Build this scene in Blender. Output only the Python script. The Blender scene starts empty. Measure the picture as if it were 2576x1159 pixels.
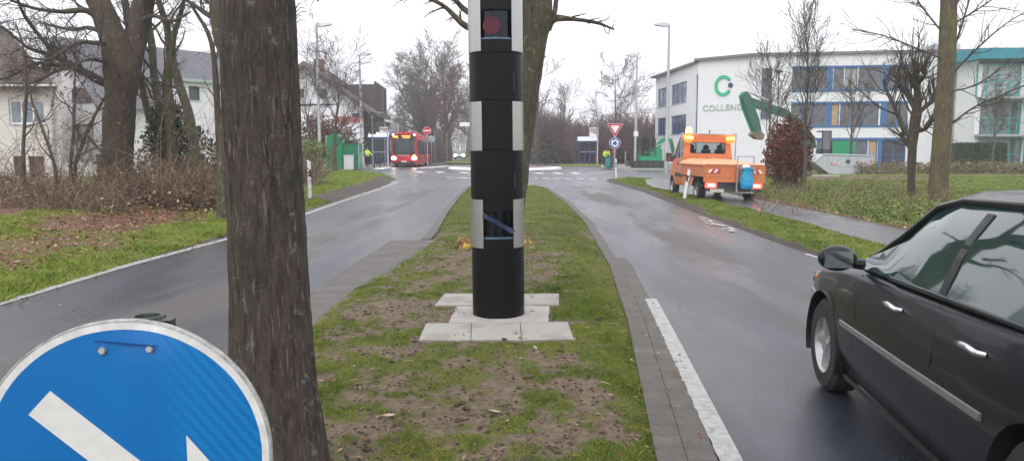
import bpy, math, random
import numpy as np
from mathutils import Vector, Matrix, noise as mnoise
R = math.radians
SC = bpy.context.scene
COL = SC.collection
# ------------------------------------------------------------------ camera, world, sun, exposure
H0, FPX, YH = 1.65, 1930.0, 376.0            # eye height; focal length and horizon in units of a 2575-wide picture
PITCH = math.atan((579.5 - YH) / FPX)
cd = bpy.data.cameras.new('camera'); cam = bpy.data.objects.new('camera', cd); COL.objects.link(cam)
cam.location = (0, 0, H0); cam.rotation_euler = (math.pi / 2 - PITCH, 0, 0)
cd.sensor_width = 36; cd.lens = FPX / 2575 * 36; cd.clip_start = 0.05; cd.clip_end = 3000
SC.camera = cam
W = bpy.data.worlds.new('World'); SC.world = W; W.use_nodes = True
nt = W.node_tree; nt.nodes.clear()
wo = nt.nodes.new('ShaderNodeOutputWorld'); bg = nt.nodes.new('ShaderNodeBackground')
sky = nt.nodes.new('ShaderNodeTexSky'); sky.sky_type = 'NISHITA'; sky.sun_disc = False
SUN_EL, SUN_AZ = R(42), R(200)
sky.sun_elevation = SUN_EL; sky.sun_rotation = SUN_AZ; sky.air_density = 1.0; sky.dust_density = 6.0
hs = nt.nodes.new('ShaderNodeHueSaturation'); hs.inputs['Saturation'].default_value = 0.06
mx = nt.nodes.new('ShaderNodeMix'); mx.data_type = 'RGBA'; mx.inputs[0].default_value = 0.72   # closed cloud cover over the clear sky
geo = nt.nodes.new('ShaderNodeTexCoord'); sp = nt.nodes.new('ShaderNodeSeparateXYZ')
mr = nt.nodes.new('ShaderNodeMapRange'); mr.inputs['From Min'].default_value = 0.0; mr.inputs['From Max'].default_value = 1.0
mr.inputs['To Min'].default_value = 13.0; mr.inputs['To Max'].default_value = 18.5
cn = nt.nodes.new('ShaderNodeTexNoise'); cn.inputs['Scale'].default_value = 2.2; cn.inputs['Detail'].default_value = 5
cm = nt.nodes.new('ShaderNodeMapRange'); cm.inputs['To Min'].default_value = 0.86; cm.inputs['To Max'].default_value = 1.12
ml = nt.nodes.new('ShaderNodeMath'); ml.operation = 'MULTIPLY'
cb = nt.nodes.new('ShaderNodeCombineColor')
m2 = nt.nodes.new('ShaderNodeMath'); m2.operation = 'MULTIPLY'; m2.inputs[1].default_value = 1.06
L = nt.links.new
L(geo.outputs['Generated'], sp.inputs[0]); L(sp.outputs['Z'], mr.inputs['Value'])
L(geo.outputs['Generated'], cn.inputs['Vector']); L(cn.outputs['Fac'], cm.inputs['Value'])
L(mr.outputs[0], ml.inputs[0]); L(cm.outputs[0], ml.inputs[1])
L(ml.outputs[0], cb.inputs[0]); L(ml.outputs[0], cb.inputs[1]); L(ml.outputs[0], m2.inputs[0]); L(m2.outputs[0], cb.inputs[2])
L(sky.outputs[0], hs.inputs['Color']); L(hs.outputs[0], mx.inputs[6]); L(cb.outputs[0], mx.inputs[7])
L(mx.outputs[2], bg.inputs[0]); bg.inputs[1].default_value = 0.115; L(bg.outputs[0], wo.inputs[0])
sd = bpy.data.lights.new('sun', 'SUN'); sd.energy = 0.6; sd.angle = R(30); sd.color = (1.0, 0.97, 0.93)
sun = bpy.data.objects.new('sun', sd); COL.objects.link(sun)
sun.rotation_euler = Vector((math.sin(SUN_AZ) * math.cos(SUN_EL), math.cos(SUN_AZ) * math.cos(SUN_EL), math.sin(SUN_EL))).to_track_quat('Z', 'Y').to_euler()
SC.view_settings.view_transform = 'Standard'; SC.view_settings.look = 'None'
SC.view_settings.exposure = 0.25; SC.view_settings.gamma = 1
SC.cycles.max_bounces = 6; SC.cycles.transparent_max_bounces = 8; SC.cycles.volume_bounces = 0
# ------------------------------------------------------------------ helpers
CP, SP_ = math.cos(PITCH), math.sin(PITCH)
def ray(px, py):
    u = (px - 1287.5) / FPX; v = (579.5 - py) / FPX
    return Vector((u, CP + v * SP_, -SP_ + v * CP))
def G(px, py, z=0.0):
    r = ray(px, py); t = (z - H0) / r.z; return Vector((r.x * t, r.y * t, z))
def P(px, py, Y):
    r = ray(px, py); t = Y / r.y; return Vector((r.x * t, Y, H0 + r.z * t))
def S(Y): return Y / FPX                      # metres per picture unit at depth Y
class MB:
    def __init__(s): s.V = []; s.Q = []; s.n = 0; s.att = []; s.mats = []
    def add(s, v, f, rnd=None):
        v = np.asarray(v, float).reshape(-1, 3); s.V.append(v)
        if isinstance(f, np.ndarray): s.Q.append(f + s.n)
        else:
            by = {}
            for q in f: by.setdefault(len(q), []).append(q)
            for q in by.values(): s.Q.append(np.array(q) + s.n)
        s.att.append(np.full(len(v), 0.5) if rnd is None else np.asarray(rnd, float)); s.n += len(v); return s
    def box(s, c, size, rot=None):
        a, b, h = [k / 2 for k in size]
        v = [Vector((x, y, z)) for x in (-a, a) for y in (-b, b) for z in (-h, h)]
        if rot is not None:
            M = rot if isinstance(rot, Matrix) else Matrix.Rotation(rot, 3, 'Z'); v = [M @ q for q in v]
        c = Vector(c)
        return s.add([tuple(q + c) for q in v], [(0, 1, 3, 2), (4, 6, 7, 5), (0, 4, 5, 1), (2, 3, 7, 6), (0, 2, 6, 4), (1, 5, 7, 3)])
    def bx(s, x0, x1, y0, y1, z0, z1): return s.box(((x0 + x1) / 2, (y0 + y1) / 2, (z0 + z1) / 2), (abs(x1 - x0), abs(y1 - y0), abs(z1 - z0)))
    def tube(s, pts, rad, n=8, cap=True):
        k = len(pts); pts = np.array([tuple(p) for p in pts], float)
        rad = np.full(k, rad) if np.isscalar(rad) else np.array(rad, float)
        s.tubes(pts[None], rad[None], n)
        if cap:
            b = s.n - k * n; s.Q.append(np.array([[b + j for j in range(n)][::-1]])); s.Q.append(np.array([[b + (k - 1) * n + j for j in range(n)]]))
        return s
    def tubes(s, Pa, Ra, n=3, rnd=None):       # Pa (N,k,3)  Ra (N,k)
        N, k, _ = Pa.shape
        if N == 0: return s
        T = np.gradient(Pa, axis=1); T /= np.linalg.norm(T, axis=2, keepdims=True) + 1e-9
        m = T.mean(axis=1); ax = np.where((np.abs(m[:, 2]) < 0.8)[:, None], [[0, 0, 1.]], [[1., 0, 0]])[:, None, :]
        A = np.cross(T, np.broadcast_to(ax, T.shape)); A /= np.linalg.norm(A, axis=2, keepdims=True) + 1e-9
        B = np.cross(T, A); th = np.arange(n) * 2 * np.pi / n
        V = Pa[:, :, None, :] + Ra[:, :, None, None] * (A[:, :, None, :] * np.cos(th)[None, None, :, None] + B[:, :, None, :] * np.sin(th)[None, None, :, None])
        idx = np.arange(N * k * n).reshape(N, k, n); nx = np.roll(idx, -1, axis=2)
        q = np.stack([idx[:, :-1], idx[:, 1:], nx[:, 1:], nx[:, :-1]], axis=-1).reshape(-1, 4)
        r = None if rnd is None else np.repeat(rnd, k * n)
        return s.add(V.reshape(-1, 3), q, r)
    def lathe(s, prof, n=24, c=(0, 0, 0), axis='Z', a0=0, a1=2 * math.pi):
        full = abs(a1 - a0 - 2 * math.pi) < 1e-6; m = n if full else n + 1
        v = []
        for r, z in prof:
            for j in range(m):
                a = a0 + (a1 - a0) * j / n; x, y = r * math.cos(a), r * math.sin(a)
                p = {'Z': (x, y, z), 'Y': (x, z, y), 'X': (z, x, y)}[axis]
                v.append((p[0] + c[0], p[1] + c[1], p[2] + c[2]))
        f = []
        for i in range(len(prof) - 1):
            for j in range(n):
                j2 = (j + 1) % m; f.append((i * m + j, i * m + j2, (i + 1) * m + j2, (i + 1) * m + j))
        return s.add(v, f)
    def disc(s, c, r, axis='Z', n=24, h=0.01):
        return s.lathe([(0.0001, -h / 2), (r, -h / 2), (r, h / 2), (0.0001, h / 2)], n, c, axis)
    def prism(s, poly, ext, M=None):            # 2D polygon (x,z) extruded along y from ext[0] to ext[1]
        n = len(poly); v = [(x, ext[0], z) for x, z in poly] + [(x, ext[1], z) for x, z in poly]
        if M is not None: v = [tuple(M @ Vector(q)) for q in v]
        return s.add(v, [tuple(range(n)), tuple(range(2 * n - 1, n - 1, -1))] + [(i, i + n, (i + 1) % n + n, (i + 1) % n) for i in range(n)])
    def loft(s, secs, closed=True, caps=True):
        n = len(secs[0]); v = [tuple(p) for q in secs for p in q]; f = []
        for i in range(len(secs) - 1):
            for j in range(n if closed else n - 1):
                j2 = (j + 1) % n; f.append((i * n + j, i * n + j2, (i + 1) * n + j2, (i + 1) * n + j))
        if caps: f += [tuple(range(n))[::-1], tuple(range((len(secs) - 1) * n, len(secs) * n))]
        return s.add(v, f)
    def ball(s, c, r, n=10, m=7, sc=(1, 1, 1)):
        prof = [(max(r * math.sin(math.pi * i / m), 1e-4), -r * math.cos(math.pi * i / m)) for i in range(m + 1)]
        b = MB().lathe(prof, n); v = b.V[0] * np.array(sc) + np.array(tuple(c)); return s.add(v, b.Q[0])
    def build(s, name, mat=None, parent=None, smooth=None, loc=None, rz=0, M=None):
        me = bpy.data.meshes.new(name); V = np.concatenate(s.V)
        if M is not None:
            A = np.array(M); V = V @ A[:3, :3].T + A[:3, 3]
        tot = np.concatenate([np.full(len(q), q.shape[1]) for q in s.Q]); lp = np.concatenate([q.ravel() for q in s.Q])
        me.vertices.add(len(V)); me.vertices.foreach_set('co', V.ravel().astype(np.float32))
        me.loops.add(len(lp)); me.loops.foreach_set('vertex_index', lp.astype(np.int32))
        me.polygons.add(len(tot)); me.polygons.foreach_set('loop_start', np.concatenate([[0], np.cumsum(tot)[:-1]]).astype(np.int32)); me.polygons.foreach_set('loop_total', tot.astype(np.int32))
        me.update(calc_edges=True)
        a = me.attributes.new('rnd', 'FLOAT', 'POINT'); a.data.foreach_set('value', np.concatenate(s.att).astype(np.float32))
        me.polygons.foreach_set('use_smooth', np.full(len(tot), smooth is not None))
        if smooth is not None:
            if smooth < 180: me.set_sharp_from_angle(angle=R(smooth))
        if mat: me.materials.append(mat)
        o = bpy.data.objects.new(name, me); COL.objects.link(o)
        if parent is not None: o.parent = parent
        if loc is not None: o.location = loc
        o.rotation_euler.z = rz
        return o
def tag(o, label=None, cat=None, group=None, kind=None):
    for k, v in (('label', label), ('category', cat), ('group', group), ('kind', kind)):
        if v: o[k] = v
    return o
def thing(name, label, cat, loc=(0, 0, 0), rz=0, group=None, rot=None):
    o = bpy.data.objects.new(name, None); COL.objects.link(o); o.location = loc; o.rotation_euler = rot if rot else (0, 0, rz)
    return tag(o, label, cat, group)
def copy_tree(o, parent=None):
    c = o.copy(); COL.objects.link(c); c.parent = parent
    for ch in [k for k in bpy.data.objects if k.parent == o]: copy_tree(ch, c)
    return c
def struct(name, mb, mat, smooth=None): return tag(mb.build(name, mat, smooth=smooth), kind='structure')
def bake(o):
    dg = bpy.context.evaluated_depsgraph_get(); me = bpy.data.meshes.new_from_object(o.evaluated_get(dg)); o.modifiers.clear(); o.data = me; return o
# ---- materials
class NM:
    def __init__(s, name):
        s.m = bpy.data.materials.new(name); s.m.use_nodes = True; s.t = s.m.node_tree; s.b = s.t.nodes['Principled BSDF']; s.out = s.t.nodes['Material Output']
    def n(s, typ, **k):
        x = s.t.nodes.new('ShaderNode' + typ)
        for a, v in k.items():
            if a.startswith('_'): setattr(x, a[1:], v)
            else: x.inputs[a.replace('_', ' ')].default_value = v
        return x
    def l(s, a, b): s.t.links.new(a, b); return b
    def noise(s, vec, scale, detail=4, rough=.6, dist=0):
        x = s.n('TexNoise', Scale=scale, Detail=detail, Roughness=rough, Distortion=dist)
        if vec is not None: s.l(vec, x.inputs['Vector'])
        return x.outputs['Fac']
    def ramp(s, fac, stops, interp='LINEAR'):
        x = s.n('ValToRGB'); x.color_ramp.interpolation = interp; e = x.color_ramp.elements
        while len(e) < len(stops): e.new(0.5)
        for i, (p, c) in enumerate(stops):
            e[i].position = p; e[i].color = (c, c, c, 1) if np.isscalar(c) else (*c, 1)
        s.l(fac, x.inputs[0]); return x.outputs[0]
    def mix(s, fac, a, b, mode='MIX'):
        x = s.n('Mix', _data_type='RGBA', _blend_type=mode)
        for v, i in ((fac, 0), (a, 6), (b, 7)):
            if hasattr(v, 'links'): s.l(v, x.inputs[i])
            else: x.inputs[i].default_value = (v if i == 0 else (v, v, v, 1)) if np.isscalar(v) else (*v, 1)
        return x.outputs[2]
    def math(s, op, a, b=0.0, clamp=False):
        x = s.n('Math', _operation=op, _use_clamp=clamp)
        for v, i in ((a, 0), (b, 1)):
            if hasattr(v, 'links'): s.l(v, x.inputs[i])
            else: x.inputs[i].default_value = v
        return x.outputs[0]
    def coord(s, scale=(1, 1, 1), kind='Object', rot=(0, 0, 0)):
        if kind == 'World': c = s.n('NewGeometry').outputs['Position']
        else: c = s.n('TexCoord').outputs[kind]
        mp = s.n('Mapping'); mp.inputs['Scale'].default_value = scale; mp.inputs['Rotation'].default_value = rot; s.l(c, mp.inputs[0]); return mp.outputs[0]
    def bump(s, h, strength=.4, dist=.02):
        x = s.n('Bump', Strength=strength, Distance=dist); s.l(h, x.inputs['Height']); s.l(x.outputs[0], s.b.inputs['Normal'])
    def col(s, c):
        if hasattr(c, 'links'): s.l(c, s.b.inputs['Base Color'])
        else: s.b.inputs['Base Color'].default_value = (*c, 1)
    def set(s, **k):
        for a, v in k.items():
            i = s.b.inputs[a.replace('_', ' ')]
            if hasattr(v, 'links'): s.l(v, i)
            else: i.default_value = v
        return s
def vary(name, c, rough=.6, metal=0, amt=.25, scale=6, bump=0, bscale=40, kind='Object', sc=(1, 1, 1), spec=.5, coat=0, dist=.005):
    m = NM(name); v = m.coord(sc, kind); f = m.noise(v, scale, 6, .65)
    c2 = tuple(k * (1 - amt) for k in c); c3 = tuple(min(1, k * (1 + amt)) for k in c)
    m.col(m.ramp(f, [(.3, c2), (.7, c3)])); m.set(Metallic=metal, Specular_IOR_Level=spec, Coat_Weight=coat)
    m.set(Roughness=m.ramp(m.noise(v, scale * 2.3, 3), [(.3, max(0, rough - .08)), (.7, min(1, rough + .1))]))
    if bump: m.bump(m.noise(v, bscale, 5), bump, dist)
    return m.m
def emit(name, c, s):
    m = NM(name); m.col(c); m.set(Emission_Strength=s); m.b.inputs['Emission Color'].default_value = (*c, 1); return m.m
def glass(name, c=(.02, .025, .03), ior=1.6, rough=.04):
    m = NM(name); v = m.coord(); m.col(m.ramp(m.noise(v, 1.3, 3), [(.3, tuple(k * .6 for k in c)), (.7, tuple(k * 1.4 for k in c))]))
    m.set(Roughness=rough, IOR=ior, Specular_IOR_Level=.5); return m.m
def text_mesh(txt, size, mat, name, parent, depth=.01, M=None, bold=0):
    cu = bpy.data.curves.new(name, 'FONT'); cu.body = txt; cu.size = size; cu.extrude = depth; cu.align_x = 'CENTER'; cu.align_y = 'CENTER'; cu.offset = bold; cu.space_character = 1.15
    o = bpy.data.objects.new(name, cu); COL.objects.link(o)
    dg = bpy.context.evaluated_depsgraph_get(); me = bpy.data.meshes.new_from_object(o.evaluated_get(dg)); bpy.data.objects.remove(o)
    me.materials.clear(); me.materials.append(mat)
    if M is not None: me.transform(M)
    o = bpy.data.objects.new(name, me); COL.objects.link(o); o.parent = parent; return o
def frame(origin, xdir, n=None):                # matrix: local x along xdir (horizontal), local y into the wall, local z up
    x = Vector(xdir).normalized(); z = Vector((0, 0, 1)); y = z.cross(x); M = Matrix((x, y, z)).transposed().to_4x4(); M.translation = Vector(origin); return M
random.seed(5)
# ------------------------------------------------------------------ materials
M = {}
M['steel'] = vary('galvanised_steel', (.36, .38, .39), .45, .7, .15, 8)
M['dgrey'] = vary('dark_grey', (.035, .037, .04), .5, 0, .25, 9)
M['black'] = vary('black_plastic', (.012, .012, .013), .45, 0, .3, 9)
M['rubber'] = vary('tyre_rubber', (.02, .02, .02), .8, 0, .4, 20, .3, 60)
M['white'] = vary('white_plastic', (.74, .74, .72), .4, 0, .06, 12)
M['green'] = vary('green_paint', (.0, .25, .10), .35, 0, .12, 4)
M['dgreen'] = vary('dark_green_paint', (.015, .10, .055), .5, 0, .3, 5)
M['orange'] = vary('orange_paint', (.60, .185, .065), .38, 0, .12, 5)
M['tarp'] = vary('orange_tarpaulin', (.78, .33, .17), .55, 0, .12, 3, .5, 5, dist=.03)
M['bus_red'] = vary('bus_red_paint', (.52, .015, .03), .3, 0, .1, 3)
M['red'] = vary('sign_red', (.5, .01, .03), .35, 0, .08, 8)
M['signwhite'] = vary('sign_white', (.72, .72, .73), .35, 0, .05, 9)
M['glass'] = glass('dark_glass', (.03, .035, .04))
M['winglass'] = glass('window_glass', (.06, .065, .07), 1.9)
M['blue_frame'] = vary('blue_window_frame', (.03, .115, .27), .4, 0, .2, 3)
M['teal_frame'] = vary('teal_window_frame', (.01, .32, .30), .4, 0, .15, 3)
M['skin'] = vary('skin', (.45, .26, .19), .5, 0, .05, 20)
M['hivis'] = vary('hivis_yellow', (.62, .85, .03), .6, 0, .1, 20)
M['hivis'].node_tree.nodes['Principled BSDF'].inputs['Emission Strength'].default_value = 0
M['navy'] = vary('dark_trousers', (.02, .022, .03), .8, 0, .3, 20)
M['ltgrey'] = vary('light_grey_metal', (.42, .44, .47), .45, .2, .1, 5)
M['concrete'] = vary('concrete', (.36, .345, .31), .85, 0, .18, 5, .4, 40)
M['bagblue'] = vary('blue_bag', (.01, .28, .5), .35, 0, .15, 8, .7, 9, dist=.03)
M['baggreen'] = vary('teal_bag', (.0, .25, .2), .4, 0, .15, 8, .7, 9, dist=.03)
M['plastic_bag'] = vary('pale_plastic', (.6, .65, .68), .35, 0, .15, 8, .7, 12, dist=.02)
M['head'] = emit('headlamp_glow', (1, .95, .85), 14)
M['amber'] = emit('amber_lamp_glow', (1, .38, .06), 9)
M['amber_lens'] = emit('amber_lens', (.9, .16, .03), 1.6)
M['led'] = emit('amber_display', (1, .42, .05), 2.2)
M['tail'] = emit('tail_lamp_glow', (1, .07, .05), 2.6)
M['tailcore'] = emit('tail_lamp_core', (1, .45, .35), 3)
M['taildim'] = vary('red_lens', (.4, .01, .01), .2)

def asphalt(name, base=(.055, .058, .064), lanes=()):
    m = NM(name); v = m.coord((1, 1, 1), 'World')
    fine = m.noise(v, 90, 3, .7); mid = m.noise(v, 2.2, 6, .7); vs = m.coord((1.2, .22, 1), 'World'); st = m.noise(vs, .8, 4, .55, .2)
    c = m.ramp(mid, [(.3, tuple(k * .75 for k in base)), (.7, tuple(k * 1.3 for k in base))])
    rgh = m.ramp(st, [(.38, .26), (.62, .42)])
    sx = m.n('SeparateXYZ'); m.l(m.n('NewGeometry').outputs['Position'], sx.inputs[0])
    for xc, w in lanes:                          # dirt and worn tracks along the middle of each lane
        d = m.math('SUBTRACT', sx.outputs[0], xc); d = m.math('ABSOLUTE', d)
        b = m.n('MapRange', _interpolation_type='SMOOTHSTEP'); b.inputs[1].default_value = w * .35; b.inputs[2].default_value = w; b.inputs[3].default_value = 1; b.inputs[4].default_value = 0
        m.l(d, b.inputs[0]); k = m.math('MULTIPLY', b.outputs[0], m.ramp(st, [(.40, 0.1), (.58, 1)]))
        k = m.math('MULTIPLY', k, .85)
        c = m.mix(k, c, (.082, .066, .055)); rgh = m.mix(k, rgh, (.7, .7, .7))
    c = m.mix(m.ramp(m.noise(v, 55, 4, .8), [(.36, .55), (.5, 0)]), c, (.012, .012, .014)); sp = m.ramp(m.noise(v, 110, 1, .5), [(.60, 0), (.70, 1)]); c = m.mix(m.math('MULTIPLY', sp, .35), c, (.22, .22, .22))
    vo = m.n('TexVoronoi', Scale=1.1, _feature='DISTANCE_TO_EDGE'); w2 = m.mix(.25, v, m.n('TexNoise', Scale=3.0, Detail=4).outputs['Color']); m.l(w2, vo.inputs['Vector'])
    crk = m.ramp(vo.outputs['Distance'], [(.0, 1), (.012, 0)]); crk = m.math('MULTIPLY', crk, m.ramp(m.noise(v, .35, 2), [(.52, 0), (.6, 1)]))
    c = m.mix(m.math('MULTIPLY', crk, .7), c, (.012, .012, .012))
    m.col(c); m.set(Roughness=rgh, Specular_IOR_Level=.52)
    h = m.math('ADD', fine, m.math('MULTIPLY', crk, -1.5)); m.bump(h, .35, .006); return m.m
M['asphalt'] = asphalt('wet_asphalt', (.022, .026, .036), ((-3.55, .75), (3.05, .62)))
M['asphalt_plain'] = asphalt('wet_asphalt_plain', (.048, .054, .064))
M['path'] = asphalt('path_asphalt', (.085, .083, .088))
m = NM('road_paint'); v = m.coord((1, 1, 1), 'World')
m.col(m.mix(m.ramp(m.noise(v, 14, 6, .75), [(.42, 0), (.66, 1)]), (.35, .35, .335), (.20, .20, .19))); m.set(Roughness=.5); m.bump(m.noise(v, 80, 3), .3, .003); M['paint'] = m.m
M['paint_bright'] = vary('fresh_road_paint', (.85, .85, .84), .4, 0, .05, 8, kind='World')
m = NM('worn_road_paint'); v = m.coord((1, 1, 1), 'World')
m.col(m.mix(m.ramp(m.noise(v, 9, 6, .75), [(.38, 0), (.6, 1)]), (.45, .45, .43), (.12, .12, .12))); m.set(Roughness=.5); M['paint_worn'] = m.m
def ground_mat(name, g1, g2, g3, mud, mud2):
    m = NM(name); v = m.coord((1, 1, 1), 'World')
    n1 = m.noise(v, 1.3, 6, .7); n2 = m.noise(v, 22, 5, .75); n3 = m.noise(v, 130, 3, .7)
    g = m.mix(m.ramp(n1, [(.35, 0), (.65, 1)]), g1, g2); g = m.mix(m.ramp(n2, [(.45, 0), (.75, 1)]), g, g3)
    at = m.n('Attribute', _attribute_name='rnd').outputs['Fac']
    md = m.mix(m.ramp(n2, [(.38, 0), (.66, 1)]), mud, mud2)
    k = m.math('ADD', at, m.math('MULTIPLY', m.math('SUBTRACT', n2, .5), .9)); k = m.ramp(k, [(.36, 0), (.64, 1)])
    c = m.mix(k, g, md); c = m.mix(m.ramp(n3, [(.3, .55), (.5, 0)]), c, (.02, .018, .012))
    m.col(c); m.set(Roughness=m.mix(k, .9, .62), Specular_IOR_Level=.3)
    m.bump(m.math('ADD', n2, m.math('MULTIPLY', n3, .5)), .8, .03); return m.m
M['turf'] = ground_mat('turf_and_mud', (.075, .105, .018), (.14, .14, .03), (.11, .085, .035), (.22, .155, .10), (.055, .036, .022))
M['verge'] = ground_mat('verge_turf', (.12, .17, .02), (.17, .20, .03), (.15, .14, .05), (.20, .095, .055), (.085, .045, .03))
M['soilverge'] = ground_mat('verge_soil', (.12, .17, .02), (.17, .19, .03), (.15, .14, .05), (.06, .04, .03), (.028, .019, .016))
M['field'] = ground_mat('field_grass', (.11, .15, .02), (.15, .18, .03), (.10, .11, .03), (.13, .07, .045), (.07, .045, .03))

def bark(name, c1, c2, moss, streak=0, sc=1.0, lich=.0):
    m = NM(name); v = m.coord((sc, sc, sc * .18), 'World'); v1 = m.coord((sc, sc, sc), 'World')
    f = m.noise(v, 26, 7, .7, .4); c = m.ramp(f, [(.32, c1), (.52, c2), (.75, tuple(k * 1.45 for k in c2))])
    c = m.mix(m.ramp(m.noise(v1, 1.7, 5, .7), [(.5, 0), (.68, .85)]), c, moss)
    h = f
    if streak:
        vs = m.coord((85, 85, 7.5), 'World'); s = m.ramp(m.noise(vs, 1.0, 2, .5), [(.63, 0), (.68, 1)])
        c = m.mix(m.math('MULTIPLY', s, .38), c, (.24, .22, .19)); c = m.mix(m.ramp(m.noise(v1, 38, 4, .7), [(.52, 0), (.8, .5)]), c, (.10, .09, .078))
        vo = m.n('TexVoronoi', Scale=60.0); m.l(v1, vo.inputs['Vector']); d = m.ramp(vo.outputs['Distance'], [(.16, 1), (.24, 0)])
        d = m.math('MULTIPLY', d, m.ramp(m.noise(v1, 6, 4), [(.52, 0), (.60, .6)])); c = m.mix(d, c, (.25, .25, .19))
        l1 = m.ramp(m.noise(v1, 7.5, 4, .6), [(.62, 0), (.68, .6)]); c = m.mix(l1, c, (.17, .20, .17))
    if lich:
        l1 = m.ramp(m.noise(v1, 9, 4, .6), [(.6, 0), (.66, lich)]); c = m.mix(l1, c, (.25, .27, .21))
    m.col(c); m.set(Roughness=.85, Specular_IOR_Level=.25); m.bump(h, .9, .03 if not streak else .014); return m.m
M['bark_fg'] = bark('dark_fissured_bark', (.016, .0125, .010), (.062, .049, .041), (.030, .032, .020), 1, 1.6)
M['bark_moss'] = bark('mossy_bark', (.022, .018, .012), (.085, .073, .05), (.062, .070, .022), 0, .8, .5)
M['bark_brown'] = bark('brown_bark', (.026, .018, .013), (.080, .060, .043), (.055, .055, .03), 0, .9, .3)
M['bark_grey'] = bark('grey_brown_bark', (.032, .026, .022), (.09, .075, .062), (.07, .07, .035), 0, .8, .2)
M['bark_yellow'] = bark('lichen_yellow_bark', (.038, .03, .02), (.105, .083, .055), (.13, .125, .022), 0, .8, .3)
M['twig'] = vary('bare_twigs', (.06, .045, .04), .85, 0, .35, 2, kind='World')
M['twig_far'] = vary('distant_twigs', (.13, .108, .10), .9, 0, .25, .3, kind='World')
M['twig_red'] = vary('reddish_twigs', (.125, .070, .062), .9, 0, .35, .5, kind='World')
def leafmat(name, cols):
    m = NM(name); at = m.n('Attribute', _attribute_name='rnd').outputs['Fac']
    n = len(cols); m.col(m.ramp(at, [(i / (n - 1), c) for i, c in enumerate(cols)])); m.set(Roughness=.65, Specular_IOR_Level=.25); return m.m
M['blade'] = leafmat('grass_blades', [(.028, .05, .010), (.085, .135, .018), (.185, .23, .035), (.27, .24, .09)])
M['blade2'] = leafmat('verge_blades', [(.06, .10, .014), (.15, .22, .022), (.24, .30, .05), (.30, .26, .11)])
M['dryleaf'] = leafmat('fallen_leaves', [(.10, .035, .02), (.22, .085, .04), (.32, .15, .07), (.42, .33, .24)])
M['beech'] = leafmat('copper_leaves', [(.05, .016, .012), (.11, .032, .02), (.17, .055, .03), (.22, .09, .05)])
M['weeds'] = leafmat('weed_leaves', [(.05, .09, .02), (.10, .16, .03), (.17, .22, .06), (.22, .19, .08)])
M['ivy'] = leafmat('ivy_leaves', [(.012, .025, .012), (.03, .055, .02), (.05, .08, .03), (.08, .10, .05)])
M['cane'] = leafmat('bramble_canes', [(.035, .026, .016), (.095, .06, .04), (.19, .125, .08), (.32, .25, .18)])
M['hedge_dry'] = leafmat('dry_hedge', [(.10, .07, .04), (.17, .13, .07), (.24, .19, .11), (.14, .16, .06)])

# ------------------------------------------------------------------ ground, roads, verges
def interp(pts):
    ys = [p[1] for p in pts]; xs = [p[0] for p in pts]; return lambda y: float(np.interp(y, ys, xs))
def fbm(x, y, s, o=3): return mnoise.fractal(Vector((x * s, y * s, 3.7)), 1.0, 2.0, o)
def rows(y0, y1, d0, k):
    r = [y0]
    while r[-1] < y1: r.append(min(y1, r[-1] + max(d0, k * max(0, r[-1]))))
    return r
def strip(name, xl, xr, y0, y1, d0, k, nx, zf, mudf, mat, lab=None):
    ys = rows(y0, y1, d0, k); V = []; A = []
    for y in ys:
        a, b = xl(y), xr(y)
        for i in range(nx + 1):
            t = i / nx; x = a + (b - a) * t; V.append((x, y, zf(x, y, x - a, b - x))); A.append(mudf(x, y))
    idx = np.arange(len(V)).reshape(len(ys), nx + 1)
    q = np.stack([idx[:-1, :-1], idx[:-1, 1:], idx[1:, 1:], idx[1:, :-1]], -1).reshape(-1, 4)
    mb = MB().add(V, q, A); return struct(name, mb, mat, smooth=180)
# base sheet to the horizon
g = MB(); ye = [-60, -20, 0, 20, 40, 60, 80, 110, 150, 250, 500, 1200, 2600]; xe = [-2600, -900, -300, -120, -60, -30, -12, 0, 12, 30, 60, 120, 300, 900, 2600]
V = [(x, y, -.05) for y in ye for x in xe]; idx = np.arange(len(V)).reshape(len(ye), len(xe))
g.add(V, np.stack([idx[:-1, :-1], idx[:-1, 1:], idx[1:, 1:], idx[1:, :-1]], -1).reshape(-1, 4), [.1] * len(V)); struct('ground', g, M['field'])
# carriageways
road = MB()
def flat(mb, pts, z): mb.add([(p[0], p[1], z) for p in pts], [tuple(range(len(pts)))])
rl = MB(); flat(rl, [(-5.75, -12), (-1.0, -12), (-1.0, 34), (-5.75, 34)], 0); flat(rl, [(.3, -12), (5.1, -12), (5.1, 34), (.3, 34)], 0); struct('road', rl, M['asphalt'])
rb = MB(); flat(rb, [(-60, 34), (60, 34), (60, 62), (24, 62), (13, 74), (13, 84), (30, 120), (24, 126), (2, 90), (-3.2, 96), (-7.6, 140), (-14, 260), (-24, 260), (-16, 140), (-12, 96), (-16, 84), (-60, 84)], 0)
struct('roundabout_road', rb, M['asphalt_plain'])
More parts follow.
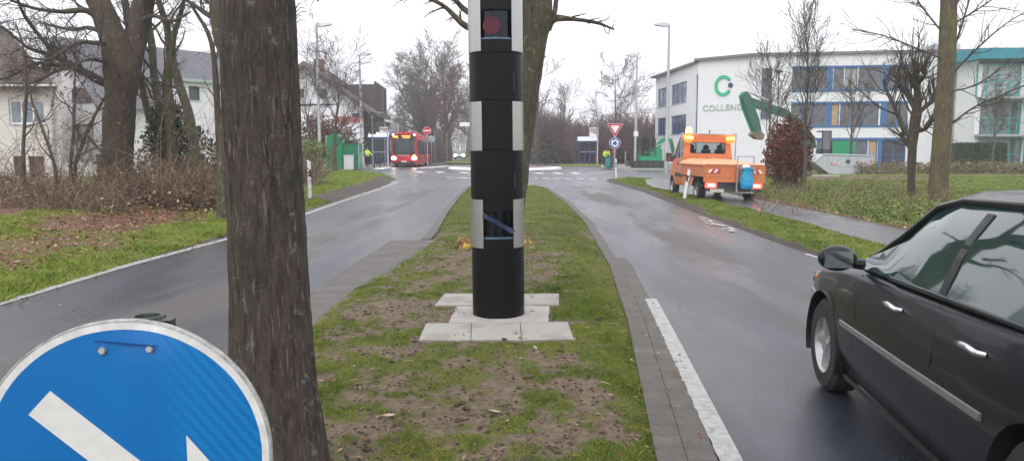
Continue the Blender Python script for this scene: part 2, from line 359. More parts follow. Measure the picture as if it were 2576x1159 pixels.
# median
ml_ = [G(810, 790), G(880, 735), G(975, 680), G(1065, 620), G(1095, 590), G(1122, 540), G(1152, 500), G(1190, 462)]
mr_ = [G(1655, 1150), G(1612, 950), G(1582, 810), G(1535, 670), G(1472, 560), G(1422, 510), G(1380, 480), G(1350, 462)]
XL = interp([(-2.05, -10), (-2.0, 5)] + [(p.x, p.y) for p in ml_]); XR = interp([(.55, -10), (.62, 2)] + [(p.x, p.y) for p in mr_])
YM = 34.8
def endx(f, c):
    return lambda y: f(y) if y < YM - 1.2 else c + (f(y) - c) * math.sqrt(max(0, 1 - ((y - YM + 1.2) / 1.2) ** 2)) if y < YM else c
XLe, XRe = endx(XL, -.3), endx(XR, -.3)
def zmed(x, y, a, b):
    e = min(a, b, max(0, YM - y)); s = min(1, max(0, e) / .35); s = s * s * (3 - 2 * s)
    if -1.0 < x < .8 and 6.0 < y < 9.2: return .012 + .045 * s
    return .012 + .055 * s + s * (.022 * fbm(x, y, 1.6) + .016 * fbm(x, y, 9, 2) + .006 * fbm(x, y, 24, 2))
def mudmed(x, y):
    v = .30 + .30 * fbm(x, y, .9) + .50 * fbm(x + 7, y, 3.2) + .42 * fbm(x, y + 5, 8)
    v += .30 * math.exp(-((x + .1) / .95) ** 2 - ((y - 4.9) / 1.2) ** 2)
    v += .38 * math.exp(-((x + .1) / .95) ** 2 - ((y - 10.2) / 2.2) ** 2)
    v += .30 * math.exp(-((x + 1.0) / .7) ** 2 - ((y - 7.0) / 1.5) ** 2)
    v -= .55 * math.exp(-((x - 1.0) / .35) ** 2) * (1 if y < 20 else 0) + .3 * (1 if y > 15 else 0)
    v -= .35 * math.exp(-((x + 2.0) / .3) ** 2)
    return v
strip('median_ground', XLe, XRe, -6, YM, .035, .006, 90, zmed, mudmed, M['turf'])
# kerb of brick beside the right-hand lane, concrete gutter beside the left-hand lane
m = NM('kerb_bricks'); v = m.coord((1, 1, 1), 'World')
sx_ = m.n('SeparateXYZ'); m.l(m.mix(.012, v, m.n('TexNoise', Scale=2.0).outputs['Color']), sx_.inputs[0]); fy = m.math('FRACT', m.math('MULTIPLY', sx_.outputs[1], 6.2)); jo = m.ramp(fy, [(.0, 1), (.05, 1), (.10, 0)])
wn_ = m.n('TexWhiteNoise', _noise_dimensions='1D'); m.l(m.math('FLOOR', m.math('MULTIPLY', sx_.outputs[1], 6.2)), wn_.inputs['W']); brc = m.mix(wn_.outputs['Value'], (.095, .084, .073), (.125, .11, .096))
n_ = m.noise(v, 5, 6, .7); c = m.mix(m.math('MULTIPLY', jo, .55), m.mix(m.ramp(n_, [(.35, 0), (.6, .8)]), brc, (.065, .058, .046)), (.035, .03, .026)); c = m.mix(m.ramp(m.noise(v, 60, 3), [(.35, .5), (.55, 0)]), c, (.05, .045, .04))
m.col(c); m.set(Roughness=.7); m.bump(m.math('ADD', jo, m.noise(v, 50, 4)), -.35, .008); M['kerb'] = m.m
def kerbstrip(name, f, o0, o1, y0, y1, z0, z1, mat, seg=.25):
    mb = MB(); ys = np.arange(y0, y1 + seg, seg); V = []
    for y in ys:
        x = f(y)
        for dx, z in ((o0, -.05), (o0, z0), (o1, z1), (o1, -.05)): V.append((x + dx, y, z))
    idx = np.arange(len(V)).reshape(len(ys), 4); mb.add(V, np.stack([idx[:-1, :-1], idx[:-1, 1:], idx[1:, 1:], idx[1:, :-1]], -1).reshape(-1, 4)); mb.Q.append(np.array([idx[0][::-1], idx[-1]])); return struct(name, mb, mat)
kerbstrip('kerb', XR, -.015, .145, -6, 33.5, .030, .026, M['kerb'])
kerbstrip('gutter', XR, .150, .31, -6, 11.5, .020, .012, M['kerb'])
GL = interp([(-2.4, -10), (-2.35, 5)] + [(p.x, p.y) for p in (G(770, 748), G(850, 690), G(990, 602), G(1050, 590))])
gm = MB(); ys = np.arange(-6, 13.9, .3); V = []
for y in ys: V += [(GL(y), y, .004), (GL(y), y, .012), (XL(y) + .13, y, .024), (XL(y) + .13, y, 0)]
idx = np.arange(len(V)).reshape(len(ys), 4); gm.add(V, np.stack([idx[:-1, :-1], idx[:-1, 1:], idx[1:, 1:], idx[1:, :-1]], -1).reshape(-1, 4))
M['gutter_c'] = vary('weathered_concrete', (.095, .086, .077), .75, 0, .35, 2.5, .5, 60, kind='World'); struct('gutter', gm, M['gutter_c'])
kerbstrip('kerb', XL, -.14, .03, 13.8, 33.5, .035, .05, M['gutter_c'])
# markings
def line(name, pts, w, mat, z=.006, jag=0):
    mb = MB(); V = []
    for i, p in enumerate(pts):
        a = pts[max(0, i - 1)]; b = pts[min(len(pts) - 1, i + 1)]; d = Vector((b[0] - a[0], b[1] - a[1])).normalized(); n = Vector((-d.y, d.x)) * w / 2
        j = random.uniform(-jag, jag); V += [(p[0] + n.x + j, p[1] + n.y, z), (p[0] - n.x, p[1] - n.y, z)]
    mb.add(V, [(2 * i, 2 * i + 1, 2 * i + 3, 2 * i + 2) for i in range(len(pts) - 1)]); return struct(name, mb, mat)
def fine(f, y0, y1, s=.3): return [(f(y), y) for y in np.arange(y0, y1 + s / 2, s)]
FE = interp([(-5.3, -10)] + [(p.x, p.y) for p in (G(0, 763), G(287, 677), G(575, 600), G(765, 540), G(850, 510), G(930, 484), G(1012, 455))])
line('edge_line', fine(FE, -8, 39), .16, M['paint'], jag=.006)
FR = interp([(1.05, 0), (1.12, 3.5)] + [(p.x, p.y) for p in (G(1832, 1150), G(1748, 980), G(1690, 860), G(1636, 753))])
line('edge_line', fine(FR, -6, G(1636, 753).y, .06), .125, M['paint'], .016, jag=.006)
FO = interp([(4.45, -10)] + [(p.x, p.y) for p in (G(2085, 657), G(1980, 625), G(1850, 578), G(1700, 520), G(1600, 475), G(1515, 454))])
line('edge_line', fine(FO, -8, 12.2), .11, M['paint_worn'])
for a, b in (((1345, 449), (1352, 449)), ((1362, 449), (1382, 449)), ((1390, 449), (1410, 449)), ((1421, 450), (1440, 450)), ((1451, 450), (1470, 450)), ((1480, 450), (1500, 450)), ((1120, 447), (1135, 447)), ((1150, 447), (1180, 448)), ((1205, 448), (1225, 448)), ((1240, 448), (1262, 448)), ((1275, 449), (1300, 449))):
    line('give_way_line', [tuple(G(*a)[:2]), tuple(G(*b)[:2])], .45, M['paint_bright'])
line('circle_line', [tuple(G(x, y)[:2]) for x, y in ((985, 433), (1050, 436), (1120, 438.5), (1200, 440.5), (1290, 442), (1380, 442), (1440, 440), (1490, 437), (1530, 432.5), (1548, 430))], .3, M['paint'])
for x, y in ((1357, 436), (1403, 436), (1447, 436), (1057, 433), (1108, 433.5), (1168, 434.5), (1230, 435), (1300, 435.5)):
    line('circle_dash', [tuple(G(x - 8, y - 1)[:2]), tuple(G(x + 7, y + 1)[:2])], .5, M['paint_bright'])
line('splitter_line', [tuple(G(1057, 423)[:2]), tuple(G(1130, 418)[:2])], 1.0, M['paint_bright'])
line('splitter_line', [tuple(G(948, 426)[:2]), tuple(G(972, 421)[:2])], 1.0, M['paint_bright'])
# centre island of the mini roundabout
isl = MB(); c = (-.6, 66.5)
prof = [(4.9, -.02), (4.85, .13), (4.3, .15), (4.28, .12), (3, .2), (.001, .3)]
isl.lathe(prof[:4], 64, (c[0], c[1], 0)); struct('island_kerb', isl, M['paint_bright'])
isl = MB(); isl.lathe(prof[3:], 48, (c[0], c[1], 0)); struct('island', isl, vary('red_brown_paving', (.17, .10, .085), .7, 0, .3, 3, kind='World'))
# verges
def xleft(y): return float(np.interp(y, [-12, 10, 30, 36, 43, 50, 56, 61, 66, 70], [-5.42, -5.42, -5.6, -5.75, -6.4, -8.2, -10.8, -14, -22, -40]))
def zleft(x, y, a, b):
    s = min(1, max(0, b) / .5); s = s * s * (3 - 2 * s); d = max(0, b - .5)
    return -.02 + .09 * s + min(.35, d * .055) * (1 if y < 60 else .5) + s * (.05 * fbm(x, y, .8) + .018 * fbm(x, y, 6, 2))
def mudleft(x, y):
    b = xleft(y) - x; v = .22 + .35 * fbm(x, y, .6) + .2 * fbm(x, y, 4)
    v += .75 * math.exp(-((b - 2.6) / 1.1) ** 2 - ((y - 16.5) / 3.6) ** 2) + .3 * math.exp(-((b - 2.0) / 1.2) ** 2 - ((y - 11.5) / 1.5) ** 2)
    if b > 5.0: v += .8
    if 0 <= b < .12: v += .7
    return v
strip('verge', lambda y: xleft(y) - 10, xleft, -10, 24, .07, .008, 110, zleft, mudleft, M['verge'])
def mudleft2(x, y):
    b = xleft(y) - x; v = .2 + .3 * fbm(x, y, .5)
    v += 1.1 * math.exp(-((b - .55) / .62) ** 4) * (1 if 22 < y < 45 else 0)
    if b < .1: v += .6
    return v
strip('verge', lambda y: xleft(y) - 14, xleft, 24, 68, .2, .006, 70, zleft, mudleft2, M['soilverge'])
strip('garden_ground', lambda y: -70, lambda y: xleft(y) - (10 if y <= 24 else 14), -10, 70, 1.5, .0, 14, lambda x, y, a, b: .34 + .1 * fbm(x, y, .2), lambda x, y: .7, M['verge'])
def xr1(y): return float(np.interp(y, [-12, 10, 14, 21, 31, 38, 41, 43.5], [4.62, 4.62, 4.6, 4.72, 5.0, 4.75, 4.9, 6.2]))
def xr2(y): return float(np.interp(y, [-12, 10, 18, 25, 32, 36, 42, 43.5], [6.35, 6.35, 6.6, 6.55, 6.15, 6.35, 7.4, 8.2]))
def zr(x, y, a, b):
    e = min(a, b, max(0, 43.5 - y)); s = min(1, max(0, e) / .35); s = s * s * (3 - 2 * s); return -.02 + .09 * s + s * (.03 * fbm(x, y, 1.2) + .015 * fbm(x, y, 7, 2))
def mudr(x, y):
    a = x - xr1(y); v = .15 + .3 * fbm(x, y, .9) + .2 * fbm(x, y, 4); v += .75 * math.exp(-(a / (.26 if y < 20 else .55)) ** 4) * (1.2 if y > 8 else .6); return v
strip('verge', xr1, xr2, -8, 43.5, .08, .006, 40, zr, mudr, M['soilverge'])
pm = MB(); V = []; ys = list(np.arange(-8, 44.5, .8))
for y in ys: V += [(xr2(y) - .12, y, .022), (max(8.05, xr2(y) + 1.5) if y < 34 else 8.05 + (y - 34) * .35, y, .022)]
pm.add(V, [(2 * i, 2 * i + 1, 2 * i + 3, 2 * i + 2) for i in range(len(ys) - 1)]); struct('footpath', pm, M['path'])
def xf0(y): return 8.05 if y < 34 else 8.05 + (y - 34) * .35
def zf(x, y, a, b):
    s = min(1, max(0, a) / .4, max(0, 47 - y) / .4); s = s * s * (3 - 2 * s); return -.02 + .08 * s + s * (.04 * fbm(x, y, .7) + .01 * fbm(x, y, 5, 2))
def mudf(x, y):
    a = x - xf0(y); v = .12 + .3 * fbm(x, y, .5); v += .8 * math.exp(-(a / .28) ** 2)
    v += 1.1 * math.exp(-((x - 19.5) / 4.2) ** 4 - ((y - 42.5) / 1.9) ** 2); return v
strip('field', xf0, lambda y: 60, -8, 47, .12, .008, 150, zf, mudf, M['field'])
strip('field', lambda y: 19, lambda y: 80, 47, 62.0, .4, .0, 50, lambda x, y, a, b: .055 + .03 * fbm(x, y, .5), lambda x, y: .3 + .4 * fbm(x, y, .4), M['field'])
# pavements around the stops
pv = MB(); flat(pv, [(-36, 66), (-12.6, 66), (-11.3, 72), (-12.4, 96), (-36, 96)], .10)
flat(pv, [(9.2, 62.5), (24, 62.5), (24, 64), (40, 66), (40, 84), (12, 84), (9, 76), (8.2, 69)], .09)
struct('pavement', pv, vary('paving', (.20, .195, .19), .65, 0, .2, 3, .2, 40, kind='World'))
kb = MB()
for a, b in (((-12.55, 66), (-11.25, 72)), ((-11.25, 72), (-12.35, 96)), ((9.2, 62.4), (24, 62.4)), ((8.1, 69), (9.15, 62.4)), ((8.1, 69), (8.9, 76)), ((-20, 66), (-12.55, 66))):
    d = Vector((b[0] - a[0], b[1] - a[1])); kb.box(((a[0] + b[0]) / 2, (a[1] + b[1]) / 2, .05), (d.length, .15, .14), math.atan2(d.y, d.x))
struct('kerb', kb, M['concrete'])
gi = MB(); gi.lathe([(2.9, -.02), (2.8, .13), (2.0, .16), (.001, .2)], 24); V = gi.V[0] * np.array([1, .9, 1]) + np.array([7.4, 78, 0]); gi.V[0] = V; gi.att[0][:] = .1; struct('traffic_island', gi, M['field'])
gi = MB(); flat(gi, [(-7.6, 88), (-3.8, 84), (-2.8, 97), (-7, 138), (-8.2, 138), (-8.8, 100)], .12); flat(gi, [(3, 92), (22, 124), (60, 124), (60, 300), (-12.5, 300), (-6.6, 140), (-2.2, 97)], .02); gi.att = [np.full(len(a), .1) for a in gi.att]; struct('grass_verge', gi, M['field'])
# ------------------------------------------------------------------ trees
rng = np.random.default_rng(11)
def children(Pa, Ra, nc, ang, lr, k, up=.15, wob=.18, rr=.55, rmin=.004, t0=.25, t1=1.0, droop=0, taper=.25):
    """grow nc children on every parent path; returns their paths and radii"""
    N, K, _ = Pa.shape; n = N * nc
    t = (t0 + (t1 - t0) * (np.tile(np.arange(nc), N) + rng.random(n)) / nc); par = np.repeat(np.arange(N), nc)
    f = np.clip(t, 0, .999) * (K - 1); i = f.astype(int); w = (f - i)[:, None]
    base = Pa[par, i] * (1 - w) + Pa[par, i + 1] * w; tan = Pa[par, i + 1] - Pa[par, i]; tan /= np.linalg.norm(tan, axis=1, keepdims=True) + 1e-9
    r = Ra[par, i] * (1 - w[:, 0]) + Ra[par, i + 1] * w[:, 0]
    L = np.linalg.norm(np.diff(Pa, axis=1), axis=2).sum(1)[par] * lr * (1.15 - .6 * t) * (.65 + .7 * rng.random(n))
    q = rng.normal(size=(n, 3)); q -= (q * tan).sum(1, keepdims=True) * tan; q /= np.linalg.norm(q, axis=1, keepdims=True) + 1e-9
    a = ang * (.75 + .5 * rng.random(n))[:, None]; d = tan * np.cos(a) + q * np.sin(a)
    out = np.zeros((n, k, 3)); out[:, 0] = base
    for j in range(1, k):
        d = d + rng.normal(size=(n, 3)) * wob; d[:, 2] += up - droop * j / k; d /= np.linalg.norm(d, axis=1, keepdims=True)
        out[:, j] = out[:, j - 1] + d * (L / (k - 1))[:, None]
    r0 = np.maximum(r * rr, rmin)[:, None]; s = np.linspace(1, taper, k)[None]
    return out, np.maximum(r0 * s, rmin * .8)
def path(pts, rad, k=None):
    pts = np.array([tuple(p) for p in pts], float); rad = np.array(rad, float); k = k or len(pts) * 3
    s = np.concatenate([[0], np.cumsum(np.linalg.norm(np.diff(pts, axis=0), axis=1))]); s /= s[-1]
    # catmull-rom through the points
    out = []
    for u in np.linspace(0, 1, k):
        i = min(len(pts) - 2, int(np.searchsorted(s, u, side='right') - 1)); w = (u - s[i]) / (s[i + 1] - s[i])
        p0, p1, p2, p3 = pts[max(0, i - 1)], pts[i], pts[i + 1], pts[min(len(pts) - 1, i + 2)]
        out.append(.5 * ((2 * p1) + (-p0 + p2) * w + (2 * p0 - 5 * p1 + 4 * p2 - p3) * w ** 2 + (-p0 + 3 * p1 - 3 * p2 + p3) * w ** 3))
    return np.array(out)[None], np.interp(np.linspace(0, 1, k), s, rad)[None]
def levels(mb, Pa, Ra, cfg, sides=(6, 4, 3, 3), collect=None):
    for li, c in enumerate(cfg):
        Pa, Ra = children(Pa, Ra, **c); mb.tubes(Pa, Ra, sides[min(li, len(sides) - 1)])
        if collect is not None: collect.append((Pa, Ra))
    return Pa, Ra
def knobby(mb_pr, amp, sc):                     # roughen a thick limb
    V = mb_pr
    for i in range(len(V)):
        n = mnoise.fractal(Vector(V[i]) * sc, 1, 2, 3); V[i] = V[i] * 1.0
    return V
def leaves(pts, n, spread, size, flat_=False):
    pts = pts[rng.integers(0, len(pts), n)] + rng.normal(size=(n, 3)) * spread
    a = rng.normal(size=(n, 3)); a /= np.linalg.norm(a, axis=1, keepdims=True)
    if flat_: a[:, 2] *= .25; a /= np.linalg.norm(a, axis=1, keepdims=True)
    b = np.cross(a, rng.normal(size=(n, 3)) if not flat_ else np.array([[0, 0, 1.]]) + rng.normal(size=(n, 3)) * .25); b /= np.linalg.norm(b, axis=1, keepdims=True) + 1e-9
    s = size * (.6 + .8 * rng.random((n, 1)))
    v = np.stack([pts - a * s, pts + b * s * .55, pts + a * s, pts - b * s * .55], 1).reshape(-1, 3)
    return v, np.arange(4 * n).reshape(n, 4), np.repeat(rng.random(n), 4)
def bare_tree(base, h, r, label, spread=.5, n1=14, lr=.5, far=.01, seed=1, bark='bark_grey', twig='twig', group=None, levs=3, ang=.75, lean=(0, 0), clear=.25, dens=(8, 6, 5), up=.1, name='bare_tree', cat='tree', top=1.0, kink=.02, tr=None, rr1=.42):
    global rng; rng = np.random.default_rng(seed)
    t = thing(name, label, cat, tuple(base), group=group); b = Vector((0, 0, -.15))
    pts = [b] + [Vector((lean[0] * k / 6 * h + rng.normal() * kink * h, lean[1] * k / 6 * h + rng.normal() * kink * h, h * top * k / 6)) for k in range(1, 7)]
    rr = [r * 1.35, r] + [max(r * (1 - .17 * k), far) for k in range(2, 7)]; rr = rr[:7]
    Pa, Ra = path(pts, rr, 22); tm = MB().tubes(Pa, Ra, 10); tm.build('trunk', M[bark], t, smooth=180)
    bm = MB()
    cfg = [dict(nc=n1, ang=ang, lr=lr, k=8, up=up, wob=.1, rr=rr1, rmin=far * 1.4, t0=clear, t1=.98)]
    cfg += [dict(nc=dens[0], ang=.65, lr=.5, k=6, up=up * .7, wob=.16, rr=.5, rmin=far * 1.1, t0=.15)]
    if levs > 2: cfg += [dict(nc=dens[1], ang=.6, lr=.5, k=5, up=.05, wob=.2, rr=.55, rmin=far * .8, t0=.1)]
    if levs > 3: cfg += [dict(nc=dens[2], ang=.6, lr=.55, k=4, up=.03, wob=.2, rr=.6, rmin=far * .6, t0=.1)]
    levels(bm, Pa, Ra, cfg, (6, 4, 3, 3)); bm.build('branches', M[twig], t, smooth=180); return t
# -- the close dark trunk
rng = np.random.default_rng(3)
YT = 3.3; t0 = P(651, 0, YT); tb = P(690, 1150, YT)
tree = thing('roadside_tree', 'close dark fissured tree trunk standing beside the blue round arrow sign', 'tree', (tb.x, YT, 0))
NS, NR = 150, 560; zs = np.linspace(-.1, 4.6, NR); th = np.arange(NS) * 2 * np.pi / NS
zk = [-.1, .0, .25, .55, .8, 1.05, 1.4, 1.9, 2.6, 3.4, 4.6]; rk = [.34, .31, .235, .192, .176, .165, .158, .154, .150, .146, .138]
V = np.zeros((NR, NS, 3))
for i, z in enumerate(zs):
    r0 = np.interp(z, zk, rk); cx = (t0.x - tb.x) * (z - .35) / (t0.z - .35)
    for j in range(NS):
        a = th[j]; c, s = math.cos(a), math.sin(a)
        fl = 1 + (.10 * math.cos(5 * a + .6) * max(0, 1 - z / .7))
        f1 = mnoise.fractal(Vector((c * 5.5, s * 5.5, z * 1.6)), 1, 2, 2); f2 = abs(mnoise.noise(Vector((c * 15, s * 15, z * 3.2)))) ; f3 = mnoise.noise(Vector((c * 40, s * 40, z * 22)))
        r = r0 * fl * (1 + .030 * f1) + (.009 * f2 + .0022 * f3); V[i, j] = (cx + r * c + .006 * math.sin(z * 2.1), r * s, z)
idx = np.arange(NR * NS).reshape(NR, NS); nx = np.roll(idx, -1, 1)
MB().add(V.reshape(-1, 3), np.stack([idx[:-1], nx[:-1], nx[1:], idx[1:]], -1).reshape(-1, 4)).build('trunk', M['bark_fg'], tree, smooth=180)
tp, tr_ = path([(t0.x - tb.x, 0, 4.5), (t0.x - tb.x + .03, .05, 6.0), (t0.x - tb.x, 0, 8.5)], [.137, .12, .05], 10)
bm = MB().tubes(tp, tr_, 14); levels(bm, tp, tr_, [dict(nc=16, ang=.9, lr=.75, k=9, up=.08, wob=.1, rr=.45, rmin=.012, t0=.02), dict(nc=9, ang=.7, lr=.5, k=6, up=.0, wob=.2, rr=.5, rmin=.005), dict(nc=6, ang=.7, lr=.5, k=5, up=0, wob=.2, rr=.5, rmin=.003)])
bm.build('branches', M['bark_grey'], tree, smooth=180)
sm = MB()                                        # stub with curled leaves hanging right of the trunk
a = P(744, 35, YT) - Vector((tb.x, YT, 0))
for k in range(5):
    s0 = P(742, 25 + 9 * k, YT) - Vector((tb.x, YT, 0)); e0 = P(760 + 6 * (k % 3), 8 + 11 * k, YT + .1 * k) - Vector((tb.x, YT, 0)); sm.tube([s0, (s0 + e0) / 2 + Vector((0, 0, .01)), e0], [.003, .002, .0015], 4)
sm.build('twig', M['bark_grey'], tree)
# -- paths drawn as limb skeletons, each at its own depth
def limb(Y, pts, k=None, dy=None):
    out = []; rad = []
    for i, p in enumerate(pts):
        y = Y + (dy[i] if dy else 0); out.append(P(p[0], p[1], y)); rad.append(p[2] * S(y))
    return path(out, rad, k)
def thick(mb, Pa, Ra, n, amp):
    b = MB().tubes(Pa, Ra, n); V = b.V[0]
    nn = np.array([mnoise.fractal(Vector((v[0] * 3, v[1] * 3, v[2] * 1.1)), 1, 2, 4) for v in V]); C = np.repeat(Pa.reshape(-1, 3), n, axis=0)
    d = V - C; V2 = C + d * (1 + amp * nn)[:, None]; mb.add(V2, b.Q[0]); return mb
def rel(t, P_):  # into the thing's own frame
    return P_ - np.array(tuple(t.location))
def drawn_tree(name, label, loc, Y, trunks, limbs, cfgT, cfgL, bark, twig='twig', group=None, n=14, amp=.16, cat='tree', seed=4, smallcfg=None):
    global rng; rng = np.random.default_rng(seed)
    t = thing(name, label, cat, tuple(loc), group=group); tm = MB(); bm = MB()
    for pts, dy in trunks:
        Pa, Ra = limb(Y, pts, max(14, len(pts) * 7), dy); Pa = rel(t, Pa); thick(tm, Pa, Ra, n, amp)
        if cfgT: levels(bm, Pa, Ra, cfgT, (5, 4, 3, 3))
    for pts, dy in limbs:
        Pa, Ra = limb(Y, pts, max(10, len(pts) * 4), dy); Pa = rel(t, Pa); thick(bm, Pa, Ra, 8, amp * .8)
        levels(bm, Pa, Ra, cfgL, (4, 3, 3, 3))
    tm.build('trunk', M[bark], t, smooth=180); bm.build('branches', M[twig], t, smooth=180); return t
# median tree behind the camera column
g0 = G(1262, 610, .05); YB = g0.y
drawn_tree('avenue_tree', 'mossy leaning tree on the median directly behind the black camera column', (g0.x, g0.y, 0), YB,
    [([(1262, 640, 76), (1262, 606, 66), (1264, 570, 58), (1270, 480, 56), (1278, 380, 56), (1289, 260, 60), (1299, 180, 64), (1309, 100, 68), (1314, 50, 72), (1318, -40, 70), (1322, -180, 60), (1326, -330, 48)], None)],
    [([(1372, 70, 17), (1392, 48, 10), (1440, 49, 5.0), (1500, 58, 3.8), (1545, 75, 2.4)], None), ([(1384, 52, 9), (1395, 30, 6), (1402, -20, 5), (1420, -80, 3)], [.0, .0, .3, .6]),
     ([(1258, 100, 14), (1200, 80, 9), (1165, 62, 7.5), (1140, 38, 6), (1110, 12, 5), (1060, -6, 3.5), (1010, -4, 2.5)], None), ([(1190, 40, 8), (1165, 22, 6.5), (1150, 6, 6), (1120, -30, 4)], [.3, .3, .3, .3]),
     ([(1300, -150, 34), (1180, -260, 20), (1050, -380, 12), (930, -430, 8)], [0, .5, 1.5, 3]), ([(1340, -150, 34), (1480, -280, 20), (1600, -400, 12), (1750, -450, 8)], [0, -.5, 0, 2]), ([(1320, -200, 34), (1300, -400, 22), (1330, -600, 12)], [0, 1, 3]), ([(1320, -180, 30), (1250, -300, 18), (1200, -420, 10)], [0, -1.5, -3])],
    None, [dict(nc=9, ang=.75, lr=.26, k=6, up=.03, wob=.22, rr=.5, rmin=.0055, t0=.35), dict(nc=5, ang=.7, lr=.5, k=5, up=.0, wob=.25, rr=.5, rmin=.0035), ], 'bark_moss', 'bark_brown', n=40, amp=.11, seed=8)
# big forked tree on the left verge
g0 = P(298, 530, 22.0)
BT = 22.0
drawn_tree('forked_tree', 'large thick forked tree behind the bramble bank in front of the white house', (g0.x, g0.y, 0.2), BT,
    [([(296, 545, 52), (294, 500, 42), (293, 420, 37), (297, 330, 35), (303, 240, 36), (308, 180, 42), (296, 130, 38), (283, 90, 32), (268, 50, 29), (250, 10, 28), (225, -40, 24), (190, -130, 18)], None),
     ([(308, 215, 32), (322, 170, 30), (338, 120, 26), (348, 70, 24), (358, 20, 25), (372, -40, 22), (385, -150, 17)], [0, .1, .3, .4, .5, .5, .8]),
     ([(318, 180, 14), (328, 110, 12), (322, 50, 9), (314, 0, 8), (318, -60, 7)], [.5, .9, 1.2, 1.3, 1.5])],
    [([(276, 214, 11), (245, 200, 11), (205, 178, 10), (165, 158, 9), (130, 125, 6.5), (95, 85, 5), (62, 40, 4), (42, -5, 3)], [0, -.2, -.5, -.8, -1, -1.2, -1.5, -2]),
     ([(165, 158, 6), (125, 138, 5), (70, 120, 4), (10, 72, 3), (-40, 50, 2)], [-.8, -1, -1.3, -1.8, -2]),
     ([(172, 160, 6), (140, 164, 5), (85, 160, 4), (20, 195, 3), (-40, 200, 2)], [-.8, -1, -1.4, -2, -2.6]),
     ([(190, 172, 5), (150, 176, 4), (90, 205, 3), (40, 212, 2)], [-.6, -.2, .4, 1]),
     ([(262, 62, 12), (220, 28, 8), (150, 30, 5), (80, 20, 4), (0, -10, 3)], [0, -.3, -.8, -1.2, -2]),
     ([(280, 112, 8), (235, 108, 5), (190, 110, 4), (120, 150, 3), (60, 140, 2)], [0, -.8, -1.6, -2.5, -3]),
     ([(272, 92, 7), (225, 70, 5), (180, 75, 4), (110, 60, 3)], [0, .6, 1.2, 2]),
     ([(240, -10, 12), (180, -60, 8), (110, -70, 5), (30, -50, 3)], [0, -.5, -1, -1.5]), ([(360, 10, 12), (410, -60, 8), (470, -100, 5), (540, -90, 3)], [0, -.5, -1, -1.5]),
     ([(270, 160, 5), (235, 150, 4), (200, 158, 3), (165, 190, 2)], [0, -1, -2, -3]), ([(350, 60, 8), (385, 40, 5), (430, 55, 4), (480, 30, 2)], [.4, 0, -.5, -1])],
    None, [dict(nc=12, ang=.75, lr=.36, k=7, up=.02, wob=.2, rr=.36, rmin=.007, t0=.12), dict(nc=7, ang=.7, lr=.5, k=5, up=.0, wob=.22, rr=.5, rmin=.006), dict(nc=4, ang=.7, lr=.55, k=4, up=-.05, wob=.2, rr=.5, rmin=.0045)], 'bark_brown', 'bark_grey', n=36, amp=.13, seed=21)
# slim stems to its right
CF = [dict(nc=8, ang=.7, lr=.3, k=6, up=.05, wob=.2, rr=.42, rmin=.008, t0=.25), dict(nc=6, ang=.7, lr=.5, k=5, up=.0, wob=.22, rr=.5, rmin=.006), dict(nc=4, ang=.7, lr=.55, k=4, up=0, wob=.2, rr=.5, rmin=.0045)]
stems = [
    ('slim leaning tree closest to the right of the big forked trunk', [([(412, 440, 12), (399, 338, 10), (375, 291, 9), (356, 211, 8), (345, 150, 7), (352, 60, 5), (340, -40, 3)], None)], 23.5, 'bark_moss'),
    ('slim upright tree with paired high stems in the ivy thicket', [([(420, 440, 15), (408, 328, 11), (398, 262, 9), (387, 187, 9), (382, 117, 9), (373, 56, 8), (375, -5, 7), (380, -80, 5)], None)], 24.5, 'bark_moss'),
    ('slim mossy tree forking like a Y above the house roof', [([(436, 440, 15), (427, 281, 12), (422, 211, 10), (429, 155, 11), (424, 94, 9), (415, 52, 8), (396, -5, 7), (370, -90, 4)], None), ([(430, 118, 8), (438, 84, 7), (450, 52, 6), (462, 0, 5), (468, -70, 3)], None)], 22.5, 'bark_moss'),
    ('bent slim tree leaning left from the ivy thicket', [([(500, 440, 14), (483, 338, 13), (473, 281, 11), (450, 211, 11), (438, 164, 9), (434, 131, 8), (440, 90, 5), (455, 40, 3)], None)], 22.0, 'bark_moss'),
    ('thin crooked tree left of the close dark trunk', [([(556, 440, 9), (550, 330, 8), (544, 225, 8), (537, 141, 6), (523, 84, 5), (490, 28, 4), (470, -5, 3)], None)], 21.0, 'bark_brown')]
for i, (lab, tr2, Yk, bk) in enumerate(stems):
    p0 = tr2[0][0][0]; g0 = P(p0[0], 500, Yk); drawn_tree('slim_tree', lab, (g0.x, Yk, .3), Yk, tr2, [], CF, CF, bk, 'bark_grey', 'slim trees in the thicket on the left verge', n=12, amp=.12, seed=30 + i)
g0 = P(566, 500, 17.0)
drawn_tree('roadside_tree', 'mossy tree mostly hidden behind the left edge of the close dark trunk', (g0.x, 17, .2), 17.0,
    [([(572, 560, 30), (572, 440, 22), (576, 300, 20), (585, 210, 24), (584, 150, 30), (574, 90, 36), (568, 20, 38), (570, -80, 34), (575, -200, 25)], None)],
    [([(556, 55, 9), (539, 46, 7), (515, 33, 6), (492, 16, 5), (466, -2, 4), (430, -40, 3)], None), ([(560, 30, 7), (530, 10, 5), (500, -12, 4), (450, -60, 3)], None), ([(560, -100, 14), (480, -200, 9), (380, -230, 5), (250, -200, 3)], [0, 0, -1, -2]), ([(590, -100, 14), (660, -200, 9), (760, -230, 5), (850, -160, 3)], [0, 0, 1, 1]), ([(600, -60, 8), (690, -90, 6), (770, -50, 4), (800, 5, 2)], [0, .5, 1, 1])],
    None, [dict(nc=8, ang=.75, lr=.3, k=6, up=.0, wob=.2, rr=.45, rmin=.007, t0=.2), dict(nc=5, ang=.7, lr=.5, k=5, up=-.04, wob=.22, rr=.5, rmin=.005)], 'bark_moss', 'bark_grey', n=30, amp=.1, seed=51)
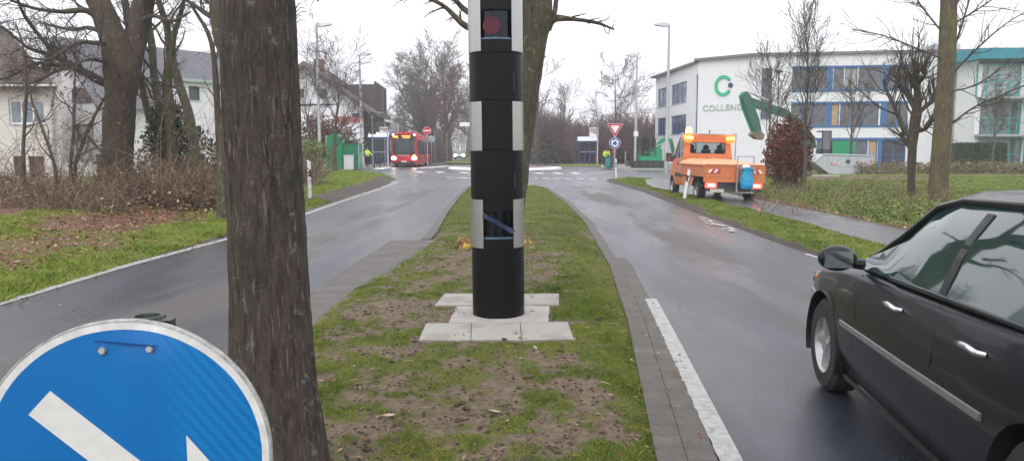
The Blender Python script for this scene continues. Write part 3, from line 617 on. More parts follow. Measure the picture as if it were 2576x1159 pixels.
sap = [('thin sapling in front of the cream house window', [([(62, 500, 5), (58, 389, 4.5), (66, 225, 3.5), (60, 130, 2.5), (40, 60, 1.5)], None)], 19.5),
       ('thin leafy sapling in front of the white house wall', [([(180, 500, 5), (178, 412, 4.5), (185, 328, 4), (187, 244, 3.5), (190, 170, 2), (205, 110, 1.4)], None)], 20),
       ('dark arching sapling in front of the lower house window', [([(188, 480, 5.5), (190, 412, 5), (205, 370, 4.5), (220, 328, 4), (262, 248, 3), (300, 200, 2)], None), ([(216, 335, 3.5), (240, 365, 3), (268, 392, 2.5)], None)], 20.5),
       ('thin tilted sapling in front of the grey downpipe', [([(140, 480, 4.5), (136, 412, 4), (94, 290, 3), (80, 253, 2.5), (70, 180, 1.5)], None)], 18.5)]
for i, (lab, tr2, Yk) in enumerate(sap):
    g0 = P(tr2[0][0][0][0], 520, Yk); drawn_tree('sapling', lab, (g0.x, Yk, .3), Yk, tr2, [], [dict(nc=9, ang=.75, lr=.3, k=6, up=.06, wob=.2, rr=.5, rmin=.007, t0=.2), dict(nc=5, ang=.7, lr=.5, k=4, up=0, wob=.22, rr=.5, rmin=.0045)], None, 'bark_grey', 'bark_grey', 'saplings on the left verge', n=8, amp=.1, seed=70 + i)
# dried leaves clinging on the sapling
lp = np.array([tuple(P(random.gauss(195, 38), random.gauss(262, 62), 20 + random.uniform(-.6, .6))) for _ in range(160)])
sp_ = [o for o in bpy.data.objects if o.name.startswith('sapling')][1]
v, q, r_ = leaves(lp - np.array(tuple(sp_.location)), 230, .04, .03); MB().add(v, q, r_).build('withered_leaves', M['dryleaf'], sp_)
# ivy clump and evergreen undergrowth
def shrub(name, label, cat, c, rad, n, size, mat, stems=60, group=None, seed=1, stemmat='twig', power=.45, h0=0):
    global rng; rng = np.random.default_rng(seed)
    t = thing(name, label, cat, (c[0], c[1], h0), group=group)
    u = rng.normal(size=(n, 3)); u /= np.linalg.norm(u, axis=1, keepdims=True); rr = rng.random((n, 1)) ** power
    lump = np.array([1 + .28 * mnoise.noise(Vector(tuple(k * 2.2)) + Vector((seed, 0, 0))) + .15 * mnoise.noise(Vector(tuple(k * 6)) + Vector((seed, 0, 0))) for k in u])[:, None]
    pts = u * rr * lump * np.array([rad]) + np.array([[0, 0, rad[2] + .02]]); pts[:, 2] = np.maximum(pts[:, 2], .03)
    keep = np.array([mnoise.noise(Vector(tuple(p * (1.6 / max(.5, min(rad))))) + Vector((9, seed, 0))) > -.32 for p in pts]); pts = pts[keep]
    v, q, r_ = leaves(pts, int(n * 1.0), .03, size); MB().add(v, q, r_).build('foliage', M[mat], t)
    e = rng.normal(size=(stems, 3)); e /= np.linalg.norm(e, axis=1, keepdims=True); e = e * np.array([rad]) * (.7 + .35 * rng.random((stems, 1))); e[:, 2] = np.abs(e[:, 2]) + rad[2] * .7
    s0 = np.zeros((stems, 3)); s0[:, :2] = rng.normal(size=(stems, 2)) * min(rad[:2]) * .25; mid = s0 * .4 + e * .5; mid[:, 2] = e[:, 2] * .55
    Pa = np.stack([s0, mid, e], 1); MB().tubes(Pa, np.tile([.022, .014, .006], (stems, 1)), 4).build('stems', M[stemmat], t); return t
p = P(422, 300, 22.8); shrub('ivy', 'dark ivy clump climbing the slim stems left of the close dark trunk', 'ivy', (p.x, p.y), (.75, .5, .95), 2600, .06, 'ivy', 30, seed=2, h0=1.2)
p = P(470, 400, 23.5); shrub('evergreen_bush', 'dark low evergreen bush under the slim stems', 'bush', (p.x, p.y), (1.9, .9, 1.05), 4400, .05, 'ivy', 50, seed=3, h0=.2)
# bramble bank: countless dry canes
def canes(name, label, boxes, mat, seed=1, r=(.008, .004)):
    global rng; rng = np.random.default_rng(seed); mb = MB()
    for (px0, px1, Y0, Y1, h0, h1, n) in boxes:
        Y = Y0 + (Y1 - Y0) * rng.random(n); px = px0 + (px1 - px0) * rng.random(n); x = (px - 1287.5) / FPX * Y
        L_ = (h0 + (h1 - h0) * rng.random(n)); k = 6; Pa = np.zeros((n, k, 3)); Pa[:, 0] = np.stack([x, Y, np.full(n, .15)], 1)
        d = rng.normal(size=(n, 3)) * .38; d[:, 2] = 1; d /= np.linalg.norm(d, axis=1, keepdims=True); side = rng.normal(size=(n, 3)) * .14; side[:, 2] = 0
        for j in range(1, k):
            d = d + side * .9 + rng.normal(size=(n, 3)) * .12; d[:, 2] -= .15 * rng.random(n) * j / 2; d /= np.linalg.norm(d, axis=1, keepdims=True); Pa[:, j] = Pa[:, j - 1] + d * (L_ / (k - 1))[:, None] * 1.35
        mb.tubes(Pa, np.tile(np.linspace(r[0], r[1], k), (n, 1)), 3, rng.random(n))
        P2, R2 = children(Pa, np.full((n, k), r[1]), 3, .8, .32, 4, up=0, wob=.25, rr=.9, rmin=r[1] * .7); mb.tubes(P2, R2, 3, np.repeat(rng.random(n), 3))
    return tag(mb.build(name, M[mat]), label, 'brambles' if 'bramble' in name else 'stalks', kind='stuff')
canes('brambles', 'tangle of dry brown bramble canes along the left verge', [(-160, 330, 17.0, 20.5, .25, .8, 1500), (320, 590, 19.0, 23, .4, 1.15, 1500), (-100, 340, 20, 24, .4, 1.0, 700), (-160, 590, 18.5, 23, 1.2, 2.6, 220), (230, 590, 18.5, 20, .3, .9, 500), (590, 740, 21, 24, .5, 1.1, 260)], 'cane', 5)
lp = np.zeros((400, 3)); lp[:, 1] = 16 + 7 * rng.random(400); lp[:, 0] = (rng.random(400) * 760 - 160 - 1287.5) / FPX * lp[:, 1]; lp[:, 2] = .15 + rng.random(400) ** 2 * .6
v, q, r_ = leaves(lp, 4200, .35, .04, True); tag(MB().add(v, q, r_).build('bramble_leaves', M['dryleaf']), 'withered leaves caught in the brambles', 'leaves', kind='stuff')
# ---- background trees
def gp(px, py): p = G(px, py); return p
def far_tree(px, Y, top, r_px, label, **k):
    z = P(px, top, Y).z; b = P(px, 400, Y); return bare_tree((b.x, Y, 0), z, r_px * S(Y), label, **k)
GA = 'avenue trees beyond the roundabout'
LM = dict(levs=4, rr1=.30, ang=.75, up=.05, kink=.008, group=GA)
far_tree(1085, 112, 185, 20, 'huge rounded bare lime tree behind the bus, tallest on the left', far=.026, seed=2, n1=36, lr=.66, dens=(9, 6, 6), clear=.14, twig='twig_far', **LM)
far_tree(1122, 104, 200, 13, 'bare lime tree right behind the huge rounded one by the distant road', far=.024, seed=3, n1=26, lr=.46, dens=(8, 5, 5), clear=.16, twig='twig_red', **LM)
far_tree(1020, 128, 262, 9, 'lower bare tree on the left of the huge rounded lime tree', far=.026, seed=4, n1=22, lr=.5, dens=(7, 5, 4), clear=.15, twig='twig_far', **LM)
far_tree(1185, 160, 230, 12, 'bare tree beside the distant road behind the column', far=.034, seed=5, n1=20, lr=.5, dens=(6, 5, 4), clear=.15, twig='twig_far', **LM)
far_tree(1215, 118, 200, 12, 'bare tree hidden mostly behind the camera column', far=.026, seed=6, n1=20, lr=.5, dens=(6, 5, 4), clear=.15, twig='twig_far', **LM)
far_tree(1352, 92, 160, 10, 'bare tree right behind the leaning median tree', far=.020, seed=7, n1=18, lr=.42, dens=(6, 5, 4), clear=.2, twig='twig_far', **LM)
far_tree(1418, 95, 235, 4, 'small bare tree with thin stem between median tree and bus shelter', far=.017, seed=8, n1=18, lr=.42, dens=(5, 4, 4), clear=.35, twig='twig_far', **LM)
far_tree(1545, 84, 175, 5, 'single bare conical tree right above the give way sign', levs=4, far=.015, seed=9, n1=26, lr=.46, dens=(6, 5, 3), ang=1.0, clear=.33, twig='twig', up=.05, kink=.004, rr1=.35)
far_tree(846, 50, 150, 6, 'bare spreading tree between the two left street lamps', levs=4, far=.010, seed=10, n1=16, lr=.6, dens=(8, 6, 4), ang=.85, clear=.22, twig='twig', lean=(.02, 0), rr1=.4, up=.06)
far_tree(775, 56, 190, 5, 'bare tree by the gabled house, right of the close dark trunk', levs=4, far=.010, seed=12, n1=14, lr=.55, dens=(6, 5, 4), ang=.85, clear=.25, twig='twig', rr1=.4, up=.06)
# far-off wood behind the right side
def wood(name, label, spans, seed, mat):
    global rng; rng = np.random.default_rng(seed); mb = MB()
    for px0, px1, Y0, Y1, h0, h1, n in spans:
        Y = Y0 + (Y1 - Y0) * rng.random(n); x = (px0 + (px1 - px0) * rng.random(n) - 1287.5) / FPX * Y
        Hh = np.array([h0 + (h1 - h0) * (.5 + .5 * mnoise.noise(Vector((a * .15, b * .15, 1)))) * (.75 + .5 * rng.random()) for a, b in zip(x, Y)])
        k = 5; Pa = np.zeros((n, k, 3))
        for j in range(k): Pa[:, j] = np.stack([x, Y, Hh * j / (k - 1) * .95], 1) + rng.normal(size=(n, 3)) * .15 * j
        rr = np.tile(np.array([.07, .05, .04, .03, .02]), (n, 1)); mb.tubes(Pa, rr, 4, rng.random(n))
        A, B = children(Pa, rr, 9, .6, .38, 5, up=.08, wob=.15, rr=.6, rmin=.02, t0=.1); mb.tubes(A, B, 3, np.repeat(rng.random(n), 9))
        A, B = children(A, B, 5, .6, .5, 4, up=.04, wob=.2, rr=.7, rmin=.016, t0=.1); mb.tubes(A, B, 3)
    return tag(mb.build(name, M[mat]), label, 'wood', kind='stuff')
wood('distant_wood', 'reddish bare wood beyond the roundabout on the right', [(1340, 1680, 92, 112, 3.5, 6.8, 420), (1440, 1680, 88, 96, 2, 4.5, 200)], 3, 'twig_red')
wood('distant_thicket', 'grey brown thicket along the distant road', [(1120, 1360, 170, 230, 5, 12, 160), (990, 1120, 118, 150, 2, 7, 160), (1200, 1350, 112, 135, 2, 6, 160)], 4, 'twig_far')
wood('roadside_thicket', 'low brown thicket beside the left pavement', [(985, 1122, 98, 112, .8, 2.2, 160)], 6, 'twig_red')
# evergreen/undergrowth band at the foot of the wood
def band(name, label, px0, px1, Y0, Y1, h, n, size, mat, seed):
    global rng; rng = np.random.default_rng(seed); Y = Y0 + (Y1 - Y0) * rng.random(n); px = px0 + (px1 - px0) * rng.random(n)
    z = h * rng.random(n) ** 1.1 * np.array([.72 + .5 * mnoise.noise(Vector((a * .035, b * .2, seed))) for a, b in zip(px, Y)])
    pts = np.stack([(px - 1287.5) / FPX * Y, Y, np.maximum(z, .05)], 1); v, q, r_ = leaves(pts, n, .05, size)
    return tag(MB().add(v, q, r_).build(name, M[mat]), label, 'undergrowth', kind='stuff')
M['under'] = leafmat('dark_undergrowth', [(.035, .032, .03), (.06, .055, .045), (.085, .065, .055), (.06, .07, .035)])
band('undergrowth', 'dark undergrowth at the foot of the distant wood', 1330, 1680, 90, 100, 3.6, 9000, .16, 'under', 3)
band('undergrowth', 'dark undergrowth along the distant road on the left', 985, 1115, 108, 116, 2.0, 3000, .15, 'under', 4)
# brown leafy hedge and green bush right of the close trunk
p = P(815, 380, 67); shrub('brown_bush', 'russet brown leafy bush in front of the gabled house', 'bush', (p.x, p.y), (2.5, 1.3, 2.0), 5200, .10, 'beech', 90, seed=7, h0=.8, power=.6)
p = P(782, 400, 42); shrub('green_bush', 'ragged green bush behind the white marker post', 'bush', (p.x, p.y), (1.15, .9, 1.0), 3200, .06, 'weeds', 70, seed=8, h0=.3)
p = P(878, 330, 68); shrub('dark_bush', 'dark low bush behind the green site container', 'bush', (p.x, p.y), (1.7, 1.2, 1.6), 2600, .09, 'ivy', 60, seed=9, h0=.2, power=.7)
canes('dry_stalks', 'dry stalks behind the left verge by the marker post', [(742, 800, 31, 34, .4, 1.2, 300)], 'cane', 9, (.012, .006))
# ---- right-hand side: beech shrub, weeds, trees on the lawn
p = P(1983, 400, 31.5); shrub('copper_beech', 'dense dark red leafed beech shrub right of the orange truck', 'shrub', (p.x, p.y), (1.0, .9, 1.5), 11000, .055, 'beech', 120, seed=10, h0=0, power=.5)
def lawn_tree(px, Y, top, rpx, label, **k): return far_tree(px, Y, top, rpx, label, **k)
lawn_tree(2021, 30.6, 90, 5.2, 'slender upright tree with fanning twigs by the red leafed shrub', far=.008, seed=13, n1=20, lr=.5, levs=3, dens=(8, 6), ang=.38, clear=.28, up=.14, twig='bark_grey', bark='bark_grey', kink=.004)
lawn_tree(2139, 52, 230, 4.5, 'thin bare young tree in front of the grey skip', far=.010, seed=14, n1=16, lr=.5, levs=3, dens=(7, 5), ang=.6, clear=.35, twig='bark_brown', bark='bark_grey', kink=.004)
lawn_tree(2496, 56, 255, 4, 'thin bare young tree in front of the clipped dark hedge', far=.012, seed=15, n1=16, lr=.5, levs=3, dens=(7, 5), ang=.6, clear=.4, twig='bark_brown', bark='bark_grey', kink=.004)
lawn_tree(1930, 47, 175, 4, 'bare young tree in front of the narrow blue windows', far=.012, seed=19, n1=16, lr=.5, levs=3, dens=(7, 5), ang=.5, clear=.3, twig='twig', bark='bark_grey', kink=.01)
# pollarded tree with knuckles
g0 = P(2290, 505, 25.5)
pt = drawn_tree('pollarded_tree', 'pollarded tree with dark knobbly limbs left of the straight lichen covered trunk', (g0.x, 25.5, 0), 25.5,
    [([(2291, 520, 11), (2292, 440, 9.5), (2293, 400, 10), (2297, 340, 11), (2303, 290, 12), (2307, 250, 9), (2306, 200, 7), (2300, 155, 8)], None)],
    [([(2297, 350, 7), (2275, 330, 6), (2258, 290, 5.5), (2245, 262, 5), (2228, 225, 4), (2222, 200, 5)], None), ([(2304, 290, 7), (2325, 270, 6), (2346, 252, 6), (2354, 230, 7)], None), ([(2300, 275, 5), (2275, 230, 5), (2262, 215, 6), (2260, 195, 4)], [0, .3, .4, .4]), ([(2307, 210, 6), (2325, 190, 5), (2322, 165, 7)], [0, -.3, -.4]), ([(2303, 225, 5), (2288, 195, 6), (2284, 190, 7)], [0, -.3, -.4]), ([(2298, 330, 6), (2325, 325, 5), (2345, 300, 5), (2350, 296, 6)], [0, -.5, -.8, -.8]), ([(2294, 380, 6), (2270, 345, 5), (2268, 335, 6)], [0, .3, .3])],
    [dict(nc=16, ang=.5, lr=.5, k=7, up=.14, wob=.13, rr=.25, rmin=.009, t0=.55), dict(nc=5, ang=.5, lr=.5, k=5, up=.05, wob=.15, rr=.6, rmin=.006)],
    [dict(nc=15, ang=.85, lr=1.25, k=7, up=.08, wob=.14, rr=.35, rmin=.009, t0=.35), dict(nc=5, ang=.55, lr=.45, k=5, up=.04, wob=.18, rr=.6, rmin=.006)], 'bark_brown', 'bark_grey', n=16, amp=.25, seed=61)
g0 = P(2358, 510, 23.5)
drawn_tree('lawn_tree', 'tall straight trunk with yellow green lichen left of the teal building', (g0.x, 23.5, 0), 23.5,
    [([(2356, 530, 30), (2358, 500, 24), (2361, 440, 22.5), (2366, 380, 22), (2372, 300, 20.5), (2378, 200, 20), (2383, 100, 19.5), (2386, 0, 19), (2390, -120, 17), (2395, -260, 13)], None)],
    [([(2398, 125, 3), (2420, 60, 2.5), (2440, -10, 2)], None), ([(2395, 310, 2.5), (2450, 270, 2.2), (2530, 235, 1.8), (2600, 205, 1.3)], [0, -.4, -1, -1.5]), ([(2400, 180, 2.5), (2460, 120, 2.2), (2530, 60, 1.5), (2600, 20, 1)], [0, -.5, -1, -1.5]), ([(2392, 230, 2), (2450, 215, 1.8), (2540, 160, 1.2)], [0, .4, .8]),
     ([(2372, 150, 2.5), (2300, 120, 2), (2220, 90, 1.6), (2145, 75, 1.2)], [0, -.3, -.8, -1]), ([(2376, 90, 2.5), (2320, 20, 2), (2280, -40, 1.5)], [0, .3, .5]), ([(2400, 60, 2.5), (2480, 10, 2), (2560, -50, 1.5)], [0, .3, .5]), ([(2385, 20, 3), (2330, -60, 2), (2290, -100, 1.5)], None), ([(2400, 20, 3), (2450, -60, 2), (2530, -100, 1.5)], None)],
    None, [dict(nc=13, ang=.6, lr=.5, k=6, up=.05, wob=.15, rr=.6, rmin=.007, t0=.15), dict(nc=4, ang=.6, lr=.5, k=4, up=.0, wob=.2, rr=.6, rmin=.005)], 'bark_yellow', 'bark_grey', n=30, amp=.07, seed=63)
# weeds, hedges
def weeds(name, label, pts, n, spread, size, mat, seed, cat='weeds'):
    global rng; rng = np.random.default_rng(seed); v, q, r_ = leaves(np.array(pts), n, spread, size); v[:, 2] = np.maximum(v[:, 2], .02)
    return tag(MB().add(v, q, r_).build(name, M[mat]), label, cat, kind='stuff')
wp = []
for _ in range(2400):
    Y = random.uniform(15.0, 31); x = 8.35 + random.random() ** 1.4 * (1.4 + .25 * (Y - 12))
    k = .5 + .5 * mnoise.noise(Vector((x * .9, Y * .5, 0))); 
    if random.random() < (k * 2 - .55): wp.append((x, Y, .04 + random.random() ** 1.6 * .55 * k))
weeds('weeds', 'tall weeds and herbs along the right edge of the footpath', wp, 8500, .06, .036, 'weeds', 2)
canes('weed_stalks', 'dry brown stalks among the weeds by the footpath', [(1890, 2400, 17, 30, .2, .6, 420)], 'cane', 12, (.006, .003))
hp = [((px - 1287.5) / FPX * Y, Y, h) for px, Y, h in ((random.uniform(2150, 2700), random.uniform(49.5, 51), random.random() * (.75 + .25 * mnoise.noise(Vector((_ * .01, 0, 0))))) for _ in range(2500))]
weeds('low_hedge', 'low dry brown hedge in front of the office building', hp, 9000, .06, .07, 'hedge_dry', 3, 'hedge')
# clipped hedge block
x0, x1 = P(2414, 400, 60).x, P(2531, 400, 60).x; hn = 9000; rng = np.random.default_rng(5)
t = thing('clipped_hedge', 'dark clipped rectangular hedge in front of the teal framed windows', 'hedge', ((x0 + x1) / 2, 60.7, 0))
hw = (x1 - x0) / 2; zt = P(2470, 362, 60).z
f = rng.integers(0, 4, hn); a, b = rng.random(hn) * 2 - 1, rng.random(hn); pp = np.stack([a * hw, np.full(hn, -.7), b * zt], 1)
pp[f == 1] = np.stack([a * hw, (b * 2 - 1) * .7, np.full(hn, zt)], 1)[f == 1]; pp[f == 2] = np.stack([np.sign(a) * hw, (a * .7), b * zt], 1)[f == 2]
v, q, r_ = leaves(pp, hn, .04, .075); MB().add(v, q, r_).build('foliage', M['ivy'], t); MB().box((0, 0, zt / 2), (hw * 1.96, 1.3, zt * .98)).build('core', M['ivy'], t)
# ---- grass blades, clods, twigs and leaves close to the camera
def blades(name, label, area, n, h, w, zf_, mudf_, mat, seed, thr=.5):
    global rng; rng = np.random.default_rng(seed); xs, ys = area(n)
    k = np.array([mudf_(a, b) + .45 * mnoise.noise(Vector((a * 16, b * 16, 3))) + .2 * mnoise.noise(Vector((a * 5, b * 5, 3))) for a, b in zip(xs, ys)]); keep = (rng.random(n) < np.clip((thr + .16 - k) / .34, .05, 1)) & (k < 5)
    xs, ys, k = xs[keep], ys[keep], k[keep]; n = len(xs); z = np.array([zf_(a, b) for a, b in zip(xs, ys)])
    tall = np.array([.65 + .6 * mnoise.noise(Vector((a * 2.1, b * 2.1, 8))) for a, b in zip(xs, ys)]); hh = h * (.45 + .8 * rng.random(n)) * np.clip(tall, .3, 1.4) * np.clip(1.35 - k, .5, 1.3)
    a = rng.random(n) * 6.283; d = np.stack([np.cos(a), np.sin(a), 0 * a], 1); b = rng.random(n) * 6.283; ln = np.stack([np.cos(b), np.sin(b), 0 * b], 1) * (hh * (.3 + .9 * rng.random(n)))[:, None]
    p = np.stack([xs, ys, z - .004], 1); up = np.stack([0 * a, 0 * a, hh], 1); ww = (w * (.7 + .6 * rng.random(n)))[:, None]
    v = np.stack([p - d * ww, p + d * ww, p + up * .6 + ln * .4 + d * ww * .7, p + up + ln * 1.0 - d * ww * .1], 1).reshape(-1, 3)
    ro = np.clip(rng.random(n) * .45 + .55 * np.array([.5 + .7 * mnoise.noise(Vector((x * 1.3, y * 1.3, 5))) + .6 * mnoise.noise(Vector((x * 7, y * 7, 2))) for x, y in zip(xs, ys)]), 0, 1)
    return tag(MB().add(v, np.arange(4 * n).reshape(n, 4), np.repeat(ro, 4)).build(name, M[mat]), label, 'grass', kind='stuff')
def areaM(y0, y1):
    def f(n):
        y = y0 + (y1 - y0) * rng.random(n) ** 1.25; a = np.array([XLe(k) + .04 for k in y]); b = np.array([XRe(k) - .02 for k in y]); return a + (b - a) * rng.random(n), y
    return f
zM = lambda x, y: zmed(x, y, x - XLe(y), XRe(y) - x)
SLQ = [(G(1047, 855, .08), G(1449, 855, .08), G(1432, 806, .08), G(1066, 806, .08)), (G(1122, 812, .08), G(1388, 812, .08), G(1388, 764, .08), G(1145, 764, .08)), (G(1086, 768, .08), G(1412, 768, .08), G(1409, 735, .08), G(1112, 735, .08))]
def on_slab(x, y):
    for q in SLQ:
        if all((q[(i + 1) % 4].x - q[i].x) * (y - q[i].y) - (q[(i + 1) % 4].y - q[i].y) * (x - q[i].x) > 0 for i in range(4)): return True
    return False
mudblade = lambda x, y: 9 if on_slab(x, y) else mudmed(x, y)
blades('grass', 'short patchy grass on the median', areaM(3.3, 9.5), 200000, .029, .0017, zM, mudblade, 'blade', 3)
blades('grass', 'grass further along the median', areaM(9.5, 34), 90000, .034, .0042, zM, mudmed, 'blade', 4)
def areaL(y0, y1, wd):
    def f(n):
        y = y0 + (y1 - y0) * rng.random(n) ** 1.3; return np.array([xleft(k) for k in y]) - .05 - rng.random(n) ** 1.3 * wd, y
    return f
zL = lambda x, y: zleft(x, y, 9, xleft(y) - x)
blades('grass', 'lush grass on the left verge', areaL(6.5, 22, 5.6), 120000, .085, .0048, zL, mudleft, 'blade2', 5)
blades('grass', 'grass on the far left verge', areaL(22, 60, 5.5), 50000, .11, .011, zL, lambda x, y: mudleft2(x, y) if y > 24 else mudleft(x, y), 'blade2', 6)
def areaR(y0, y1):
    def f(n):
        y = y0 + (y1 - y0) * rng.random(n) ** 1.2; a = np.array([xr1(k) + .05 for k in y]); b = np.array([xr2(k) for k in y]); return a + (b - a) * rng.random(n), y
    return f
blades('grass', 'grass strip between right lane and footpath', areaR(6, 43), 80000, .055, .006, lambda x, y: zr(x, y, x - xr1(y), xr2(y) - x), mudr, 'blade', 7)
def areaF(n):
    y = 12 + 34 * rng.random(n); return np.array([xf0(k) for k in y]) + .1 + rng.random(n) * (4 + .45 * y), y
blades('grass', 'lawn on the right in front of the offices', areaF, 80000, .09, .011, lambda x, y: zf(x, y, x - xf0(y), 9), mudf, 'blade', 8)
# clods of earth, fallen leaves, sticks
rng = np.random.default_rng(17); cl = MB()
for _ in range(5600):
    y = 3.6 + 10 * random.random() ** 1.3; x = random.uniform(XL(y) + .2, XR(y) - .1)
    if (on_slab(x, y) and random.random() < .93) or mnoise.noise(Vector((x * 4, y * 4, 1))) + .5 * mudmed(x, y) < .12: continue
    s = random.uniform(.003, .010) * (2.2 if random.random() < .06 else 1); b = MB().ball((0, 0, 0), 1, 6, 4); v = b.V[0]
    v = v * (1 + .35 * rng.normal(size=(len(v), 1))) * np.array([s * 1.4, s, s * .5]) + np.array([x, y, zM(x, y) + s * .25]); cl.add(v + np.array([0, 0, .02 if on_slab(x, y) else 0]), b.Q[0])
tag(cl.build('soil_clods', vary('soil', (.055, .036, .026), .85, 0, .4, 30, .6, 60, kind='World')), 'loose dark soil crumbs on the median', 'soil', kind='stuff')
def scatter(n, y0, y1, xf, zf_, size, name, label, lift=.01):
    ys = y0 + (y1 - y0) * rng.random(n) ** 1.3; xs = np.array([xf(y) for y in ys]); zz = np.array([zf_(a, b) + lift for a, b in zip(xs, ys)])
    v, q, r_ = leaves(np.stack([xs, ys, zz], 1), n, .0, size, True); return tag(MB().add(v, q, r_).build(name, M['dryleaf']), label, 'leaves', kind='stuff')
scatter(380, 3.5, 16, lambda y: random.uniform(XL(y), XR(y)), zM, .02, 'fallen_leaves', 'small fallen leaves on the median')
scatter(9000, 9, 24, lambda y: xleft(y) - (abs(random.gauss(2.7, 1.3)) if 12 < y < 22 else random.uniform(.3, 6)), zL, .035, 'fallen_leaves', 'russet fallen leaves on the left verge', .03)
scatter(900, 12, 32, lambda y: 8.05 + abs(random.gauss(.1, .22)), lambda x, y: .06, .04, 'fallen_leaves', 'russet leaves along the footpath edge')
scatter(420, 3.6, 20, lambda y: XR(y) + random.choice((-.05, .13, .16, .30)) + random.gauss(0, .03), lambda x, y: .03, .014, 'kerb_litter', 'small leaf scraps along the kerb of the right lane', .012)
scatter(500, 8, 30, lambda y: xleft(y) + abs(random.gauss(.0, .12)), lambda x, y: .01, .02, 'road_edge_litter', 'leaf scraps along the edge of the left lane', .01)
scatter(160, 5, 26, lambda y: random.choice((random.uniform(-5, -2.6), random.uniform(1.7, 4.4))), lambda x, y: .006, .014, 'road_litter', 'single leaf scraps on the wet road', .006)
st = MB()
for _ in range(110):
    y = 3.8 + 11 * random.random(); x = random.uniform(XL(y) + .1, XR(y) - .1) if random.random() < .5 else random.uniform(-1.5, -.75)
    if y > 6.5: x = random.uniform(XL(y), XR(y))
    a = random.random() * 6.3; L_ = random.uniform(.03, .12); p = Vector((x, y, zM(x, y) + .012)); d = Vector((math.cos(a), math.sin(a), random.uniform(-.05, .12))); st.tube([p - d * L_ / 2, p + Vector((random.uniform(-.01, .01), 0, .006)), p + d * L_ / 2], [.003, .0035, .002], 4)
tag(st.build('wood_splinters', vary('splintered_wood', (.34, .25, .16), .8, 0, .3, 20, kind='World')), 'pale wood splinters lying on the median', 'splinters', kind='stuff')
# litter: a few distinct oak leaves
def oak(px, py, s, rz, lab):
    g0 = G(px, py, .08); k = 22; pts = []
    for i in range(k):
        a = i / k * 2 * math.pi; r = s * (1 + .28 * math.cos(7 * a)); pts.append((r * math.cos(a) * 1.0, r * .5 * math.sin(a)))
    mb = MB().prism([(p[0], p[1]) for p in pts], (-.0008, .0008), Matrix.Rotation(R(-90), 4, 'X')); o = mb.build('oak_leaf', vary('dead_oak_leaf', (.38, .27, .22), .6, 0, .15, 30)); o.location = (g0.x, g0.y, zM(g0.x, g0.y) + .022); o.rotation_euler = (random.uniform(-.2, .2), random.uniform(-.2, .2), rz); tag(o, lab, 'leaf')
oak(1245, 1035, .033, .1, 'pale dead oak leaf on bare soil right of centre below the slabs'); oak(979, 1053, .033, -.1, 'pale dead oak leaf on bare soil left of centre, nearer the close trunk')
# ------------------------------------------------------------------ speed camera column
def clear_glass(name, tint=(.8, .85, .85), refl=.25):
    m = NM(name); tr = m.n('BsdfTransparent'); tr.inputs[0].default_value = (*tint, 1); m.col((.05, .06, .06)); m.set(Roughness=.03, IOR=1.5)
    fr = m.n('Fresnel', IOR=1.6); a = m.math('ADD', m.math('MULTIPLY', fr.outputs[0], refl * 2.5), refl * .25, True)
    mx_ = m.n('MixShader'); m.l(a, mx_.inputs[0]); m.l(tr.outputs[0], mx_.inputs[1]); m.l(m.b.outputs[0], mx_.inputs[2]); m.l(mx_.outputs[0], m.out.inputs[0]); return m.m
M['clear'] = clear_glass('clear_glass'); M['clear_dark'] = clear_glass('smoked_glass', (.75, .78, .85), .07)
m = NM('reflective_film'); v = m.coord((1, 1, 1)); m.col(m.ramp(m.noise(v, 500, 2), [(.35, (.36, .36, .35)), (.65, (.50, .50, .49))])); m.set(Roughness=.33, Metallic=.85); m.bump(m.noise(v, 350, 2), .25, .001); M['reflector'] = m.m
m = NM('column_black'); v = m.coord((1, 1, 1)); n_ = m.noise(v, 260, 2); m.col(m.ramp(m.noise(m.coord((3, 3, .6)), 2.0, 5), [(.3, (.004, .004, .005)), (.7, (.008, .008, .010))])); m.set(Roughness=.33, Specular_IOR_Level=.16); m.bump(n_, .15, .0008)
sxx = m.ramp(m.noise(v, 70, 1), [(.74, 0), (.76, .5)]); M['column'] = m.m
RC = .25; YC = G(1255, 798, .088).y + RC
cx = P(1254, 790, YC).x; gz = .06
col = thing('speed_camera_column', 'tall black speed camera column with grey reflective strips on concrete slabs in the median', 'camera', (cx, YC, gz), rot=(0, -R(.55), 0))
zc = lambda py: P(1255, py, YC - RC).z - gz
F0, F1 = R(-121), R(-53)
def sec(z0, z1, r=RC, a0=0, a1=2 * math.pi): return [(r - .004, z0), (r, z0 + .004), (r, z1 - .004), (r - .004, z1)]
HT = 3.75
def arcbody(mb, z0, z1): mb.lathe([(RC - .06, z0), (RC, z0), (RC, z1), (RC - .06, z1)], 64, a0=F1, a1=F0 + 2 * math.pi)
w1t, w1b, w2t, w2b = zc(24), zc(98), zc(532), zc(602)
hb = MB()
cuts = [0, zc(500), None, None, zc(377), zc(251), zc(132)]
def ring(z0, z1): hb.lathe([(RC - .004, z0), (RC, z0 + .004), (RC, z1 - .004), (RC - .004, z1)], 72)
seams = [-.04, w2b, w2t, zc(500), zc(377), zc(251), zc(132), w1b, w1t, HT]
for a, b in zip(seams[:-1], seams[1:]):
    if (a, b) in ((w2b, w2t), (w1b, w1t)): arcbody(hb, a, b)
    else: ring(a, b)
for z in (w2b, w2t, w1b, w1t): hb.lathe([(.001, z - .001), (RC - .005, z - .001), (RC - .005, z + .001), (.001, z + .001)], 48)
hb.lathe([(.001, HT), (RC * .8, HT + .04), (RC - .004, HT)], 48)
hb.build('housing', M['column'], col, smooth=30)
ib = MB(); inner = glass('camera_window_glass', (.003, .004, .007), 1.55, .04)
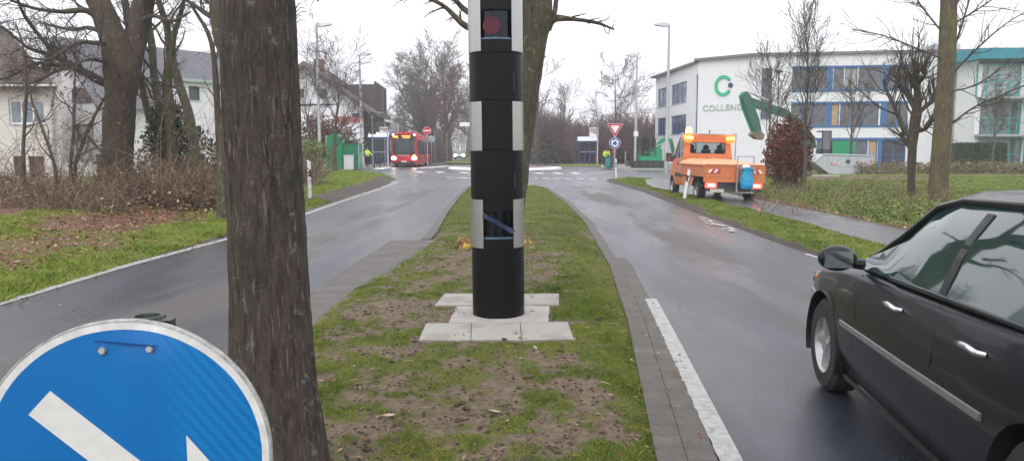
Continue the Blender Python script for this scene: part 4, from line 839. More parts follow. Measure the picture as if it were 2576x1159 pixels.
for z0, z1 in ((w2b, w2t), (w1b, w1t)):
    w = MB().lathe([(RC - .035, z0 + .002), (RC - .035, z1 - .002)], 40, a0=R(-150), a1=R(-24)).build('camera_window', inner, col, smooth=180)
    MB().lathe([(.16, z0 + .0015), (RC - .006, z0 + .0015), (RC - .006, z0 + .014), (RC - .012, z0 + .016), (.16, z0 + .016)], 40, a0=F0 + .02, a1=F1 - .02).build('window_sill', vary('sill_blue_grey', (.10, .17, .27), .3, .2, .1, 8), col, smooth=30)
a = P(1247, 65, YC - RC + .03)
MB().disc((a.x - cx - .012, -(RC - .028), a.z - gz), .078, 'Y', 32, .012).build('flash_filter', vary('dark_red_filter', (.16, .004, .012), .18, 0, .2, 20), col, smooth=30)
a = P(1257, 562, YC - RC + .03); bm = MB().box((a.x - cx - .004, -(RC - .022), a.z - gz), (.33, .006, .042), Matrix.Rotation(R(30), 3, 'Y')); bm.build('diagonal_strip', vary('blue_grey_strip', (.035, .055, .10), .3, 0, .1, 10), col)
for z0, z1 in ((w2b, w2t), (w1b, w1t)): MB().lathe([(RC - .003, z0 + .017), (RC - .003, z1 - .002)], 30, a0=F0 + .02, a1=F1 - .02).build('window_pane', M['clear_dark'], col, smooth=180)
for pt, pb in ((-60, 127), (254, 379), (503, 626)):
    for a0, a1 in ((R(-205), R(-121)), (R(-53), R(20))):
        mb = MB(); z0, z1 = zc(pb), zc(pt); N = 26; rr = RC + .004
        mb.lathe([(RC - .002, z0), (rr, z0 + .001), (rr, z1 - .001), (RC - .002, z1)], N, a0=a0, a1=a1)
        for aa in (a0, a1):
            c_, s_ = math.cos(aa), math.sin(aa); mb.add([((RC - .002) * c_, (RC - .002) * s_, z0), (rr * c_, rr * s_, z0), (rr * c_, rr * s_, z1), ((RC - .002) * c_, (RC - .002) * s_, z1)], [(0, 1, 2, 3)])
        mb.build('reflective_strip', M['reflector'], col, smooth=40)
for py0, py1 in ((180, 226), (432, 478)):
    aa = R(-49.5); z0, z1 = zc(py1), zc(py0); o = MB().box((RC * math.cos(aa), RC * math.sin(aa), (z0 + z1) / 2), (.012, .016, z1 - z0), aa); h_ = o.build('door_handle', M['black'], col)
    MB().lathe([(RC + .0008, z0 - .10), (RC + .0012, z0 - .10), (RC + .0012, z1 + .15)], 1, a0=R(-42), a1=R(-41.2)).build('door_gap', M['black'], col)
# slabs and concrete
def slab(name, pts, z, th, mat, lab, cat, group=None, kind=None, rough=0):
    q = [G(x, y, z) for x, y in pts]; c = sum(q, Vector()) / len(q); n = 10
    mb = MB(); V = []
    for i in range(n + 1):
        for j in range(n + 1):
            u, w = i / n, j / n; p = (q[0] * (1 - u) + q[1] * u) * (1 - w) + (q[3] * (1 - u) + q[2] * u) * w
            e = (i in (0, n)) or (j in (0, n)); dz = (rough * mnoise.fractal(p * 6, 1, 2, 3) if rough else 0) - (.003 if e else 0)
            if rough and e: p = p + Vector((mnoise.noise(p * 9), mnoise.noise(p * 7 + Vector((4, 4, 4))), 0)) * rough * 2
            V.append(tuple(p - c + Vector((0, 0, dz))))
    idx = np.arange((n + 1) ** 2).reshape(n + 1, n + 1); mb.add(V, np.stack([idx[:-1, :-1], idx[1:, :-1], idx[1:, 1:], idx[:-1, 1:]], -1).reshape(-1, 4))
    ring_ = [0 * (n + 1) + j for j in range(n + 1)] + [i * (n + 1) + n for i in range(1, n + 1)] + [n * (n + 1) + j for j in range(n - 1, -1, -1)] + [i * (n + 1) for i in range(n - 1, 0, -1)]
    b = mb.n; mb.add([(V[k][0], V[k][1], V[k][2] - th) for k in ring_], [(0, 0, 0)] if False else [(0, 1, 2)]); mb.Q.pop()
    m_ = len(ring_); mb.Q.append(np.array([[ring_[k], ring_[(k + 1) % m_], b + (k + 1) % m_, b + k] for k in range(m_)]))
    o = mb.build(name, mat, smooth=30); o.location = c; return tag(o, lab, cat, group, kind)
m = NM('paving_slab'); v = m.coord((1, 1, 1), 'World'); c = m.ramp(m.noise(v, 3.2, 4, .5), [(.42, (.24, .225, .20)), (.5, (.31, .30, .27))]); c = m.mix(m.ramp(m.noise(v, 45, 5), [(.35, .35), (.6, 0)]), c, (.22, .20, .17)); m.col(c); m.set(Roughness=.75); m.bump(m.noise(v, 120, 3), .25, .002); M['slab'] = m.m
GS = 'concrete paving slabs around the camera column'
slab('paving_slab', [(1053, 853.5), (1183, 853.5), (1184.5, 810.5), (1072, 811.5)], .072, .05, M['slab'], 'left slab of the front row before the camera column', 'slab', GS)
slab('paving_slab', [(1185, 853.5), (1311, 853.5), (1307, 809), (1186.5, 810.5)], .072, .05, M['slab'], 'middle slab of the front row before the camera column', 'slab', GS)
slab('paving_slab', [(1313, 853.5), (1443, 851), (1427, 807.5), (1309, 809)], .072, .05, M['slab'], 'right slab of the front row before the camera column', 'slab', GS)
slab('paving_slab', [(1093, 766.5), (1247, 766.5), (1247, 737), (1119, 737)], .072, .05, M['slab'], 'left slab of the rear row behind the camera column', 'slab', GS)
slab('paving_slab', [(1249, 766.5), (1405, 766), (1405, 737), (1249, 737)], .072, .05, M['slab'], 'right slab of the rear row behind the camera column', 'slab', GS)
slab('concrete_base', [(1128, 811), (1379, 808), (1382, 768), (1150, 768)], .074, .08, vary('fresh_concrete', (.33, .31, .285), .85, 0, .22, 6, .5, 50, kind='World'), None, None, kind='structure', rough=.006)
# wood chunks at the foot of the tree behind
def chunk(px, py, w, lab, seed):
    random.seed(seed); g0 = G(px, py, .04); n = 9; secs = []
    for k, z in enumerate((-.03, .06, .15, .2)):
        r = w * (1, .95, .75, .45)[k]; secs.append([(r * math.cos(j / n * 6.283) * random.uniform(.75, 1.2), r * .8 * math.sin(j / n * 6.283) * random.uniform(.75, 1.2), z * w / .16 + random.uniform(-.02, .02)) for j in range(n)])
    m = NM('freshly_cut_mossy_wood'); v = m.coord(); m.col(m.ramp(m.noise(v, 9, 5, .6, .8), [(.36, (.07, .035, .015)), (.5, (.16, .09, .03)), (.6, (.42, .30, .04))])); m.set(Roughness=.8); m.bump(m.noise(v, 40, 4), .7, .01)
    o = MB().loft(secs).build('wood_chunk', m.m); o.location = g0; tag(o, lab, 'wood chunk')
chunk(1166, 628, .15, 'yellow brown wood chunk left of the camera column', 3); chunk(1318, 618, .14, 'reddish wood chunk right behind the camera column', 5); random.seed(9)
# ------------------------------------------------------------------ near blue arrow sign
YS = 1.55
cc = P(322, 1150, YS); sg = thing('keep_right_sign', 'large close blue round sign with white arrow pointing down to the right', 'sign', (cc.x, YS, 0), rot=(0, 0, R(6)))
RS = 356 * S(YS) * 1.015; zc0 = cc.z
def plate(mb, r0, r1, y, dent=True, th=.002):
    n = 96; ks = 10; V = []
    for i in range(ks + 1):
        r = r0 + (r1 - r0) * i / ks
        for j in range(n):
            a = j / n * 2 * math.pi; x, z = r * math.cos(a), r * math.sin(a); V.append(dentf(x, y, z))
    idx = np.arange((ks + 1) * n).reshape(ks + 1, n); nx_ = np.roll(idx, -1, 1); mb.add(V, np.stack([idx[:-1], nx_[:-1], nx_[1:], idx[1:]], -1).reshape(-1, 4)); return mb
def dentf(x, y, z):
    k = math.exp(-((x - .055) / .07) ** 2) * max(0, (z - RS * .72) / (RS * .28)); return (x, y + .014 * k, z - .003 * k + zc0)
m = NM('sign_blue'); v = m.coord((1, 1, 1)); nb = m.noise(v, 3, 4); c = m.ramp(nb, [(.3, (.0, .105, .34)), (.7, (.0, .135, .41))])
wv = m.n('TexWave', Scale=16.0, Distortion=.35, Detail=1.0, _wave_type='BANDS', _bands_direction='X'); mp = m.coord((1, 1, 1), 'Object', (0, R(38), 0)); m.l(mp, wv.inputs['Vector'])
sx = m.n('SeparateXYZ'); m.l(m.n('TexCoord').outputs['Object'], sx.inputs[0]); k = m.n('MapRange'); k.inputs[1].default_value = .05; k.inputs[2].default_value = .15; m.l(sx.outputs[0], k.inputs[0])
kk = m.math('MULTIPLY', k.outputs[0], m.ramp(wv.outputs['Fac'], [(.35, 0), (.65, .55)])); c = m.mix(kk, c, (.0, .19, .46))  # lighter stripes on the right: dew and wet reflections painted into the blue
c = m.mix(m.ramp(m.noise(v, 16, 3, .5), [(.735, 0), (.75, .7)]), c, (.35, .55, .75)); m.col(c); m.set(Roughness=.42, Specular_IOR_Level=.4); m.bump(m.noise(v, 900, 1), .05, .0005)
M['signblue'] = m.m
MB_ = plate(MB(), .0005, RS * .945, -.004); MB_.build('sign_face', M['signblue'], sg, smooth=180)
plate(MB(), RS * .945, RS * .997, -.0042).build('white_border', vary('sign_border_white', (.58, .58, .57), .45, 0, .2, 20), sg, smooth=180)
plate(MB(), .0005, RS, 0.002).build('backing', M['steel'], sg, smooth=180)
rim = MB(); n = 96; secs = []
for j in range(n + 1):
    a = j / n * 2 * math.pi; ss = []
    for r, y in ((RS, -.005), (RS + .0035, -.004), (RS + .0035, .012), (RS, .012)): ss.append(dentf(r * math.cos(a), y, r * math.sin(a)))
    secs.append(ss)
rim.loft(secs, True, False).build('rim', vary('scuffed_rim', (.33, .33, .32), .6, .2, .5, 40), sg, smooth=60)
s_ = S(YS)
def loc(px, py): return ((px - 322) * s_, -(py - 1150) * s_)
ax = Vector((.735, -.678)); A0 = Vector(loc(116, 993)); nrm = Vector((.678, .735))
def mir(p): d = Vector(p) - A0; return A0 + ax * d.dot(ax) - nrm * d.dot(nrm)
b1 = Vector(loc(473, 1093)); q1 = Vector(loc(575, 1225)); tip = A0 + ax * (585 * s_); in1 = Vector(loc(474, 1262)); hw_ = 41 * s_
sh1 = [A0 + nrm * hw_, A0 + ax * (405 * s_) + nrm * hw_]
poly = [sh1[0], sh1[1], b1 + (in1 - b1) * .0 + Vector((0, 0)), ]
poly = [A0 + nrm * hw_, A0 + ax * (420 * s_) + nrm * hw_, Vector(loc(473, 1230)), b1, q1, tip, mir(q1), mir(b1), mir(Vector(loc(473, 1230))), mir(A0 + ax * (420 * s_) + nrm * hw_), A0 - nrm * hw_]
MB().prism([(p.x, p.y + zc0) for p in poly][::-1], (-.0062, -.0045)).build('arrow', vary('arrow_white', (.60, .60, .58), .45, 0, .07, 30), sg)
for bx_, by_ in ((277, 861), (391, 860)):
    lx, lz = loc(bx_, by_); p = dentf(lx, -.006, lz); bo = MB().disc(p, .0082, 'Y', 6, .010).build('bolt', M['steel'], sg); MB().disc((p[0], p[1] - .004, p[2]), .0055, 'Y', 12, .006).build('bolt_head', M['ltgrey'], bo)
lx, lz = loc(334, 850); MB().prism([(lx - .062, lz + zc0 + .012), (lx + .06, lz + zc0 - .002), (lx + .06, lz + zc0 - .004), (lx - .0, lz + zc0 + .002)], (-.0072, -.004)).build('scratch', vary('deep_blue_crease', (.0, .03, .16), .5, 0, .1, 30), sg)
lx, lz = loc(360, 806); pl = MB().tube([(lx, .064, 0), (lx, .064, lz + zc0 - .012)], .030, 24); pl.build('post', M['steel'], sg, smooth=40)
cp = MB().lathe([(.024, lz + zc0 - .02), (.036, lz + zc0 - .02), (.037, lz + zc0 + .006), (.034, lz + zc0 + .012), (.026, lz + zc0 + .012), (.024, lz + zc0)], 24, (lx, .064, 0)); cp.box((lx + .044, .045, lz + zc0 - .002), (.03, .03, .018)); cp.build('clamp', vary('wet_dark_clamp', (.035, .04, .038), .3, .4, .5, 60), sg, smooth=40)
# ------------------------------------------------------------------ marker posts
def marker(px, py, h, lab, tilt=0, back=False, w=.12, rz=0, z=0.05):
    g0 = G(px, py, z); t = thing('marker_post', lab, 'marker post', (g0.x, g0.y, z - .05), rot=(0, tilt, rz), group='white roadside marker posts')
    sec_ = [(-w / 2, .05), (-w * .3, -.02), (0, -.045), (w * .3, -.02), (w / 2, .05)]; h2 = h - .05
    secs = [[(x, y, z) for x, y in sec_] for z in (0, h2 - .10)]; secs.append([(x, y, h + (x / w) * (-.07)) for x, y in sec_])
    MB().loft(secs).build('post_body', M['signwhite'], t, smooth=20)
    z0, z1 = h * .60, h * .80; band = [[(x * 1.04, y * 1.06 - .001, zz + (x / w) * -.07) for x, y in sec_] for zz in (z0, z1)]
    MB().loft(band).build('black_band', M['black'], t)
    rf = vary('reflector_white', (.75, .75, .72), .3, 0, .05, 20)
    if back:
        for zz in (z0 + (z1 - z0) * .27, z0 + (z1 - z0) * .75): MB().ball((0, -.048, zz), .032, 12, 6, (1, .3, 1)).build('reflector', rf, t)
    else: MB().box((0, -.05, (z0 + z1) / 2), (.045, .008, (z1 - z0) * .7)).build('reflector', rf, t)
    return t
marker(778, 497, 1.22, 'white marker post standing upright on the left verge', back=True, z=.12)
marker(1722, 500, .99, 'white marker post leaning beside the orange truck', tilt=R(8.5))
marker(1549, 449, 1.18, 'white marker post in front of the give way sign', tilt=R(-1), z=0)
# ------------------------------------------------------------------ signs on posts
def rrect(w, h, r, n=5):
    o = []
    for cx_, cz_, a0 in ((w / 2 - r, h / 2 - r, 0), (-w / 2 + r, h / 2 - r, 90), (-w / 2 + r, -h / 2 + r, 180), (w / 2 - r, -h / 2 + r, 270)):
        for k in range(n + 1): a = R(a0 + 90 * k / n); o.append((cx_ + r * math.cos(a), cz_ + r * math.sin(a)))
    return o
def T(x, y, z): return Matrix.Translation((x, y, z))
YG = 43.4; p = P(1547, 320, YG); sg = thing('give_way_sign', 'give way triangle above a blue roundabout disc on one post', 'sign', (p.x, YG, 0))
zt = P(1547, 311.5, YG).z; zb = P(1547, 345, YG).z; w_ = 20.2 * S(YG)
def tri(k):
    c_ = (2 * zt + zb) / 3; return [(-w_ * k, c_ + (zt - c_) * k), (w_ * k, c_ + (zt - c_) * k), (0, c_ + (zb - c_) * k)][::-1]
MB().prism(tri(1.0), (0, .02)).build('white_edge', M['signwhite'], sg); MB().prism(tri(.93), (-.004, 0)).build('red_border', M['red'], sg); MB().prism(tri(.58), (-.008, -.004)).build('white_centre', M['signwhite'], sg)
zc_ = P(1547, 360.5, YG).z; r_ = 14.2 * S(YG); MB().disc((0, .01, zc_), r_, 'Y', 36, .02).build('disc_edge', M['signwhite'], sg)
blue = vary('sign_blue_far', (.01, .06, .28), .4, 0, .1, 9); fd = MB().disc((0, -.004, zc_), r_ * .94, 'Y', 36, .008).build('blue_disc', blue, sg)
am = MB()
for k in range(3):
    a0 = R(120 * k + 100); pts = []
    ro, ri = r_ * .68, r_ * .40
    for j in range(7): a = a0 - R(78) * j / 6; pts.append((ro * math.cos(a), ro * math.sin(a)))
    a = a0 - R(78); pts += [(r_ * .84 * math.cos(a), r_ * .84 * math.sin(a)), (r_ * .55 * math.cos(a - R(42)), r_ * .55 * math.sin(a - R(42))), (r_ * .22 * math.cos(a), r_ * .22 * math.sin(a))]
    for j in range(6, -1, -1): a = a0 - R(78) * j / 6; pts.append((ri * math.cos(a), ri * math.sin(a)))
    am.prism([(x, z + zc_) for x, z in pts], (-.012, -.008))
am.build('arrows', M['signwhite'], fd)
MB().tube([(0, .045, -.05), (0, .045, zt - .05)], .038, 12).build('post', M['steel'], sg, smooth=40)
# no entry
YN = 68; p = P(1074, 329, YN); sg = thing('no_entry_sign', 'round red no entry sign with white bar on a tall grey post', 'sign', (p.x, YN, 0)); r_ = 10 * S(YN)
MB().disc((0, 0, p.z), r_, 'Y', 32, .02).build('white_edge', M['signwhite'], sg); MB().disc((0, -.014, p.z), r_ * .93, 'Y', 32, .008).build('red_disc', M['red'], sg)
MB().box((0, -.022, p.z), (r_ * 1.5, .008, r_ * .34)).build('white_bar', M['signwhite'], sg); MB().tube([(0, .05, 0), (0, .05, p.z)], .045, 10).build('post', M['steel'], sg, smooth=40)
# plain round signs seen from the side or back
def roundsign(px, py, rpx, Y, lab, mat, low=0, boards=None):
    p = P(px, py, Y); t = thing('round_sign', lab, 'sign', (p.x, Y, 0)); MB().disc((0, 0, p.z), rpx * S(Y), 'Y', 32, .03).build('disc', mat, t)
    MB().tube([(0, -.045, low), (0, -.045, p.z + .1)], .042, 10).build('post', M['steel'], t, smooth=40)
    for (x0, x1, y0, y1) in boards or []:
        a, b = P(x0, y1, Y), P(x1, y0, Y); MB().bx(a.x - p.x, b.x - p.x, -.01, .02, a.z, b.z).build('board', M['dgrey'], t)
    return t
roundsign(936, 295, 12.3, 56, 'dark back of a round sign with boards beneath on a grey post', M['dgrey'], 0, [(930, 945, 312, 324), (929, 945, 327, 338)])
roundsign(1085, 350, 8.5, 82, 'pale turquoise round sign back behind the no entry sign', vary('turquoise_grey', (.28, .42, .46), .5, 0, .3, 5))
def pole(px, Y, top, lab, r=.04, plate=None, nm='road_post'):
    p = P(px, top, Y); t = thing(nm, lab, 'post', (p.x, Y, 0)); MB().tube([(0, 0, 0), (0, 0, p.z)], r, 10).build('shaft', M['steel'], t, smooth=40)
    MB().lathe([(.001, p.z + .03), (r * 1.2, p.z), (r * 1.2, p.z - .04), (.001, p.z - .04)], 10).build('cap', M['steel'], t)
    if plate: a, b = P(plate[0], plate[3], Y), P(plate[1], plate[2], Y); MB().bx(a.x - p.x, b.x - p.x, -.06, -.045, a.z, b.z).build('name_plate', M['signwhite'], t)
pole(1093, 92, 330, 'thin grey post right of the red bus'); pole(1123.5, 86, 337, 'thin grey post beside the distant road')
pole(1184, 80, 303, 'post carrying a plain white street plate left of the column', plate=(1156, 1182, 308, 318))
pole(1573, 72, 382, 'short wooden post by the person with the green bag', .05)
# ------------------------------------------------------------------ street lamps
def lamp(px, py, Y, side, lab, box=None, hw=1.0):
    p = P(px, py, Y); t = thing('street_lamp', lab, 'street lamp', (p.x, Y, 0), group='tall grey street lamps')
    MB().lathe([(.15, 0), (.15, 1.6), (.12, 1.7), (.075, p.z - .3), (.075, p.z)], 14).build('pole', M['steel'], t, smooth=40)
    L_ = 1.0 * hw; secs = []
    for u, w, h0, h1 in ((0, .09, -.10, .08), (.12, .13, -.12, .12), (.5, .19, -.10, .13), (.85, .16, -.03, .10), (1, .08, .02, .07)):
        x = side * u * L_; rise = .06 * u * 0; secs.append([(x, -w, p.z + h0), (x, w, p.z + h0), (x, w * .7, p.z + h1), (x, -w * .7, p.z + h1)])
    hd = MB().loft(secs).build('lamp_head', M['ltgrey'], t, smooth=30); MB().box((side * L_ * .55, 0, p.z - .065), (L_ * .6, .2, .03)).build('diffuser', vary('lamp_diffuser', (.5, .5, .48), .3, 0, .1, 10), hd)
    if box: MB().box((0, -.13, P(px, box, Y).z), (.38, .06, .42)).build('small_sign', M['signwhite'], t)
lamp(796, 63, 49.5, 1, 'nearest street lamp on the left, right beside the close dark trunk')
lamp(904, 137, 66, 1, 'second street lamp on the left, in front of the bus shelter')
lamp(1683, 63, 49.5, -1, 'nearest street lamp on the right, behind the orange truck')
lamp(1602, 140, 66, -1, 'further street lamp on the right with a small white sign, beside the small excavator', box=337)
t_ = P(1959, 182, 66); t = thing('garden_lamp', 'short dark lamp post in front of the white office wall', 'street lamp', (t_.x, 66, 0)); MB().tube([(0, 0, 0), (0, 0, t_.z)], [.06, .045], 10).build('pole', M['dgrey'], t, smooth=40); MB().lathe([(.05, t_.z - .1), (.32, t_.z), (.30, t_.z + .12), (.001, t_.z + .2)], 16).build('lamp_head', M['dgrey'], t, smooth=40)
# ------------------------------------------------------------------ wheels and vehicles
def wheel(parent, x, y, r, w, side, rimmat, spokes=5, name='wheel'):
    s = side; o = MB().lathe([(r * .62, -w / 2), (r * .9, -w / 2), (r, -w * .36), (r, w * .36), (r * .9, w / 2), (r * .62, w / 2), (r * .6, 0), (r * .62, -w / 2)], 36, (0, 0, 0), 'X').build(name, M['rubber'], parent, smooth=40); o.location = (x, y, r)
    rm = MB().lathe([(r * .62, s * w * .48), (r * .58, s * w * .38), (r * .52, s * w * .16), (.001, s * w * .16)], 30, (0, 0, 0), 'X')
    for k in range(spokes):
        a = k / spokes * 2 * math.pi; c_ = Vector((s * w * .30, math.cos(a) * r * .33, math.sin(a) * r * .33)); rm.box(c_, (w * .18, r * .5, r * .13), Matrix.Rotation(a, 3, 'X'))
    rm.disc((s * w * .36, 0, 0), r * .17, 'X', 16, .03); rm.build('rim', rimmat, o, smooth=30); return o
def booled(o, cutters):
    for c in cutters:
        md = o.modifiers.new('b', 'BOOLEAN'); md.operation = 'DIFFERENCE'; md.object = c; md.solver = 'EXACT'
    bake(o)
    for c in cutters: bpy.data.objects.remove(c)
    return o
def body_secs(st, n=1):
    secs = []
    ys = [s[0] for s in st]; yy = np.unique(np.concatenate([np.linspace(ys[0], ys[-1], 44), ys]))
    for y in yy:
        w, zb, zs, cr = [float(np.interp(y, ys, [s[k] for s in st])) for k in (1, 2, 3, 4)]; h = zs - zb
        half = [(0, zb), (w * .82, zb), (w * .95, zb + .06), (w * .995, zb + h * .3), (w, zb + h * .55), (w * .985, zb + h * .62), (w * .965, zs - .06), (w * .92, zs - .012), (w * .85, zs + .006), (w * .45, zs + cr * .8), (0, zs + cr)]
        secs.append([(x, y, z) for x, z in half] + [(-x, y, z) for x, z in half[::-1][1:-1]])
    return secs
def make_car(t, st, gh, paint, glassm, wheels, r, rimm, roofm, w=.86, trim=True, tyw=.2):
    bd = MB().loft(body_secs(st)).build('body', paint, t, smooth=50)
    bpy.context.view_layer.update(); cut = []
    for y in wheels:
        for s in (-1, 1):
            c = MB().lathe([(.001, -.2), (r * 1.16, -.2), (r * 1.16, .2), (.001, .2)], 32, (s * (w - .06), y, r * 1.02), 'X').build('cutter', None, t); cut.append(c)
    booled(bd, cut); 
    for y in wheels:
        for s in (-1, 1):
            MB().lathe([(r * 1.15, -.14), (r * 1.15, .0)], 24, (s * (w - .14), y, r * 1.02), 'X', a0=R(-20), a1=R(200)).build('wheel_arch', M['black'], t); wheel(t, s * (w - tyw / 2 - .015), y, r, tyw, s, rimm)
    secs = []
    for y, wb, zb, wt, zt in gh: secs.append([(-wb, y, zb), (-(wb + wt) / 2 - .02, y, (zb + zt) / 2), (-wt, y, zt - .05), (-wt + .10, y, zt), (0, y, zt + .015), (wt - .10, y, zt), (wt, y, zt - .05), ((wb + wt) / 2 + .02, y, (zb + zt) / 2), (wb, y, zb)])
    MB().loft(secs).build('windows', glassm, t, smooth=35)
    rf = [[(-(s[3] + .006), s[0], s[4] - .055), (-s[3] + .09, s[0], s[4] + .008), (0, s[0], s[4] + .024), (s[3] - .09, s[0], s[4] + .008), (s[3] + .006, s[0], s[4] - .055), (0, s[0], s[4] - .02)] for s in gh if s[4] > gh[2][4] - .06]
    MB().loft(rf).build('roof', roofm, t, smooth=35); return bd
black_paint = NM('black_car_paint'); v = black_paint.coord(); black_paint.col(black_paint.ramp(black_paint.noise(v, 3, 4), [(.3, (.006, .007, .009)), (.7, (.009, .011, .014))])); black_paint.set(Roughness=.3, Coat_Weight=.22, Coat_Roughness=.06, Specular_IOR_Level=.2); black_paint = black_paint.m
carglass = glass('tinted_car_glass', (.02, .048, .044), 2.1, .04)
rimm = vary('alloy_rim', (.42, .42, .42), .35, .7, .1, 8)
hd = R(-6.5); fw = Vector((2.13, 5.20)); lf = Vector((-.86, 3.42)); rot = Matrix.Rotation(hd, 2); o_ = fw - rot @ lf
car = thing('parked_car' if False else 'car', 'close black hatchback with silver side trim at the right edge', 'car', (o_.x, o_.y, 0), hd)
ST = [(0, .60, .38, .78, .02), (.08, .76, .30, .90, .03), (.3, .83, .22, .98, .03), (1.0, .86, .19, .985, .02), (2.0, .865, .18, .955, .02), (2.9, .86, .18, .925, .03), (3.2, .855, .2, .90, .05), (3.7, .83, .22, .82, .06), (4.0, .78, .25, .74, .06), (4.18, .68, .30, .66, .04), (4.25, .55, .36, .58, .02)]
GH = [(.18, .76, .97, .60, 1.06), (.45, .79, .98, .60, 1.33), (.8, .80, .98, .60, 1.42), (1.4, .81, .975, .605, 1.455), (2.0, .81, .96, .60, 1.44), (2.3, .81, .95, .585, 1.39), (2.7, .80, .935, .62, 1.17), (3.08, .76, .92, .68, .96)]
make_car(car, ST, GH, black_paint, carglass, (.78, 3.42), .315, rimm, black_paint)
def on_side(y, z, off=.0):
    w = float(np.interp(y, [s[0] for s in ST], [s[1] for s in ST])); zb = float(np.interp(y, [s[0] for s in ST], [s[2] for s in ST])); zs = float(np.interp(y, [s[0] for s in ST], [s[3] for s in ST])); h = zs - zb
    return -(float(np.interp(z, [zb + .06, zb + h * .3, zb + h * .55, zb + h * .62, zs - .06, zs], [w * .95, w * .995, w, w * .985, w * .965, w * .92])) + off)
def gside(y, z, off=.004):
    wb, zb, wt, zt = [float(np.interp(y, [s[0] for s in GH], [s[k] for s in GH])) for k in (1, 2, 3, 4)]; return -(float(np.interp(z, [zb, (zb + zt) / 2, zt - .05], [wb, (wb + wt) / 2 + .02, wt])) + off)
def ribbon(mb, pts, w, off, fn, sd=1):
    for s in (sd,):
        secs = []
        for y, z in pts: secs.append([(s * fn(y, z - w / 2, 0), y, z - w / 2), (s * fn(y, z - w / 2, off), y, z - w / 2 + .003), (s * fn(y, z + w / 2, off), y, z + w / 2 - .003), (s * fn(y, z + w / 2, 0), y, z + w / 2)])
        mb.loft(secs)
    return mb
chrome = vary('chrome_trim', (.6, .61, .62), .18, .95, .05, 8)
for sd_ in (1, -1): ribbon(MB(), [(y, .575 - .012 * (y - 2)) for y in np.linspace(1.18, 3.0, 14)], .035, .012, on_side, sd_).build('side_trim', vary('silver_trim', (.24, .25, .25), .35, .6, .1, 9), car)
for sd_ in (1, -1): ribbon(MB(), [(y, .60) for y in np.linspace(3.78, 3.98, 4)], .035, .012, on_side, sd_).build('wing_trim', vary('silver_trim_b', (.24, .25, .25), .35, .6, .1, 9), car)
for sd_ in (1, -1): ribbon(MB(), [(y, .215) for y in np.linspace(1.2, 3.0, 12)], .03, .01, on_side, sd_).build('sill_trim', M['black'], car)
for y in (1.32, 2.18): 
    for s in (1, -1):
        b = MB(); ptsx = [(s * (on_side(y + u, .83) - d), y + u, .83 + .012 * (1 - abs(u) / .1)) for u, d in ((-.10, .0), (-.08, .03), (0, .036), (.08, .03), (.10, 0))]; b.tube(ptsx, [.012, .014, .015, .014, .012], 8); b.build('door_handle', chrome, car, smooth=60)
for y in (1.70, 2.78):                          # shut lines and window pillars
    for s in (1, -1):
        MB().loft([[(s * on_side(y, z, .0008), y - .004, z), (s * on_side(y, z, .0008), y + .004, z), (s * on_side(y, z, -.01), y, z)] for z in np.linspace(.25, .93 if y < 2 else .9, 8)]).build('door_gap', M['black'], car)
for pts in ([(1.72, .96), (1.68, 1.36)], [(.92, .975), (.72, 1.30)]):
    for s in (1, -1): MB().loft([[(s * gside(a + .035, z, -.01), a + .035, z), (s * gside(a + .035, z, .006), a + .035, z), (s * gside(a - .035, z, .006), a - .035, z), (s * gside(a - .035, z, -.01), a - .035, z)] for a, z in ((pts[0][0] + (pts[1][0] - pts[0][0]) * u, pts[0][1] + (pts[1][1] - pts[0][1]) * u) for u in np.linspace(0, 1, 5))]).build('window_pillar', M['black'], car)
ap = MB()
for s in (1, -1):
    ap.tube([(s * gside(a, z, 0), a, z) for a, z in ((3.06, .95), (2.7, 1.14), (2.32, 1.345), (2.0, 1.40), (1.4, 1.415), (.8, 1.38), (.45, 1.28), (.2, 1.03))], .018, 8); ap.tube([(s * gside(a, z, .004), a, z) for a, z in ((3.06, .935), (2.3, .955), (1.4, .98), (.3, .99))], .012, 6)
ap.build('window_surround', black_paint, car, smooth=60)
for s in (-1, 1):
    mi = MB().ball((s * .96, 2.78, 1.00), .1, 16, 10, (1.15, .62, .78)); mo = mi.build('mirror', black_paint, car, smooth=180); MB().tube([(s * .80, 2.82, .96), (s * .91, 2.79, .975)], [.035, .03], 8).build('mirror_arm', M['black'], mo); MB().box((s * .97, 2.718, 1.0), (.16, .01, .10)).build('mirror_glass', vary('mirror_glass', (.3, .34, .34), .05, .9, .05, 6), mo)
for s in (-1, 1):
    MB().ball((s * .60, 4.1, .66), .14, 14, 8, (1.0, .7, .55)).build('headlight', M['winglass'], car, smooth=180); MB().box((s * .64, .06, .80), (.2, .1, .16)).build('tail_light', M['taildim'], car)
MB().box((0, 4.22, .45), (.9, .05, .14)).build('grille', M['black'], car); MB().box((0, 0.02, .62), (.52, .03, .11)).build('number_plate', M['signwhite'], car)
MB().box((-.862, 3.9, .62) if False else (on_side(3.86, .70, .0), 3.86, .72), (.012, .05, .02)).build('side_repeater', vary('orange_repeater', (.6, .15, .02), .3), car)
